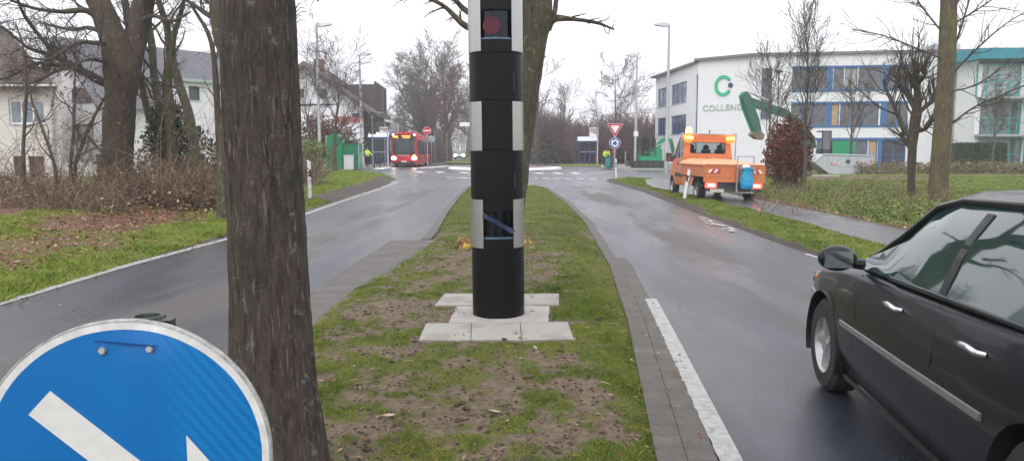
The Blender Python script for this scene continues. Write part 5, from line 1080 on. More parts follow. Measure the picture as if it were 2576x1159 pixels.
# distant car with lights on
Y = 128; p = P(1155, 393, Y); t = thing('car', 'distant oncoming silver car with both headlamps shining', 'car', (p.x, Y, 0), math.pi * 0)
sil = vary('silver_paint', (.40, .42, .45), .3, .5, .05, 3)
ST2 = [(0, .7, .35, .75, .03), (.2, .84, .25, .9, .03), (1, .88, .2, .95, .02), (3, .88, .2, .9, .03), (3.8, .84, .22, .78, .06), (4.3, .6, .33, .6, .02)]
ST_, ST = ST, ST2
inn = bpy.data.objects.new('body_frame', None); 
t.rotation_euler.z = math.pi; t.location.y += 4.2
make_car(t, ST2, GH, sil, carglass, (.8, 3.4), .31, rimm, sil, w=.88); ST = ST_
for s in (-1, 1): MB().ball((s * .62, 4.16, .66), .27, 12, 8, (1.1, .5, .75)).build('headlight', M['head'], t)
MB().box((0, 4.27, .55), (.5, .04, .11)).build('number_plate', M['signwhite'], t)
# ------------------------------------------------------------------ orange dropside truck
cxT = P(1846, 430, 24.1).x
t = thing('dropside_truck', 'orange works truck with a tarpaulin, amber warning lamps and blue bag on the tailgate', 'truck', (cxT, 24.1, .02), rot=(0, R(1.2), R(4)))
TW = .975; O = M['orange']
ch = MB().bx(-.35, .35, .2, 4.2, .38, .62); ch.bx(-.9, .9, .05, .12, .36, .62); ch.build('chassis', M['dgrey'], t)
bd = MB().bx(-TW, TW, .0, 2.62, .76, .86).build('bed_floor', O, t)
def ribbed(x0, x1, y0, y1, z0, z1, axis):
    mb = MB(); mb.bx(x0, x1, y0, y1, z0, z1); n = 3
    for k in range(n + 1):
        z = z0 + (z1 - z0) * (k + .0) / n
        if axis == 'x': mb.bx(x0 - .014, x1 + .014, y0 + .01, y1 - .01, z - .014 + (.014 if k == 0 else 0), z + .014 - (.014 if k == n else 0))
        else: mb.bx(x0 + .01, x1 - .01, y0 - .014, y1 + .014, z - .014 + (.014 if k == 0 else 0), z + .014 - (.014 if k == n else 0))
    return mb
ribbed(-TW, -TW + .03, .03, 2.6, .86, 1.16, 'x').build('side_board', O, t); ribbed(TW - .03, TW, .03, 2.6, .86, 1.16, 'x').build('side_board', O, t)
tg = ribbed(-TW, TW, -.03, .0, .86, 1.16, 'y').build('tailgate', O, t)
lo = MB().bx(-TW + .02, TW - .02, -.035, .0, .76, .855); lo.build('tail_panel', O, t)
for s in (-1, 1):
    for k in range(2):
        for q, (m_, dx) in enumerate(((M['signwhite'], 0), (M['red'], .085))):
            x0 = s * (TW - .10) - s * (k * .185 + dx); sl = .07
            MB().prism([(x0 - s * .085, .895), (x0, .895), (x0 - s * sl + 0, 1.0), (x0 - s * sl - s * .085, 1.0)] if s > 0 else [(x0, .895), (x0 + .085, .895), (x0 + .085 + sl, 1.0), (x0 + sl, 1.0)], (-.052, -.046)).build('hazard_stripe', m_, tg)
# tarpaulin, sagging and wrinkled
nx_, ny_ = 40, 30; V = []
for j in range(ny_ + 1):
    for i in range(nx_ + 1):
        u, w = i / nx_, j / ny_; x = (-1 + 2 * u) * (TW + .035); y = -.05 + 2.62 * w; e = min(u, 1 - u, w * 1.5) ; z = 1.165 + .17 * min(1, e * 6) ** .6 * (w ** .8) * .9 + .035 * mnoise.fractal(Vector((x * 2.2, y * 2, 4)), 1, 2, 4) * min(1, e * 8 + .3)
        if u in (0, 1) or w == 0: z = 1.13 + .035 * mnoise.noise(Vector((x * 7, y * 7, 1)))
        V.append((x, y, z))
idx = np.arange(len(V)).reshape(ny_ + 1, nx_ + 1); MB().add(V, np.stack([idx[:-1, :-1], idx[:-1, 1:], idx[1:, 1:], idx[1:, :-1]], -1).reshape(-1, 4)).build('tarpaulin', M['tarp'], t, smooth=180)
rp = MB(); rp2 = MB()
for k in range(12):
    x = -TW + (k + .5) * TW / 6; rp.tube([(x - .06, -.058, 1.15), (x, -.058, 1.06 + random.uniform(-.02, .02)), (x + .06, -.058, 1.15)], .004, 4)
for k in range(10):
    y = .15 + k * .25; rp2.tube([(-TW - .02, y - .08, 1.15), (-TW - .022, y, 1.05 + random.uniform(-.03, .02)), (-TW - .02, y + .08, 1.15)], .004, 4)
rp.build('tie_rope', M['dgrey'], t); rp2.build('tie_rope', M['dgrey'], t)
# cab
def csec(y, zb, w, zm, wt, zt): return [(0, y, zb), (w * .95, y, zb), (w, y, zb + .08), (w, y, zm), (wt, y, zt), (0, y, zt + .02), (-wt, y, zt), (-w, y, zm), (-w, y, zb + .08), (-w * .95, y, zb)]
cab = MB().loft([csec(2.68, .40, .90, 1.1, .88, 1.32), csec(3.3, .36, .915, 1.1, .89, 1.32), csec(3.75, .36, .915, 1.08, .875, 1.28), csec(4.1, .36, .89, 1.0, .80, 1.14), csec(4.4, .38, .80, .86, .66, .96), csec(4.55, .42, .66, .7, .5, .78)]).build('cab', O, t, smooth=35)
bpy.context.view_layer.update(); cut = []
for s in (-1, 1): cut.append(MB().lathe([(.001, -.2), (.36, -.2), (.36, .2), (.001, .2)], 28, (s * .9, 3.83, .33), 'X').build('cutter', None, t))
booled(cab, cut)
up = MB(); zr, zt2 = 1.32, 2.10
def wx(z): return .88 + (.76 - .88) * (z - 1.32) / .78
# rear wall of the cab around its window
for s in (-1, 1): up.prism([(s * .62, 1.30), (s * wx(1.3), 1.30), (s * wx(2.08), 2.06), (s * .62, 2.06)][::s], (2.70, 2.78))
up.prism([(-.62, 1.30), (.62, 1.30), (.62, 1.50), (-.62, 1.50)], (2.70, 2.78)); up.prism([(-.62, 1.86), (.62, 1.86), (.62, 2.06), (-.62, 2.06)], (2.70, 2.78))
up.build('rear_wall', O, t)
MB().loft([[(-.74, 2.68, 2.03), (-.66, 2.68, 2.12), (0, 2.68, 2.14), (.66, 2.68, 2.12), (.74, 2.68, 2.03)], [(-.77, 2.78, 2.03), (-.68, 2.8, 2.14), (0, 2.8, 2.165), (.68, 2.8, 2.14), (.77, 2.78, 2.03)], [(-.77, 3.4, 2.04), (-.68, 3.4, 2.14), (0, 3.4, 2.17), (.68, 3.4, 2.14), (.77, 3.4, 2.04)], [(-.74, 3.62, 2.0), (-.66, 3.62, 2.05), (0, 3.62, 2.07), (.66, 3.62, 2.05), (.74, 3.62, 2.0)]]).build('cab_roof', O, t, smooth=40)
MB().prism(rrect(1.26, .38, .06), (2.715, 2.722), T(0, 0, 1.68)).build('rear_window', M['clear'], t)
fr = MB(); pr = [(x, 2.705, z + 1.68) for x, z in rrect(1.25, .37, .06)]; fr.tube(pr + [pr[0]], .012, 6, cap=False); fr.build('window_seal', M['black'], t)
for s in (-1, 1):
    MB().loft([[(s * wx(1.33), 3.98, 1.24), (s * (wx(1.33) - .05), 3.98, 1.24), (s * (wx(1.33) - .05), 4.02, 1.2)], [(s * .765, 3.5, 2.06), (s * .72, 3.5, 2.06), (s * .72, 3.56, 2.06)]]).build('windscreen_pillar', O, t)
    MB().prism([(2.78, 1.31), (2.92, 1.31), (2.92, 2.06), (2.78, 2.06)], (0, .03), Matrix(((0, 0, 0, 0), (0, 0, 0, 0), (0, 0, 0, 0), (0, 0, 0, 1))) + Matrix(((0, s * 1, 0, s * .78), (1, 0, 0, 0), (0, 0, 1, 0), (0, 0, 0, 0)))).build('door_pillar', O, t)
    MB().add([(s * (wx(1.31) - .01), 2.92, 1.31), (s * (wx(1.28) - .01), 3.95, 1.25), (s * .755, 3.50, 2.05), (s * .755, 2.92, 2.06)], [(0, 1, 2, 3)]).build('side_window', M['clear'], t)
MB().add([(-.83, 4.0, 1.24), (.83, 4.0, 1.24), (.72, 3.58, 2.05), (-.72, 3.58, 2.05)], [(0, 1, 2, 3)]).build('windscreen', M['clear'], t)
for x in (-.5, .02, .5): MB().box((x, 2.98, 1.48), (.3, .12, .3)).ball((x, 2.98, 1.70), .1, 10, 7, (1.1, .6, 1)).build('seat', M['dgrey'], t, smooth=40)
for s in (-1, 1):
    mo = MB().box((s * 1.06, 3.82, 1.33), (.18, .09, .30)).build('wing_mirror', M['black'], t); MB().box((s * 1.06, 3.77, 1.33), (.14, .01, .24)).build('mirror_glass', vary('mirror_face', (.25, .2, .2), .08, .8, .2, 6), mo); MB().tube([(s * .88, 3.84, 1.3), (s * 1.0, 3.84, 1.32)], .025, 6).build('mirror_arm', M['black'], mo)
    MB().bx(s * .925, s * .905, 2.72, 3.45, .66, .80).build('rub_strip', M['dgrey'], t)
    MB().box((s * .93, 3.10, 1.12), (.03, .14, .04)).build('door_handle', M['black'], t)
    wheel(t, s * .80, 3.83, .315, .2, s, M['steel']); wheel(t, s * .82, .86, .315, .24, s, M['steel'])
    MB().lathe([(.37, -.13), (.37, .13)], 20, (s * .84, .86, .33), 'X', a0=R(15), a1=R(165)).build('mudguard', M['dgrey'], t)
    MB().bx(s * .9, s * .86, .3 + 1.0, 2.62, .42, .72).build('side_skirt', O, t)
    MB().tube([(s * .96, 2.66, .8), (s * .96, 2.66, 2.2)], .02, 6).build('rack_post', M['steel'], t)
    lp_ = MB().disc((s * .73, 2.60, 2.0), .165, 'Y', 24, .10).build('warning_lamp', M['amber_lens'], t); MB().box((s * .73, 2.53, 2.02), (.27, .03, .07)).build('lamp_glow', M['amber'], lp_)
    tl = MB().prism(rrect(.36, .17, .03), (-.03, .03), T(s * .73, .03, .50)).build('tail_light', M['tail'], t); MB().prism(rrect(.22, .09, .02), (-.012, .0), T(s * .73, -.004, .50)).build('tail_glow', M['tailcore'], tl)
MB().tube([(-.96, 2.66, 2.16), (.96, 2.66, 2.16)], .02, 6).build('rack_bar', M['steel'], t)
MB().lathe([(.10, 2.12), (.11, 2.2), (.09, 2.36), (.001, 2.40)], 16, (-.66, 2.85, 0)).build('beacon', M['amber'], t, smooth=40)
MB().lathe([(.02, 2.1), (.02, 2.3), (.001, 2.3)], 8, (.1, 2.9, 0)).build('aerial', M['dgrey'], t)
MB().bx(-.98, .98, -.02, .03, .60, .755).build('rear_bumper', O, t)
MB().box((-.55, -.03, .335), (.44, .015, .11)).build('number_plate', vary('dirty_plate', (.5, .45, .38), .5, 0, .4, 25), t)
MB().box((0, .0, .36), (1.75, .06, .10)).build('underrun_bar', M['dgrey'], t)
# bag holder and bag
bh = MB(); zt3, zb3 = 1.42, .30
bh.tube([(.04, -.10, zt3), (.04, -.10, zb3 + .1), (.10, -.12, zb3)], .018, 6); bh.tube([(.56, -.10, zt3), (.56, -.10, zb3 + .1), (.50, -.12, zb3)], .018, 6); bh.tube([(.04, -.10, zt3), (.56, -.10, zt3)], .018, 6); bh.box((.30, -.22, zb3), (.46, .28, .03)); bh.bx(.02, .07, -.12, -.09, zb3, 1.15)
bh.tube([(.06, -.12, 1.06), (.08, -.36, 1.05), (.52, -.36, 1.05), (.54, -.12, 1.06)], .014, 6); bh.build('bag_holder', M['steel'], t, smooth=40)
secs = []
for z, w, d in ((.40, .09, .07), (.43, .17, .12), (.54, .215, .15), (.68, .21, .145), (.82, .19, .13), (.93, .165, .12), (1.03, .185, .13), (1.08, .20, .14)):
    secs.append([(.31 + w * math.cos(a) * (1 + .30 * mnoise.noise(Vector((math.cos(a) * 2, math.sin(a) * 2, z * 6)))), -.24 + d * math.sin(a) * (1 + .15 * mnoise.noise(Vector((a, 3, z * 9)))), z) for a in np.linspace(0, 6.283, 21)[:-1]])
bg_ = MB().loft(secs).build('bag', M['bagblue']); bg_.parent = None
mw = Matrix.Translation(t.location) @ t.rotation_euler.to_matrix().to_4x4(); bg_.matrix_world = mw; tag(bg_, 'bright blue rubbish bag hanging at the tailgate of the orange truck', 'bag')
wb = MB().ball((.27, -.24, 1.07), .14, 14, 8, (1, .8, .75)).build('plastic_bag', M['plastic_bag'], smooth=180); wb.matrix_world = mw; tag(wb, 'pale plastic bag stuffed on top of the blue rubbish bag', 'bag')
# ------------------------------------------------------------------ bus
YB2 = 72.0; p0, p1 = P(984, 400, YB2), P(1048, 400, YB2); bw = (p1.x - p0.x) / 2; zt_ = P(1016, 335, YB2).z; hb_ = zt_
t = thing('bus', 'red city bus with shining headlamps and amber display entering the roundabout', 'bus', ((p0.x + p1.x) / 2, YB2, 0)); K = hb_ / 3.1
def bsec(y, k=1.0, zb=.28): w = bw * k; return [(w, y, zb), (w, y, hb_ - .32), (w * .985, y, hb_ - .16), (w * .86, y, hb_ - .04), (0, y, hb_), (-w * .86, y, hb_ - .04), (-w * .985, y, hb_ - .16), (-w, y, hb_ - .32), (-w, y, zb)]
MB().loft([bsec(.0, .93, .32), bsec(.10, .985), bsec(.3), bsec(11.8), bsec(12.0, .96)]).build('body', M['bus_red'], t, smooth=35)
MB().prism(rrect(bw * 1.72, 1.52 * K, .1), (-.05, .05), T(0, -.0, 1.92 * K)).build('windscreen', glass('bus_windscreen', (.02, .03, .035), 1.6), t)
ds = MB().prism(rrect(bw * 1.72, .40 * K, .08), (-.06, .05), T(0, -.0, 2.76 * K)).build('display_panel', M['black'], t)
def leds(x0, x1, z, h, par, seed):
    rr = random.Random(seed); mb = MB(); x = x0
    while x < x1: 
        w = rr.uniform(.05, .11); mb.bx(x, x + w, -.075, -.062, z + rr.uniform(0, h * .25), z + h * rr.uniform(.75, 1)); x += w + .025
    mb.build('lit_characters', M['led'], par)
leds(-.98 * K, -.60 * K, 2.63 * K, .26 * K, ds, 1); leds(-.2, .62, 2.77 * K, .12 * K, ds, 2); leds(-.08, .5, 2.63 * K, .10 * K, ds, 3)
for s in (-1, 1):
    MB().ball((s * bw * .80, .02, .82 * K), .21, 14, 8, (1.15, .5, .8)).build('headlight', M['head'], t); MB().ball((s * bw * .82, .0, 2.94 * K), .09, 8, 6).build('marker_lamp', M['head'], t)
    ar = MB().tube([(s * bw * .95, .0, 2.55 * K), (s * bw * 1.12, -.25, 2.5 * K), (s * bw * 1.16, -.28, 2.2 * K)], .035, 6).box((s * bw * 1.17, -.28, 1.95 * K), (.2, .12, .5)); ar.build('mirror', M['black'], t)
MB().ball((bw * .80, -.04, 1.0 * K), .13, 10, 6).build('indicator', M['amber'], t)
MB().prism(rrect(bw * 1.7, .28, .06), (-.03, .05), T(0, 0, .40)).build('bumper', M['black'], t); MB().box((0, -.05, .52 * K), (.52, .02, .12)).build('number_plate', M['signwhite'], t)
sc = MB(); rr = random.Random(4); pts = [(-.5 + .09 * k, -.035, 1.06 * K + .09 * math.sin(k * 2.1) + .05 * math.sin(k * 4.4)) for k in range(12)]; sc.tube(pts, .022, 5); sc.build('script_lettering', M['signwhite'], t)
for s in (-1, 1):
    for k in range(6):
        y0 = .7 + k * 1.85; MB().bx(s * (bw + .012), s * (bw - .03), y0, y0 + 1.7, 1.15 * K, 2.45 * K).build('side_window', M['winglass'], t)
    for y in (2.6, 8.8): wheel(t, s * (bw - .12), y, .48, .28, s, M['steel'])
MB().bx(-bw * .7, bw * .7, 2.2, 6.5, hb_ - .02, hb_ + .16).build('roof_unit', vary('roof_unit_red', (.42, .06, .07), .4), t)
# ------------------------------------------------------------------ excavators
def track(t, x, y0, y1, w, h):
    r = h / 2; pts = [(y0 + r - r * math.cos(a), r - r * math.sin(a)) for a in np.linspace(-math.pi / 2, math.pi / 2, 9)] + [(y1 - r + r * math.cos(a), r - r * math.sin(a)) for a in np.linspace(math.pi / 2, -math.pi / 2, 9)]
    return pts
EX = 66.0; p = P(1630, 415, EX)
t = thing('small_excavator', 'small bright green excavator facing right beside the street lamp', 'excavator', (p.x, EX, .09)); s = S(EX)
def q(px, py): v = P(px, py, EX); return (v.x - p.x, v.z - .09)
x0, _ = q(1587, 410); x1, _ = q(1673, 410); h_ = .62
for y in (-.75, .75):
    pr = [(x0 + .31 - .31 * math.cos(a), .31 - .31 * math.sin(a)) for a in np.linspace(-math.pi / 2, math.pi / 2, 9)] + [(x1 - .31 + .31 * math.cos(a), .31 - .31 * math.sin(a)) for a in np.linspace(math.pi / 2, -math.pi / 2, 9)]
    tr = MB().prism(pr, (y - .22, y + .22)).build('track', M['rubber'], t)
    wl = MB(); [wl.disc((x0 + .35 + k * (x1 - x0 - .7) / 4, y - .23, .3), .17, 'Y', 14, .06) for k in range(5)]; wl.build('rollers', M['dgrey'], tr)
MB().bx(x0 + .3, x1 - .3, -.55, .55, .25, .62).build('undercarriage', M['dgrey'], t)
bl = MB().bx(x0 - .35, x0 - .28, -.95, .95, .15, .62).bx(x0 - .3, x0 + .5, -.3, -.2, .3, .4).bx(x0 - .3, x0 + .5, .2, .3, .3, .4); bl.build('dozer_blade', M['dgrey'], t)
a = q(1604, 407); b = q(1661, 372); c = q(1625, 378)
MB().prism([(a[0], a[1]), (b[0] - .1, a[1]), (b[0], a[1] + .3), (b[0] - .05, b[1] - .1), (b[0] - .5, b[1] + .02), (c[0] + .2, b[1] - .02), (c[0], c[1] - .25), (a[0], c[1] - .3)], (-.95, .95)).build('engine_cover', M['green'], t)
c0 = q(1604, 406); c1 = q(1643, 349); cw = MB()
for xx in (c0[0] + .04, c0[0] + .85, c1[0] - .03):
    for y in (-.93, .0): cw.bx(xx - .07, xx + .07, y - .06, y + .06, a[1] + .5, c1[1])
cw.bx(c0[0], c1[0], -.97, .04, c1[1], c1[1] + .07); cw.build('cab_frame', M['dgrey'], t)
MB().bx(c0[0] + .08, c0[0] + .8, -.96, -.95, a[1] + .5, c1[1]).bx(c0[0] + .9, c1[0] - .07, -.96, -.95, a[1] + .9, c1[1]).build('cab_window', M['clear'], t); MB().bx(c0[0], c1[0] - .4, -.02, .0, a[1] + .5, c1[1]).build('cab_rear_panel', M['dgrey'], t)
bmp = [q(1648, 376), q(1652, 362), q(1660, 350), q(1670, 346), q(1682, 347), q(1689, 350), q(1690, 357), q(1684, 356), q(1672, 355), q(1665, 362), q(1658, 376)]
MB().prism(bmp[::-1], (-.16, .16)).build('boom', M['green'], t); MB().prism([q(1683, 349), q(1690, 350), q(1696, 375), q(1692, 395), q(1687, 375)][::-1], (-.13, .13)).build('stick', M['dgreen'], t)
MB().prism([q(1688, 392), q(1696, 390), q(1700, 402), q(1690, 407), q(1684, 400)][::-1], (-.35, .35)).build('bucket', M['dgrey'], t)
MB().tube([(bmp[0][0] - .1, -.19, bmp[0][1] + .2), (bmp[8][0], -.19, bmp[8][1] - .15)], .05, 8).build('ram', M['ltgrey'], t)
exdriver_loc = (p.x + c0[0] + .55, EX - .45, .09 + a[1] + .35)
EX2 = 60.0; p = P(2090, 400, EX2); t = thing('large_excavator', 'large green excavator with long raised arm behind the red leafed shrub', 'excavator', (p.x, EX2, .05)); p_ = p
def q(px, py): v = P(px, py, EX2); return (v.x - p_.x, v.z - .05)
a = q(2076, 388); b = q(2135, 355)
MB().prism([(a[0], a[1]), (b[0], a[1]), (b[0], b[1] - .1), (b[0] - .1, b[1]), (a[0] + .1, b[1]), (a[0], b[1] - .1)], (-1.2, 1.2)).build('engine_cover', M['green'], t)
a = q(2050, 392); b = q(2076, 330); MB().bx(a[0], b[0], -1.2, -.1, a[1], a[1] + .5).bx(a[0], b[0], -1.2, -.1, b[1] - .1, b[1]).bx(b[0] - .08, b[0], -1.2, -.1, a[1], b[1]).bx(a[0], a[0] + .08, -1.2, -1.12, a[1], b[1]).build('cab_frame', M['dgrey'], t); MB().bx(a[0] + .08, b[0] - .08, -1.18, -1.17, a[1] + .5, b[1] - .1).build('cab_window', M['winglass'], t)
x0, x1 = q(2035, 400)[0], q(2140, 400)[0]
for y in (-1.1, 1.1):
    pr = [(x0 + .42 - .42 * math.cos(a_), .42 - .42 * math.sin(a_)) for a_ in np.linspace(-math.pi / 2, math.pi / 2, 9)] + [(x1 - .42 + .42 * math.cos(a_), .42 - .42 * math.sin(a_)) for a_ in np.linspace(math.pi / 2, -math.pi / 2, 9)]; MB().prism(pr, (y - .28, y + .28)).build('track', M['rubber'], t)
MB().bx(x0 + .4, x1 - .4, -.8, .8, .35, q(2076, 392)[1]).build('undercarriage', M['dgrey'], t)
MB().prism([q(*k) for k in ((1866, 240), (1874, 238), (1890, 247), (1930, 262), (1975, 275), (2010, 300), (2046, 345), (2050, 372), (2030, 372), (2005, 328), (1972, 296), (1925, 281), (1888, 268), (1872, 262))][::-1], (-.25, .25)).build('boom', M['dgreen'], t)
MB().prism([q(*k) for k in ((1864, 240), (1872, 230), (1884, 240), (1892, 262), (1906, 300), (1912, 330), (1896, 335), (1882, 300), (1870, 268))][::-1], (-.34, -.27)).build('stick_plate', M['dgreen'], t)
MB().prism([q(*k) for k in ((1864, 240), (1872, 230), (1884, 240), (1892, 262), (1906, 300), (1912, 330), (1896, 335), (1882, 300), (1870, 268))][::-1], (-.2, .2), T(0, .5, 0)).build('stick', M['green'], t)
MB().prism([q(*k) for k in ((1890, 333), (1908, 330), (1918, 340), (1914, 352), (1900, 350), (1885, 340))][::-1], (-.5, .5)).build('bucket', vary('worn_bucket', (.16, .12, .07), .7, .2, .4, 4), t)
r0, r1 = q(1875, 231), q(1928, 254); MB().tube([(r0[0], -.3, r0[1]), (r1[0], -.3, r1[1])], [.05, .09], 10).build('ram', M['ltgrey'], t, smooth=40)
# skip
YK = 51.0; p = P(2120, 440, YK); p_ = p; t = thing('skip', 'light grey steel skip with red and white warning strips on the lawn', 'skip', (p.x, YK, .05))
def q(px, py): v = P(px, py, YK - .9); return (v.x - p_.x, v.z - .05)
A, B_, C_, D, E_, F_ = q(2071, 388), q(2199, 392), q(2196, 402), q(2177, 440), q(2090, 440), q(2047, 407)
sk = MB(); sideP = [A, B_, C_, D, E_, F_]; zo = max(0, min(D[1], E_[1])); 
for y in (-.9, .86): sk.prism([(x, z) for x, z in sideP][::-1], (y, y + .04))
def wall(a, b): 
    d = Vector((b[0] - a[0], 0, b[1] - a[1])); L_ = d.length; ang = math.atan2(d.z, d.x); sk.box(((a[0] + b[0]) / 2, 0, (a[1] + b[1]) / 2), (L_, 1.74, .04), Matrix.Rotation(-ang, 3, 'Y'))
wall(C_, D); wall(D, E_); wall(E_, F_); wall(F_, A)
sk.build('skip_body', M['ltgrey'], t)
rb_ = MB().tube([(A[0], -.92, A[1]), (B_[0], -.92, B_[1])], .05, 6).tube([(F_[0], -.92, F_[1]), (A[0], -.92, A[1])], .04, 6).bx(E_[0] + .1, D[0] + .3, -.93, -.9, E_[1] + .55, E_[1] + .6)
for k in range(5): x = A[0] + .3 + k * (B_[0] - A[0] - .5) / 4; rb_.bx(x - .03, x + .03, -.94, -.9, E_[1] + .6, A[1])
rb_.build('ribs', M['ltgrey'], t)
def stripes(x0, x1, z0, z1, n, d):
    for k in range(n):
        xa = x0 + (x1 - x0) * k / n; xb = x0 + (x1 - x0) * (k + 1) / n; sl = (z1 - z0) * .7 * d
        MB().prism([(xa, z0), (xb, z0), (xb + sl, z1), (xa + sl, z1)], (-.955, -.945)).build('warning_stripe', M['red'] if k % 2 == 0 else M['signwhite'], t)
a, b = q(2088, 414), q(2108, 408); stripes(a[0], b[0], a[1], b[1], 6, 1); a, b = q(2168, 414), q(2186, 408); stripes(a[0], b[0], a[1], b[1], 6, -1)
a, b = q(2127, 410), q(2137, 402); MB().bx(a[0], b[0], -.97, -.94, a[1], b[1]).build('lug', M['dgrey'], t)
# concrete/steel parts before the skip
a, b = P(2040, 445, 45), P(2110, 445, 45); o = MB().bx(a.x, b.x, 44.9, 45.2, .06, .16).build('kerb_stone', M['concrete']); tag(o, 'pale loose kerb stone lying on the lawn in front of the skip', 'kerb stone')
# ------------------------------------------------------------------ site cabins, shelters
YT2 = 62; a, b = P(827, 407, YT2), P(862, 337, YT2); w2 = (b.x - a.x) / 2
t = thing('portable_toilet', 'green portable site toilet with rounded roof left of the bus stop', 'toilet', ((a.x + b.x) / 2, YT2, .1)); hh = b.z - .1
pr = [(-w2, 0), (w2, 0), (w2, hh - w2 * .75)] + [(w2 * math.cos(a_), hh - w2 * .75 + w2 * .75 * math.sin(a_)) for a_ in np.linspace(.2, math.pi - .2, 9)] + [(-w2, hh - w2 * .75)]
MB().prism(pr[::-1], (-.55, .55)).build('shell', M['green'], t, smooth=30); MB().bx(-w2 * .86, w2 * .5, -.575, -.55, .12, hh * .82).build('door', vary('green_door', (.0, .22, .09), .4, 0, .1, 4), t); MB().bx(-w2 - .10, -w2, -.57, .57, .0, hh * .95).build('side_panel', vary('weathered_side', (.35, .36, .33), .7, 0, .4, 5), t)
a, b = P(864, 424, YT2), P(902, 362, YT2); t = thing('site_container', 'green site container box beside the portable toilet', 'container', ((a.x + b.x) / 2, YT2 + .5, .1)); w2 = (b.x - a.x) / 2; hh = b.z - .1
MB().bx(-w2, w2, -.8, .8, 0, hh).build('shell', M['green'], t); rib = MB(); [rib.bx(x - .02, x + .02, -.83, -.8, .05, hh - .05) for x in np.linspace(-w2 + .1, w2 - .1, 7)]; rib.bx(-w2 - .02, w2 + .02, -.85, .85, hh, hh + .05); rib.build('ribs', M['dgreen'], t)
pipe = MB().tube([(w2 + .05, -.9, 0), (w2 + .05, -.9, hh)], .03, 6).tube([(-w2 - .05, -.9, 0), (-w2 - .05, -.9, hh + .6)], .04, 6); pipe.build('frame_posts', M['ltgrey'], t)
a, b = P(867, 424, 60), P(887, 391, 60); t = thing('waste_box', 'pale grey box standing in front of the green site container', 'box', ((a.x + b.x) / 2, 60, .1)); w2 = (b.x - a.x) / 2; hh = b.z - .1; MB().bx(-w2, w2, -.3, .3, 0, hh).build('box_body', M['signwhite'], t); MB().bx(-w2 - .03, w2 + .03, -.33, .33, hh, hh + .06).build('lid', M['ltgrey'], t)
def shelter(pxa, pxb, pyt, pyb, Y, lab, z=.1, inset=.25):
    a, b = P(pxa, pyb, Y), P(pxb, pyt, Y); w = (b.x - a.x) / 2; h = b.z - z; t = thing('bus_shelter', lab, 'bus shelter', ((a.x + b.x) / 2, Y, z))
    blue_ = vary('shelter_blue', (.03, .06, .19), .4, 0, .1, 6); w3 = w - inset
    for x in (-w3, -w3 * .33, w3 * .33, w3):
        for y in (.0, 1.3): MB().bx(x - .035, x + .035, y - .035, y + .035, 0, h - .55).build('post', blue_, t)
    MB().prism([(-w, h - .55), (w, h - .55), (w, h - .45), (-w, h - .45)], (-.35, 1.5)).build('roof_edge', blue_, t)
    MB().loft([[(-w, -.35, h - .45), (w, -.35, h - .45), (w, -.35, h - .43), (-w, -.35, h - .43)], [(-w * .97, .25, h - .08), (w * .97, .25, h - .08), (w * .97, .25, h), (-w * .97, .25, h)], [(-w * .97, 1.0, h - .08), (w * .97, 1.0, h - .08), (w * .97, 1.0, h), (-w * .97, 1.0, h)], [(-w, 1.5, h - .45), (w, 1.5, h - .45), (w, 1.5, h - .43), (-w, 1.5, h - .43)]]).build('roof', vary('shelter_roof', (.55, .62, .72), .3, 0, .1, 4), t)
    for k in range(3): x0 = -w3 + k * w3 * .667; MB().bx(x0 + .05, x0 + w3 * .667 - .05, 1.29, 1.31, .3, h - .7).build('pane', M['clear'], t)
    for x in (-w3, w3): MB().bx(x - .01, x + .01, .1, 1.2, .3, h - .7).build('pane', M['clear'], t)
    MB().bx(-w3 * .8, w3 * .8, .95, 1.25, .45, .5).build('bench', blue_, t); MB().bx(-w3, w3, -.03, .03, 1.28, 1.34).build('rail', M['ltgrey'], t)
    return t, w, h
shelter(928, 979, 333, 424, 72, 'blue framed bus shelter with pale roof left of the red bus')
t, w, h = shelter(1452, 1504, 344, 412, 82, 'blue framed bus shelter on the far right side of the roundabout', .09)
def stopsign(x0, x1, y0, y1, pole_, base, Y, lab):
    a, b = P(x0, y1, Y), P(x1, y0, Y); pp = P(pole_, base, Y); t = thing('bus_stop_sign', lab, 'sign', (pp.x, Y, .09)); MB().tube([(0, 0, 0), (0, 0, b.z)], .07, 10).build('post', M['ltgrey'], t, smooth=40)
    MB().bx(a.x - pp.x, b.x - pp.x, -.04, .04, a.z, b.z - .05).build('panel', M['signwhite'], t); zt = b.z - .05; MB().bx(a.x - pp.x + .05, b.x - pp.x, -.06, -.04, (a.z + zt) / 2 + .04, zt - .06).build('upper_panel', vary('grey_green_panel', (.32, .34, .30), .5, 0, .2, 9), t); MB().bx((a.x + b.x) / 2 - pp.x, b.x - pp.x, -.06, -.04, (a.z + b.z) / 2 - .10, (a.z + b.z) / 2 - .02).build('red_line', M['red'], t)
stopsign(1482, 1500, 322, 350, 1502, 415, 80, 'white bus stop board on a pole by the right bus shelter'); stopsign(955, 974, 321, 340, 976, 420, 70.5, 'white bus stop board above the left bus shelter')
pp = P(960, 327, 70.3); 
# litter bin post by the give way sign
g0 = P(1540, 415, 66); t = thing('grey_bollard', 'dark grey bollard box behind the give way post', 'bollard', (g0.x, 66, .09)); zz = P(1540, 384, 66).z; MB().bx(-.22, .22, -.15, .15, 0, zz - .09).build('body', M['dgrey'], t); MB().prism([(-.05, zz - .1), (.22, zz - .1), (.3, zz + .35), (.1, zz + .5)], (-.1, .1)).build('red_top', M['red'], t)
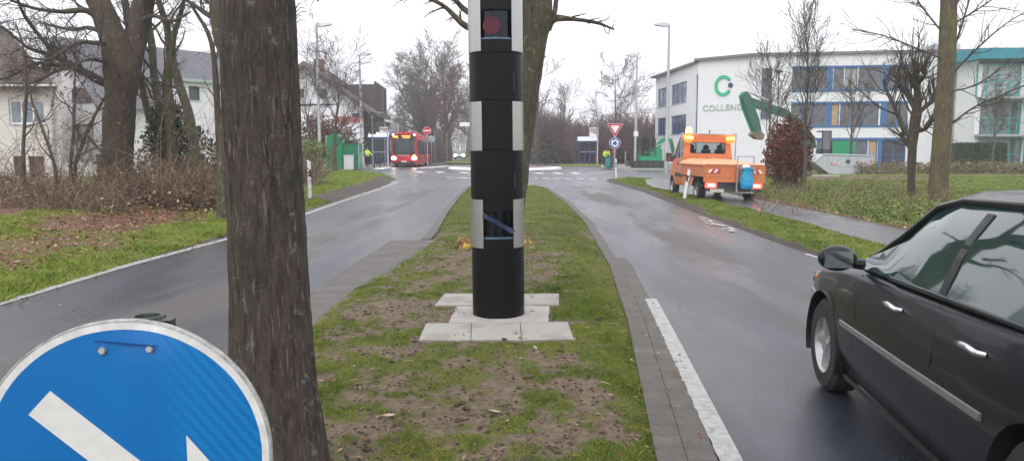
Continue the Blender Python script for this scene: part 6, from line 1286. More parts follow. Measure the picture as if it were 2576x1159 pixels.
# pale fence panel and dark hedge by the left stop
a, b = P(978, 395, 80), P(1001, 330, 80); t = thing('fence_panel', 'tall grey mesh fence panel behind the left bus stop', 'fence', (a.x, 80, .1)); fm = MB().tube([(0, 0, 0), (0, 0, b.z)], .05, 6).tube([(b.x - a.x, 0, 0), (b.x - a.x, 0, b.z)], .05, 6).tube([(0, 0, b.z), (b.x - a.x, 0, b.z)], .04, 6); fm.build('frame', M['steel'], t); MB().bx(.05, b.x - a.x - .05, -.01, .01, 1.4, b.z - .1).build('infill', vary('grey_blue_panel', (.16, .18, .21), .5, 0, .2, 2), t)
# dark wheelbarrow-like handcart beside the people
g0 = P(948, 422, 65); t = thing('handcart', 'black folded handcart standing right of the two road workers', 'handcart', (g0.x, 65, .1)); MB().bx(-.35, .35, -.2, .2, .35, .5).tube([(-.35, 0, .45), (-.55, 0, 1.0)], .03, 6).tube([(.35, 0, .45), (.5, 0, .75)], .03, 6).build('frame', M['black'], t); wheel(t, -.22, 0, .18, .08, -1, M['steel']); wheel(t, .25, 0, .18, .08, 1, M['steel'])
# ------------------------------------------------------------------ people
def skin_chain(name, verts, edges, radii, mat, parent, sub=2, root=0):
    me = bpy.data.meshes.new(name); me.from_pydata([tuple(v) for v in verts], edges, []); o = bpy.data.objects.new(name, me); COL.objects.link(o)
    md = o.modifiers.new('s', 'SKIN'); 
    for i, r in enumerate(radii): me.skin_vertices[0].data[i].radius = (r, r) if np.isscalar(r) else r
    me.skin_vertices[0].data[root].use_root = True
    sb = o.modifiers.new('d', 'SUBSURF'); sb.levels = sb.render_levels = sub
    bake(o); o.data.materials.clear(); o.data.materials.append(mat); o.data.polygons.foreach_set('use_smooth', np.ones(len(o.data.polygons), bool)); o.parent = parent; return o
def person(loc, rz, lab, lean=0.0, arms=((.10, -.05), (.10, -.05)), armf=(.0, .0), h=1.76, hat=None, seated=False, hair=(.03, .02, .015), bag=False, legs=True):
    t = thing('person', lab, 'person', loc, rz); k = h / 1.76; ln = lean
    def L(x, y, z, b=0): # y negative is forward; b = lean amount above the hip
        return Vector((x, y - (max(0, z - .95)) * ln, z - (max(0, z - .95)) * ln * ln * .4)) * k
    hz = .95; V, E, Rr = [], [], []
    def add(p, r, par=None): V.append(p); Rr.append(r * k); i = len(V) - 1; (E.append((par, i)) if par is not None else None); return i
    pel = add(L(0, 0, .95), .14); ab = add(L(0, 0, 1.12), .13, pel); che = add(L(0, 0, 1.33), .15, ab); up_ = add(L(0, .01, 1.45), .11, che); nk = add(L(0, .0, 1.52), .055, up_); hd1 = add(L(0, -.015, 1.60), .085, nk); hd2 = add(L(0, -.015, 1.68), .088, hd1); add(L(0, -.005, 1.745), .05, hd2)
    hands = []
    for s, (ox, oz), af in ((-1, arms[0], armf[0]), (1, arms[1], armf[1])):
        sh = add(L(s * .19, .0, 1.42), .06, up_); el = add(L(s * (.25 + ox * .6), -.02 - af * .4, 1.15 + max(0, oz) * .5), .046, sh); wr = add(L(s * (.24 + ox * .3), -.08 - af, .92 + oz + af * .35), .032, el); ha = add(L(s * (.24 + ox * .25), -.11 - af * 1.12, .85 + oz + af * .38), .036, wr); hands.append((wr, ha, s))
    for s in (-1, 1):
        if seated: hp = add(L(s * .1, -.03, .93), .10, pel); kn = add(L(s * .12, -.42, .95), .065, hp); an = add(L(s * .12, -.48, .55), .045, kn); add(L(s * .12, -.60, .52), .045, an)
        else: hp = add(L(s * .1, 0, .88), .10, pel); kn = add(L(s * .115, -.02, .5), .065, hp); an = add(L(s * .12, .02, .10), .042, kn); add(L(s * .125, -.13, .04), .042, an)
    body = skin_chain('body', V, E, Rr, M['skin'], t)
    for wr, ha, s in hands:                     # five unequal bent fingers on each hand
        base = V[ha]; d = (V[ha] - V[wr]).normalized(); side = Vector((0, 1, 0)).cross(d).normalized() if abs(d.y) < .9 else Vector((1, 0, 0)); curl = Vector((-s * .5, -.3, -.2))
        for f, (o_, L_) in enumerate(((-.026, .066), (-.009, .078), (.009, .074), (.026, .06))):
            b = base + side * o_ * k + d * .02; skin_chain('finger', [b, b + d * L_ * .5 * k, b + (d * .8 + curl * .4).normalized() * L_ * .95 * k], [(0, 1), (1, 2)], [.009, .0085, .007], M['skin'], body, 1)
        b = base - side * .03 * k; skin_chain('thumb', [b, b + (d * .5 - side * .8) * .035 * k, b + (d * .9 - side * .7) * .06 * k], [(0, 1), (1, 2)], [.010, .0095, .008], M['skin'], body, 1)
    # face: nose, eyes, ears
    hc = V[hd2]; fc = MB().ball(hc + Vector((0, -.098, -.03)) * k, .014, 8, 5, (1, 1.2, 1.5)); fc.ball(hc + Vector((-.088, 0, -.03)) * k, .02, 6, 5, (.5, 1, 1.5)); fc.ball(hc + Vector((.088, 0, -.03)) * k, .02, 6, 5, (.5, 1, 1.5)); fc.build('face', M['skin'], t, smooth=180)
    ey = MB(); [ey.ball(hc + Vector((s * .032, -.085, -.01)) * k, .011, 6, 5) for s in (-1, 1)]; ey.box(hc + Vector((0, -.088, -.075)) * k, (.045 * k, .01, .008)); ey.build('eyes_and_mouth', M['dgrey'], t)
    # jacket and trousers as garments of their own
    ja = [V[0], V[1], V[2], V[3], V[8], V[9], V[10], V[12], V[13], V[14]]
    je = [(0, 1), (1, 2), (2, 3), (3, 4), (4, 5), (5, 6), (3, 7), (7, 8), (8, 9)]
    skin_chain('hivis_jacket', ja, je, [.175 * k, .17 * k, .185 * k, .14 * k, .095 * k, .075 * k, .055 * k, .095 * k, .075 * k, .055 * k], M['hivis'], t)
    rs = MB(); 
    for z in (1.02, 1.18): c_ = L(0, 0, z); rs.lathe([(.181 * k, -.025), (.184 * k, 0), (.181 * k, .025)], 20, tuple(c_)); 
    rs.build('reflective_band', vary('silver_band', (.6, .62, .6), .3, .3, .05, 9), t, smooth=60)
    i0 = 16; tr_ = [V[0]] + [V[i] for i in (16, 17, 18, 20, 21, 22)]
    skin_chain('trousers', tr_, [(0, 1), (1, 2), (2, 3), (0, 4), (4, 5), (5, 6)], [.15 * k, .115 * k, .082 * k, .065 * k, .115 * k, .082 * k, .065 * k], M['navy'], t)
    hm = MB().ball(hc + Vector((0, .012, .028)) * k, .103 * k, 14, 9, (1, 1.05, .95))
    hm.build('hair' if hat is None else 'hat', vary('hair_' + lab[:5], hair, .8, 0, .3, 40) if hat is None else hat, t, smooth=180)
    for s, ii in ((-1, 19), (1, 23)): c_ = V[ii]; MB().ball(c_ + Vector((0, .02, .0)), .07, 10, 6, (.8, 1.9, .75)).build('boot', M['black'], t, smooth=180)
    return t, V, hands
g0 = P(896, 424, 66); person((g0.x, 66, .10), R(170), 'person in yellow hi-vis jacket and dark trousers, left of the lamp post', arms=((.12, .1), (.12, .05)), armf=(.1, .05))
g0 = P(924, 424, 66.8); person((g0.x, 66.8, .10), R(60), 'person in yellow hi-vis jacket seen sideways, right of the lamp post', arms=((.05, .1), (.05, .1)), armf=(.2, .25), h=1.74)
g0 = P(1527, 421, 66.5); person((g0.x - .1, 66.8, .09), R(8), 'person in yellow hi-vis jacket bending over a green bag', lean=.55, arms=((.02, .0), (.02, .0)), armf=(.28, .28), h=1.74)
bg_ = P(1530, 421, 66); secs = []
for z, w in ((0, .18), (.1, .25), (.4, .26), (.7, .25), (.86, .27)): secs.append([(w * math.cos(a) * (1 + .08 * math.sin(5 * a + z * 7)), w * .8 * math.sin(a), z) for a in np.linspace(0, 6.283, 17)[:-1]])
o = MB().loft(secs).build('green_bag', M['baggreen'], smooth=60); o.location = (bg_.x, 66.05, .09); tag(o, 'upright teal green bag held by the bending person', 'bag')
person((exdriver_loc[0], exdriver_loc[1], exdriver_loc[2] - .75), R(85), 'person in yellow hi-vis jacket sitting in the small excavator cab', seated=True, arms=((.05, .3), (.05, .3)), armf=(.3, .3), h=1.5)
# ------------------------------------------------------------------ buildings
def hit(Mx, px, py):                            # picture point -> local (x, z) on a facade plane
    r = ray(px, py); n = Mx.to_3x3() @ Vector((0, 1, 0)); o = Mx.translation; k = (o - Vector((0, 0, H0))).dot(n) / r.dot(n)
    w = Mx.inverted() @ (Vector((0, 0, H0)) + r * k); return w.x, w.z
def facade(t, Mx, L_, H, ops, wallm, th=.3, z0=-.1, name='wall'):
    Mx = Matrix.Translation(-Vector(t.location)) @ Mx; xs = sorted({0, L_} | {v for o in ops for v in o[:2]}); zs = sorted({z0, H} | {v for o in ops for v in o[2:4]}); mb = MB()
    for a, b in zip(xs[:-1], xs[1:]):
        run = None
        for c, d in zip(zs[:-1], zs[1:]):
            inside = any(o[0] <= a + 1e-6 and o[1] >= b - 1e-6 and o[2] <= c + 1e-6 and o[3] >= d - 1e-6 for o in ops)
            if not inside: run = [run[0], d] if run else [c, d]
            if (inside or d == zs[-1]) and run: mb.bx(a, b, 0, th, run[0], run[1]); run = None
    mb.build(name, wallm, t, M=Mx)
    for o in ops:
        a, b, c, d, nx_, nz_, fm, gm = o[:8]; f = .07; mb = MB(); y0, y1 = .10, .17
        mb.bx(a, a + f, y0, y1, c, d).bx(b - f, b, y0, y1, c, d).bx(a + f, b - f, y0, y1, c, c + f).bx(a + f, b - f, y0, y1, d - f * 1.6, d)
        for k in range(1, nx_): x = a + (b - a) * k / nx_; mb.bx(x - f / 2, x + f / 2, y0 + .002, y1 - .002, c + f, d - f)
        for k in range(1, nz_): z = c + (d - c) * k / nz_; mb.bx(a + f, b - f, y0 + .004, y1 - .004, z - f / 2, z + f / 2)
        wobj = mb.build('window', fm, t, M=Mx); MB().bx(a + f / 2, b - f / 2, .135, .145, c + f / 2, d - f / 2).build('pane', gm, wobj, M=Mx)
        MB().bx(a - .03, b + .03, -.05, .10, c - .06, c - .002).build('sill', M['ltgrey'], wobj, M=Mx)
        if len(o) > 8 and o[8]: MB().bx(a + (b - a) * o[8][0], a + (b - a) * o[8][1], .20, .24, c + .1, d - .1).build('blind', o[9], wobj, M=Mx)
def render_mat(name, c, stain=(.35, .36, .33)):
    m = NM(name); v = m.coord((1, 1, .35), 'World'); k = m.ramp(m.noise(v, .5, 6, .7), [(.58, 0), (.9, .2)]); m.col(m.mix(k, m.ramp(m.noise(v, 3, 4), [(.3, tuple(q_ * .94 for q_ in c)), (.7, c)]), stain)); m.set(Roughness=.85); m.bump(m.noise(m.coord((1, 1, 1), 'World'), 50, 3), .2, .01); return m.m
WHITE = render_mat('white_render', (.72, .73, .75)); CREAM = render_mat('cream_render', (.60, .60, .55), (.30, .33, .28)); OFFW = render_mat('office_white', (.70, .71, .71), (.5, .5, .48))
m = NM('office_blocks'); v = m.coord((1, 1, 1)); 
wn = glass('office_glass', (.10, .105, .11), 1.7, .03)
room = vary('lit_room', (.30, .27, .22), .8, 0, .4, .6, kind='World'); yel = vary('yellow_blind', (.75, .38, .10), .7, 0, .1, 2); dark = vary('dark_interior', (.05, .05, .055), .8, 0, .4, 1)
# office building
def surf_window(t, Mx, x0, x1, y0, y1, fm, gm):
    xm, ym = (x0 + x1) / 2, (y0 + y1) / 2; a, b, c, d = hit(Mx, x0, ym)[0], hit(Mx, x1, ym)[0], hit(Mx, xm, y1)[1], hit(Mx, xm, y0)[1]; Mx = Matrix.Translation(-Vector(t.location)) @ Mx; f = .08
    w = MB().bx(a, a + f, -.05, .02, c, d).bx(b - f, b, -.05, .02, c, d).bx(a + f, b - f, -.05, .02, c, c + f).bx(a + f, b - f, -.05, .02, d - f, d).build('window', fm, t, M=Mx); MB().bx(a + f / 2, b - f / 2, -.02, .01, c + f / 2, d - f / 2).build('pane', gm, w, M=Mx)
base = P(1898, 420, 70); t = thing('office_building', 'white three storey office building with blue window bands and a green ring logo', 'building', (base.x, 70, 0))
F = [(P(1648, 300, 90).x, 90), (P(1746, 300, 75).x, 75), (P(1754, 300, 74).x, 74), (P(1898, 300, 70).x, 70), (P(2455, 300, 67).x, 67)]
HO = P(1898, 141, 70).z
def win(Mx, x0, x1, y0, y1, nx_, nz_, fm, gm, *e):
    ym = (y0 + y1) / 2; xm = (x0 + x1) / 2; return (hit(Mx, x0, ym)[0], hit(Mx, x1, ym)[0], hit(Mx, xm, y1)[1], hit(Mx, xm, y0)[1], nx_, nz_, fm, gm) + e
B = M['blue_frame']
MA = frame((F[0][0], F[0][1], 0), (F[1][0] - F[0][0], F[1][1] - F[0][1], 0)); LA = math.dist(F[0], F[1])
bg2 = glass('blue_tinted_glass', (.035, .06, .13), 1.6)
H1 = [hit(MA, 1700, y)[1] for y in (212, 262, 291, 338)]
opsA = []
for z1, z0 in ((H1[0], H1[1]), (H1[2], H1[3])):
    for a, b, n in ((1654, 1676, 2), (1688, 1726, 3)): opsA.append((hit(MA, a, 260)[0], hit(MA, b, 260)[0], z0, z1, n, 1, B, bg2))
opsA.append((hit(MA, 1705, 400)[0], hit(MA, 1740, 400)[0], .1, hit(MA, 1722, 383)[1], 2, 2, B, bg2))
facade(t, MA, LA, HO * .985, opsA, OFFW)
M0 = frame((F[1][0], F[1][1], 0), (F[2][0] - F[1][0], F[2][1] - F[1][1], 0)); 
facade(t, M0, math.dist(F[1], F[2]), HO * .985, [(.25, math.dist(F[1], F[2]) - .1, .4, hit(M0, 1750, 190)[1], 1, 5, B, wn)], OFFW)
MBk = frame((F[2][0], F[2][1], 0), (F[3][0] - F[2][0], F[3][1] - F[2][1], 0)); LB = math.dist(F[2], F[3]); facade(t, MBk, LB, HO, [], OFFW)
MC = frame((F[3][0], F[3][1], 0), (F[4][0] - F[3][0], F[4][1] - F[3][1], 0)); LC = math.dist(F[3], F[4])
opsC = [win(MC, 1914, 1941, 172, 300, 1, 4, B, wn)]
z_ = lambda y: hit(MC, 2100, y)[1]
def row(xs, y0, y1, nz_=1):
    for a, b, n, *e in xs: opsC.append((hit(MC, a, 200)[0], hit(MC, b, 200)[0], z_(y1), z_(y0), n, nz_, B, e[0] if e else wn))
wl_ = glass('lit_office_glass', (.30, .28, .23), 1.5); wd_ = glass('dim_office_glass', (.09, .09, .092), 1.6); wy_ = vary('yellow_lit_blind', (.42, .29, .15), .6, 0, .15, 2)
row([(1992, 2052, 2, wd_), (2054, 2080, 1, wd_), (2096, 2122, 1), (2124, 2156, 2, wl_), (2158, 2218, 2, wd_), (2234, 2287, 2, wd_)], 170, 227)
row([(1992, 2080, 3, wd_), (2094, 2114, 1, wy_), (2116, 2214, 4, wd_), (2234, 2287, 2, wd_)], 260, 317)
row([(2060, 2140, 3, wd_), (2142, 2190, 2, wd_), (2192, 2215, 1, wy_), (2226, 2287, 2, dark)], 352, 425, 2)
facade(t, MC, LC, HO, opsC, OFFW)
Mt = Matrix.Translation(-Vector(t.location)) @ MC
for y0, y1 in ((166, 171), (226, 231), (256, 261), (316, 321), (347, 353)): MB().bx(hit(MC, 1992, 200)[0], hit(MC, 2290, 200)[0], -.06, -.002, z_(y1), z_(y0)).build('blue_band', B, t, M=Mt)
for x0, x1 in ((2080, 2094), (2218, 2234)):
    for y0, y1 in ((171, 226), (261, 316)): MB().bx(hit(MC, x0, 200)[0], hit(MC, x1, 200)[0], -.04, -.002, z_(y1), z_(y0)).build('blue_panel', B, t, M=Mt)
MB().bx(hit(MC, 2216, 200)[0], hit(MC, 2226, 200)[0], -.12, -.002, 0, z_(352)).build('blue_pillar', B, t, M=Mt)
# side return, back and roof
def wallseg(a, b, H, mat): Mx = frame((a[0], a[1], 0), (b[0] - a[0], b[1] - a[1], 0)); MB().bx(0, math.dist(a, b), 0, .3, -.1, H).build('wall', mat, t, M=Matrix.Translation(-Vector(t.location)) @ Mx)
bk = [(F[4][0], F[4][1] + 14), (F[3][0] + 4, F[3][1] + 16), (F[0][0] + 12, F[0][1] + 8)]
wallseg(F[4], bk[0], HO, OFFW); wallseg(bk[2], F[0], HO * .985, OFFW)
def roof(pts, z0, z1, over, mat, name='roof', par=t):
    c = Vector((sum(p[0] for p in pts) / len(pts), sum(p[1] for p in pts) / len(pts))); q_ = [Vector(p) + (Vector(p) - c).normalized() * over for p in pts]; l = Vector(par.location); n = len(q_)
    v = [(p.x - l.x, p.y - l.y, z0) for p in q_] + [(p.x - l.x, p.y - l.y, z1) for p in q_]; MB().add(v, [tuple(range(n))[::-1], tuple(range(n, 2 * n))] + [(i, (i + 1) % n, n + (i + 1) % n, n + i) for i in range(n)]).build(name, mat, par)
rm_ = vary('dark_roof_edge', (.16, .16, .165), .6, .1, .2, 2)
roof([F[2], F[3], F[4], bk[0], bk[1]], HO, HO + .22, .5, rm_); roof([F[0], F[1], bk[1], bk[2]], HO * .985, HO * .985 + .2, .7, rm_)
MB().bx(0, 2.2, .3, 2.3, HO + .2, HO + 1.0).build('roof_unit', M['ltgrey'], t, M=Mt @ Matrix.Translation((hit(MC, 2400, 200)[0] - 1, 2, 0)))
# logo ring and lettering on the gable wall
Ml = Matrix.Translation(-Vector(t.location)) @ MBk
cxl, czl = hit(MBk, 1819.5, 216); rl_ = (hit(MBk, 1819, 190)[1] - hit(MBk, 1819, 243)[1]) / 2; N = 40; V = []
for k in range(N + 1):
    a = R(42 + (318 - 42) * k / N)
    for r_, y in ((rl_ * .995, -.10), (rl_ * .995, -.0), (rl_ * .70, -.0), (rl_ * .70, -.10)): V.append((cxl + r_ * math.cos(a) * .92, y, czl + r_ * math.sin(a)))
lg = MB().loft([V[4 * k:4 * k + 4] for k in range(N + 1)])
for a in (42, 318): lg.disc((cxl + rl_ * .8475 * .92 * math.cos(R(a)), -.05, czl + rl_ * .8475 * math.sin(R(a))), rl_ * .147, 'Y', 20, .098)
lg.build('logo_ring', vary('logo_green', (.01, .40, .18), .4, 0, .08, 3), t, M=Ml)
dx, dz = hit(MBk, 1837.5, 215); MB().disc((dx, -.05, dz), rl_ * .235, 'Y', 24, .1).build('logo_dot', vary('logo_navy', (.02, .015, .10), .4), t, M=Ml)
xa, zt5 = hit(MBk, 1768, 264); xb, zb5 = hit(MBk, 1886, 279); hL = hit(MBk, 1820, 263.5)[1] - hit(MBk, 1820, 278.5)[1]
tm_ = text_mesh('COLLENDA', hL * 1.40, vary('letter_green_grey', (.36, .48, .42), .5, 0, .05, 5), 'lettering', t, .05)
me = tm_.data; vs = np.array([v.co for v in me.vertices]); wdt = vs[:, 0].max() - vs[:, 0].min(); Mtx = Ml @ Matrix.Translation((xa + (xb - xa) / 2, -.04, (hit(MBk, 1825, 271)[1]))) @ Matrix.Rotation(R(90), 4, 'X') @ Matrix.Diagonal(((xb - xa) / wdt, 1, 1, 1)); me.transform(Mtx)
# teal building
tp_ = (P(2404, 300, 66).x, 66.2); tq = (P(2455, 300, 63.5).x, 63.5); tr3 = (P(2760, 300, 63).x, 63)
t = thing('teal_building', 'white building with teal roof edge and glazed teal balconies at the right edge', 'building', (tq[0], tq[1], 0)); par_t = t
HT2 = P(2455, 152, 63.5).z
def facade_t(a, b, ops_f, mat): Mx = frame((a[0], a[1], 0), (b[0] - a[0], b[1] - a[1], 0)); facade(t, Mx, math.dist(a, b), HT2, ops_f(Mx), mat)
facade_t(tp_, tq, lambda Mx: [], OFFW)
TF = M['teal_frame']; tg1 = glass('teal_building_glass', (.26, .29, .30), 1.7); tg2 = glass('teal_building_glass_dim', (.10, .105, .10), 1.7)
def opsT(Mx):
    o = []; 
    for y0, y1, n, nz_, g in ((161, 245, 4, 2, tg1), (254, 339, 4, 2, tg2), (347, 428, 4, 2, tg2)):
        o.append(win(Mx, 2457, 2568, y0, y1, n, nz_, TF, g)); o.append(win(Mx, 2580, 2690, y0, y1, n, nz_, TF, g))
    return o
facade_t(tq, tr3, opsT, OFFW)
Mx = frame((tq[0], tq[1], 0), (tr3[0] - tq[0], tr3[1] - tq[1], 0)); Mt = Matrix.Translation(-Vector(t.location)) @ Mx
zz = lambda y: hit(Mx, 2500, y)[1]; xx = lambda x: hit(Mx, x, 300)[0]
for y0, y1 in ((244, 250), (337, 344)): MB().bx(xx(2452), xx(2700), -.9, -.002, zz(y1), zz(y0) - .04).build('balcony_slab', M['steel'], t, M=Mt)
for y0, y1 in ((220, 242), (311, 333)):
    rl2 = MB(); rl2.bx(xx(2455), xx(2700), -.88, -.84, zz(y0), zz(y0) + .06); rl2.bx(xx(2455), xx(2700), -.88, -.84, zz(y1), zz(y1) + .04)
    x = xx(2455)
    while x < xx(2700): rl2.bx(x, x + .04, -.87, -.85, zz(y1), zz(y0)); x += .9
    rl2.build('balcony_railing', TF, t, M=Mt)
for px in (2572, 2700): MB().bx(xx(px) - .22, xx(px) + .12, -1.0, -.75, 0, HT2).build('teal_column', TF, t, M=Mt)
MB().bx(xx(2452), xx(2720), -.08, -.002, zz(161), zz(154)).build('lintel', vary('dark_teal', (.01, .05, .10), .4, 0, .2, 3), t, M=Mt)
tk = [tp_, tq, tr3, (tr3[0], tr3[1] + 14), (tp_[0], tp_[1] + 14)]
roof(tk, HT2, HT2 + .85, 1.3, vary('teal_fascia', (.01, .20, .25), .45, 0, .15, 2), 'roof_edge', t); MB().bx(0, .3, 0, 14, -.1, HT2).build('wall', OFFW, t, M=Matrix.Translation((tr3[0] - tq[0] - .3, tr3[1] - tq[1], 0)))
# ---- left houses
def tiles(name, c, scale=(1, 1, 1)):
    m = NM(name); v = m.coord((1, 1, 1)); wv = m.n('TexWave', Scale=3.4, Distortion=1.2, Detail=2, _bands_direction='Z'); m.l(v, wv.inputs['Vector']); n_ = m.noise(v, 4, 5, .7)
    cc_ = m.ramp(n_, [(.3, tuple(k * .6 for k in c)), (.7, tuple(k * 1.35 for k in c))]); m.col(m.mix(m.ramp(wv.outputs['Fac'], [(.1, .6), (.4, 0)]), cc_, tuple(k * .35 for k in c))); m.set(Roughness=.85); m.bump(wv.outputs['Fac'], .6, .05); return m.m
TB = tiles('brown_tiles', (.10, .075, .06)); TG = tiles('grey_slate', (.15, .15, .165))
YH1 = 38; xr_ = P(146, 300, YH1).x; xl_ = xr_ - 12; t = thing('cream_house', 'cream rendered house with brown tiled roof at the far left', 'house', (xr_, YH1, .3)); ze = P(100, 214, YH1).z
Mx = frame((xl_, YH1, .3), (1, 0, 0))
op = [win(Mx, 22, 110, 250, 312, 3, 1, M['signwhite'], glass('pale_house_glass', (.16, .20, .23), 1.6)), win(Mx, 34, 66, 393, 448, 1, 1, vary('brown_frame', (.09, .045, .03), .6), vary('brown_shutter', (.10, .05, .035), .7, 0, .3, 3)), win(Mx, 72, 112, 393, 448, 1, 1, vary('brown_frame_b', (.09, .045, .03), .6), vary('brown_shutter_b', (.085, .05, .04), .7, 0, .3, 3))]
facade(t, Mx, 12, ze, op, CREAM); MB().loft([[(-.3, .3, -.1), (0, .3, -.1), (0, .3, ze - .3), (-.3, .3, ze - .3)], [(-3.2, 5.0, -.1), (-2.9, 5.0, -.1), (-2.9, 5.0, ze - .3), (-3.2, 5.0, ze - .3)]]).build('wall', CREAM, t)
zr_ = P(0, 82, YH1 + 3).z - .3; e = ze - .35
rf = MB().add([(-12.5, -.6, e), (.35, -.6, e), (-3.0, 5.8, e), (-12.5, 5.8, e), (-4.2, 2.8, zr_ + .3), (-12.5, 2.8, zr_ + .3), (-12.5, -.6, e - .15), (.35, -.6, e - .15), (-3.0, 5.8, e - .15)], [(0, 1, 4, 5), (1, 2, 4), (2, 3, 5, 4), (0, 6, 7, 1), (1, 7, 8, 2)]); rf.build('roof', TB, t)
gu = MB().tube([(-12.5, -.7, e - .05), (.45, -.7, e - .05)], .07, 8); gu.build('gutter', M['steel'], t)
dp = P(134, 260, YH1); MB().tube([(.2, -.65, e - .1), (.15, -.5, e - .5), (dp.x - xr_, -.12, e - 1.0), (dp.x - xr_, -.12, 0)], .06, 8).build('downpipe', M['steel'], t, smooth=40)
# white gabled house
C0 = Vector((P(262, 300, 42).x, 42)); gd = Vector((-.78, .62)).normalized(); ld = Vector((.62, .78)).normalized(); GW, LG = 9.5, 7.6
t = thing('white_house', 'white gabled house with grey roof behind the forked tree', 'house', (C0.x, C0.y, .3))
Lf = C0 + gd * GW; Mg = frame((Lf.x, Lf.y, .3), (-gd.x, -gd.y, 0)); zE = 3.95; zR = 7.75
hp_ = lambda x0, x1, y0, y1, *a: win(Mg, x0, x1, y0, y1, *a)
DG = vary('dark_window', (.09, .10, .11), .2, 0, .4, 1); BS = vary('brown_roller_shutter', (.10, .06, .05), .6, 0, .3, 3)
og = [hp_(189, 236, 313, 358, 1, 1, M['dgrey'], DG), hp_(150, 156, 314, 361, 1, 1, M['dgrey'], DG)]
Mgl = Matrix.Translation(-Vector(t.location)) @ Mg
facade(t, Mg, GW, zE - .12, og, WHITE); MB().prism([(0, zE - .12), (GW, zE - .12), (GW / 2, zR - .22)], (0, .3)).build('gable', WHITE, t, M=Mgl); surf_window(t, Mg, 183, 234, 222, 260, M['dgrey'], BS)
Ms = frame((C0.x, C0.y, .3), (ld.x, ld.y, 0)); Msl = Matrix.Translation(-Vector(t.location)) @ Ms
facade(t, Ms, LG, zE, [], WHITE)
xw = hit(Ms, 440, 250)[0]; Mw = Ms @ Matrix.Translation((xw, -.8, 0)); Lw = 5.2
zw = hit(Mw, 500, 204)[1]
facade(t, Mw, Lw, zw, [win(Mw, 475, 503, 218, 252, 1, 1, M['dgrey'], DG), win(Mw, 488, 508, 318, 345, 1, 1, M['dgrey'], BS)], WHITE); MB().bx(0, .3, .3, 3, zE - 1, zw - .02).build('bay_side', WHITE, t, M=Matrix.Translation(-Vector(t.location)) @ Mw)
MB().prism([(-.4, zw - .1), (Lw + .3, zw - .1), (Lw + .3, zw + .08), (-.4, zw + .08)], (-.3, 3.2)).build('bay_eaves', vary('pale_teal_boards', (.33, .42, .42), .6, 0, .1, 3), t, M=Matrix.Translation(-Vector(t.location)) @ Mw)
r_ = MB(); o1 = .5; sl = (zR - zE) / (GW / 2)
def rp_(g_, l_, z): p = C0 + gd * g_ + ld * l_; return (p.x - C0.x, p.y - C0.y, z)
r_.add([rp_(-o1, -o1, zE - o1 * sl), rp_(-o1, LG + 4, zE - o1 * sl), rp_(GW / 2, LG + 2.5, zR), rp_(GW / 2, -o1, zR), rp_(GW + o1, -o1, zE - o1 * sl), rp_(GW + o1, LG + 4, zE - o1 * sl)] , [(0, 1, 2, 3), (3, 2, 5, 4)])
r_.add([rp_(-o1, -o1, zE - o1 * sl - .2), rp_(GW / 2, -o1, zR - .2), rp_(GW / 2, -o1, zR), rp_(-o1, -o1, zE - o1 * sl), rp_(GW + o1, -o1, zE - o1 * sl - .2), rp_(GW + o1, -o1, zE - o1 * sl)], [(0, 1, 2, 3), (1, 4, 5, 2)]); r_.build('roof', TG, t)
MB().box(rp_(GW / 2 - 1.2, 3.6, zR - .1), (.8, .8, 1.1)).build('chimney', vary('chimney_grey', (.3, .3, .3), .8), t) if False else None
MB().prism([(-.2, -.3), (1.2, -.3), (.5, .9)], (-.1, 1.5), Msl @ Matrix.Translation((4.2, .9, zE + 1.0))).build('dormer', vary('dormer_boards', (.30, .38, .38), .6, 0, .1, 3), t)
gw = MB().bx(P(152, 400, 36).x - C0.x, P(262, 400, 36).x - C0.x, 36 - C0.y, 36.2 - C0.y, -.4, P(200, 410, 36).z - .3); o = gw.build('garden_wall', render_mat('garden_wall_grey', (.45, .46, .44))); o.location = t.location; tag(o, 'low pale garden wall left of the big forked trunk', 'wall')
# gabled house behind the bare tree
Y3 = 80; a3 = P(769, 156, Y3); t = thing('gabled_house', 'large white gabled house with brown roof right of the close dark trunk', 'house', (a3.x, Y3, 0)); ex, ez = P(912, 262, Y3).x - a3.x, P(912, 262, Y3).z; lx = -6.2; lz = a3.z + lx * (a3.z - ez) / ex
Mx = frame((a3.x + lx, Y3, 0), (1, 0, 0)); zw2 = min(lz, ez)
H3 = lambda x0, x1, y0, y1, *a: win(Mx, x0, x1, y0, y1, *a)
facade(t, Mx, ex - lx, ez, [H3(770, 786, 300, 322, 2, 1, M['dgrey'], DG), H3(885, 905, 285, 305, 2, 1, M['dgrey'], DG)], WHITE)
MB().prism([(lx, ez), (ex, ez), (0, a3.z - .1), (lx, lz - .1)], (0, .3)).build('gable', WHITE, t); surf_window(t, Mx, 750, 765, 224, 246, M['dgrey'], BS); surf_window(t, Mx, 806, 822, 224, 248, M['dgrey'], DG)
TBB = tiles('brown_grey_tiles', (.17, .14, .12)); th = .45
MB().prism([(0, a3.z - th), (ex + 1, ez - (a3.z - ez) / ex - th), (ex + 1, ez - (a3.z - ez) / ex), (0, a3.z)], (-1.0, 12)).build('roof', TBB, t); MB().prism([(lx - 1, lz - (a3.z - ez) / ex - th), (0, a3.z - th), (0, a3.z), (lx - 1, lz - (a3.z - ez) / ex)], (-1.0, 12)).build('roof', TBB, t)
MB().bx(.3, 1.2, 2, 3, a3.z - .6, a3.z + .5).build('chimney', vary('chimney_brick', (.2, .1, .08), .8), t)
a, b = P(846, 306, Y3), P(912, 296, Y3); MB().bx(a.x - a3.x, b.x - a3.x, -.12, -.02, a.z - .1, b.z + .1).build('red_fascia', vary('faded_red_fascia', (.34, .10, .09), .6, 0, .3, 3), t)
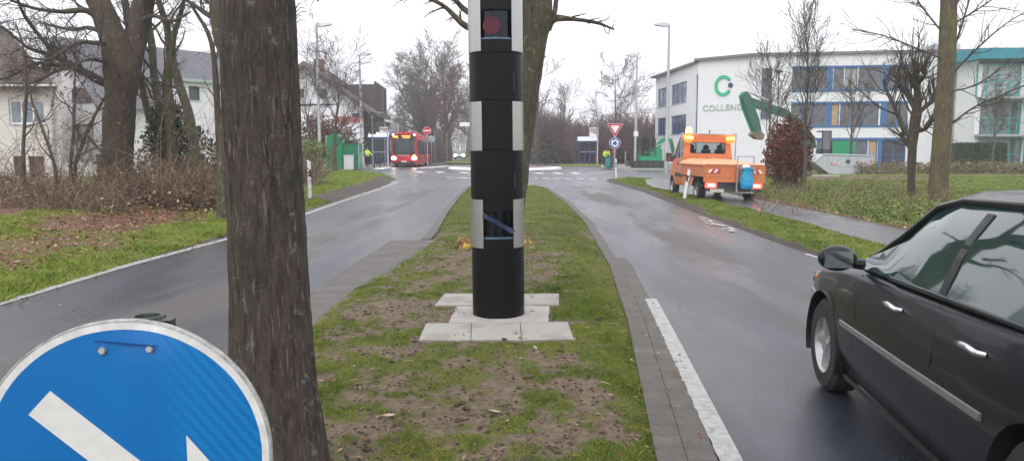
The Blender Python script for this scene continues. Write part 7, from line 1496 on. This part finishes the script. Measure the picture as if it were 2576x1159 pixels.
# dark clad block, beige wall, slate building
Yd = 84; a, b = P(894, 212, Yd), P(942, 300, Yd); t = thing('clad_building', 'block with dark brown ribbed cladding over a beige wall behind the bus stop', 'building', (b.x, Yd, 0)); bx0 = b.x
MB().bx(a.x - bx0, 0, 0, 6, 0, a.z).build('side_wall', vary('olive_brown_boards', (.10, .085, .06), .8, 0, .3, 1), t)
dd = Vector((P(968, 300, 94).x - bx0, 94 - Yd)); Mx = frame((bx0, Yd, 0), (dd.x, dd.y, 0)); Ml2 = Matrix.Translation(-Vector(t.location)) @ Mx; Ld = dd.length; zt6 = P(942, 213, Yd).z; zm6 = P(942, 290, Yd).z
cl_ = MB(); n = 26
for k in range(n): x = k * Ld / n; cl_.bx(x, x + Ld / n * .7, -.25, 0, zm6, zt6 + (.35 if k % 5 == 0 else 0)).bx(x + Ld / n * .7, x + Ld / n, -.12, 0, zm6, zt6 - .1)
cl_.build('ribbed_cladding', vary('dark_brown_cladding', (.04, .032, .035), .6, 0, .3, 2), t, M=Ml2)
facade(t, Mx, Ld, zm6 - .02, [(1.2 + 1.9 * k, 1.6 + 1.9 * k, zm6 - 2.2, zm6 - .7, 1, 1, M['dgrey'], DG) for k in range(5)], vary('beige_render', (.48, .46, .40), .8, 0, .1, 2)); MB().bx(0, Ld, .02, 5, 0, zt6).build('core', vary('core_brown', (.06, .05, .05), .8), t, M=Ml2)
Ye = 96; a = P(967, 330, Ye); t = thing('slate_building', 'long low building with grey slate roof left above the red bus', 'building', (a.x, Ye, 0)); dd = Vector((P(1015, 330, 122).x - a.x, 26)); Mx = frame((a.x, Ye, 0), (dd.x, dd.y, 0)); Ml2 = Matrix.Translation(-Vector(t.location)) @ Mx; Ld = dd.length; e1 = P(967, 304, Ye).z; r1 = P(967, 264, Ye + 2).z
facade(t, Mx, Ld, e1, [(2 + 5 * k, 3.6 + 5 * k, 1.2, 2.8, 2, 1, M['dgrey'], DG) for k in range(5)], vary('slate_hung_wall', (.20, .22, .23), .7, 0, .3, .8))
MB().add([(-.3, -.5, e1), (Ld + .3, -.5, e1), (Ld + .3, 5, r1), (-.3, 5, r1), (-.3, 10.5, e1), (Ld + .3, 10.5, e1)], [(0, 1, 2, 3), (3, 2, 5, 4)]).add([(-.2, 0, e1), (-.2, 10, e1), (-.2, 5, r1)], [(0, 1, 2)]).build('roof', tiles('grey_roof', (.24, .24, .25)), t, M=Ml2)
for k in range(4): MB().bx(3 + 6 * k, 5 + 6 * k, -.9, -.3, .6, e1 - .1).build('hung_panel', vary('pale_panel', (.42, .45, .46), .6, 0, .2, 1), t, M=Ml2)
# wooden fence posts by the left verge
for px, py, Yk, top, lab in ((247, 450, 30, 388, 'dark wooden post in the brambles left of the forked tree'),):
    b = P(px, top, Yk); o = MB().bx(-.06, .06, -.06, .06, 0, b.z).bx(-.2, .2, -.03, .03, b.z - .4, b.z - .3).build('wooden_post', vary('dark_old_wood', (.05, .045, .04), .9, 0, .3, 9)); o.location = (b.x, Yk, 0); tag(o, lab, 'post')
# puddle on the right lane edge
def puddle(c, rx, ry, seed, lab):
    n = 40; V = [(c[0] + rx * math.cos(a) * (1 + .45 * mnoise.noise(Vector((math.cos(a) * 2, math.sin(a) * 2, seed)))), c[1] + ry * math.sin(a) * (1 + .45 * mnoise.noise(Vector((math.cos(a) * 2, math.sin(a) * 2, seed + 5)))), .006) for a in np.linspace(0, 6.283, n + 1)[:-1]]
    m = NM('puddle_water'); m.col((.03, .03, .03)); m.set(Roughness=.02, IOR=1.33, Specular_IOR_Level=.8); v = m.coord((1, 1, 1), 'World'); m.bump(m.noise(v, 6, 2), .02, .01)
    o = MB().add(V, [tuple(range(n))]).build('puddle', m.m); return tag(o, None, None, kind='structure')
M['wet'] = NM('wet_film').set(Roughness=.16, Specular_IOR_Level=.7, IOR=1.33).m; M['wet'].node_tree.nodes['Principled BSDF'].inputs['Base Color'].default_value = (.055, .058, .062, 1)
sp2 = MB(); rr = random.Random(3); cw_ = vary('white_patch', (.5, .51, .52), .3, 0, .1, 20)  # small irregular white patches laid flat along the road edge
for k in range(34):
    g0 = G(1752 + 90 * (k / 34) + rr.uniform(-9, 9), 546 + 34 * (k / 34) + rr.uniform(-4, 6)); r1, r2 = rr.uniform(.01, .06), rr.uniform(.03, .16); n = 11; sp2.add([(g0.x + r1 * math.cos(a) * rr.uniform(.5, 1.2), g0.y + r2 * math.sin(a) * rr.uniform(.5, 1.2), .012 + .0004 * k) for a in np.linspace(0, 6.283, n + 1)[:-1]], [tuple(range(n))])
tag(sp2.build('white_patch', cw_), 'white patches along the right road edge by the grass strip', 'patch', kind='stuff')
# ------------------------------------------------------------------ haze
HZ = True
if HZ:
    hz = MB().bx(-420, 420, -70, 420, -1.2, 34).build('haze', None); tag(hz, kind='stuff'); m = bpy.data.materials.new('haze'); m.use_nodes = True; n_ = m.node_tree; n_.nodes.clear(); oo = n_.nodes.new('ShaderNodeOutputMaterial'); pv_ = n_.nodes.new('ShaderNodeVolumePrincipled')
    pv_.inputs['Color'].default_value = (.92, .93, .95, 1); pv_.inputs['Density'].default_value = .0014; pv_.inputs['Anisotropy'].default_value = .2; n_.links.new(pv_.outputs[0], oo.inputs['Volume']); hz.data.materials.append(m)
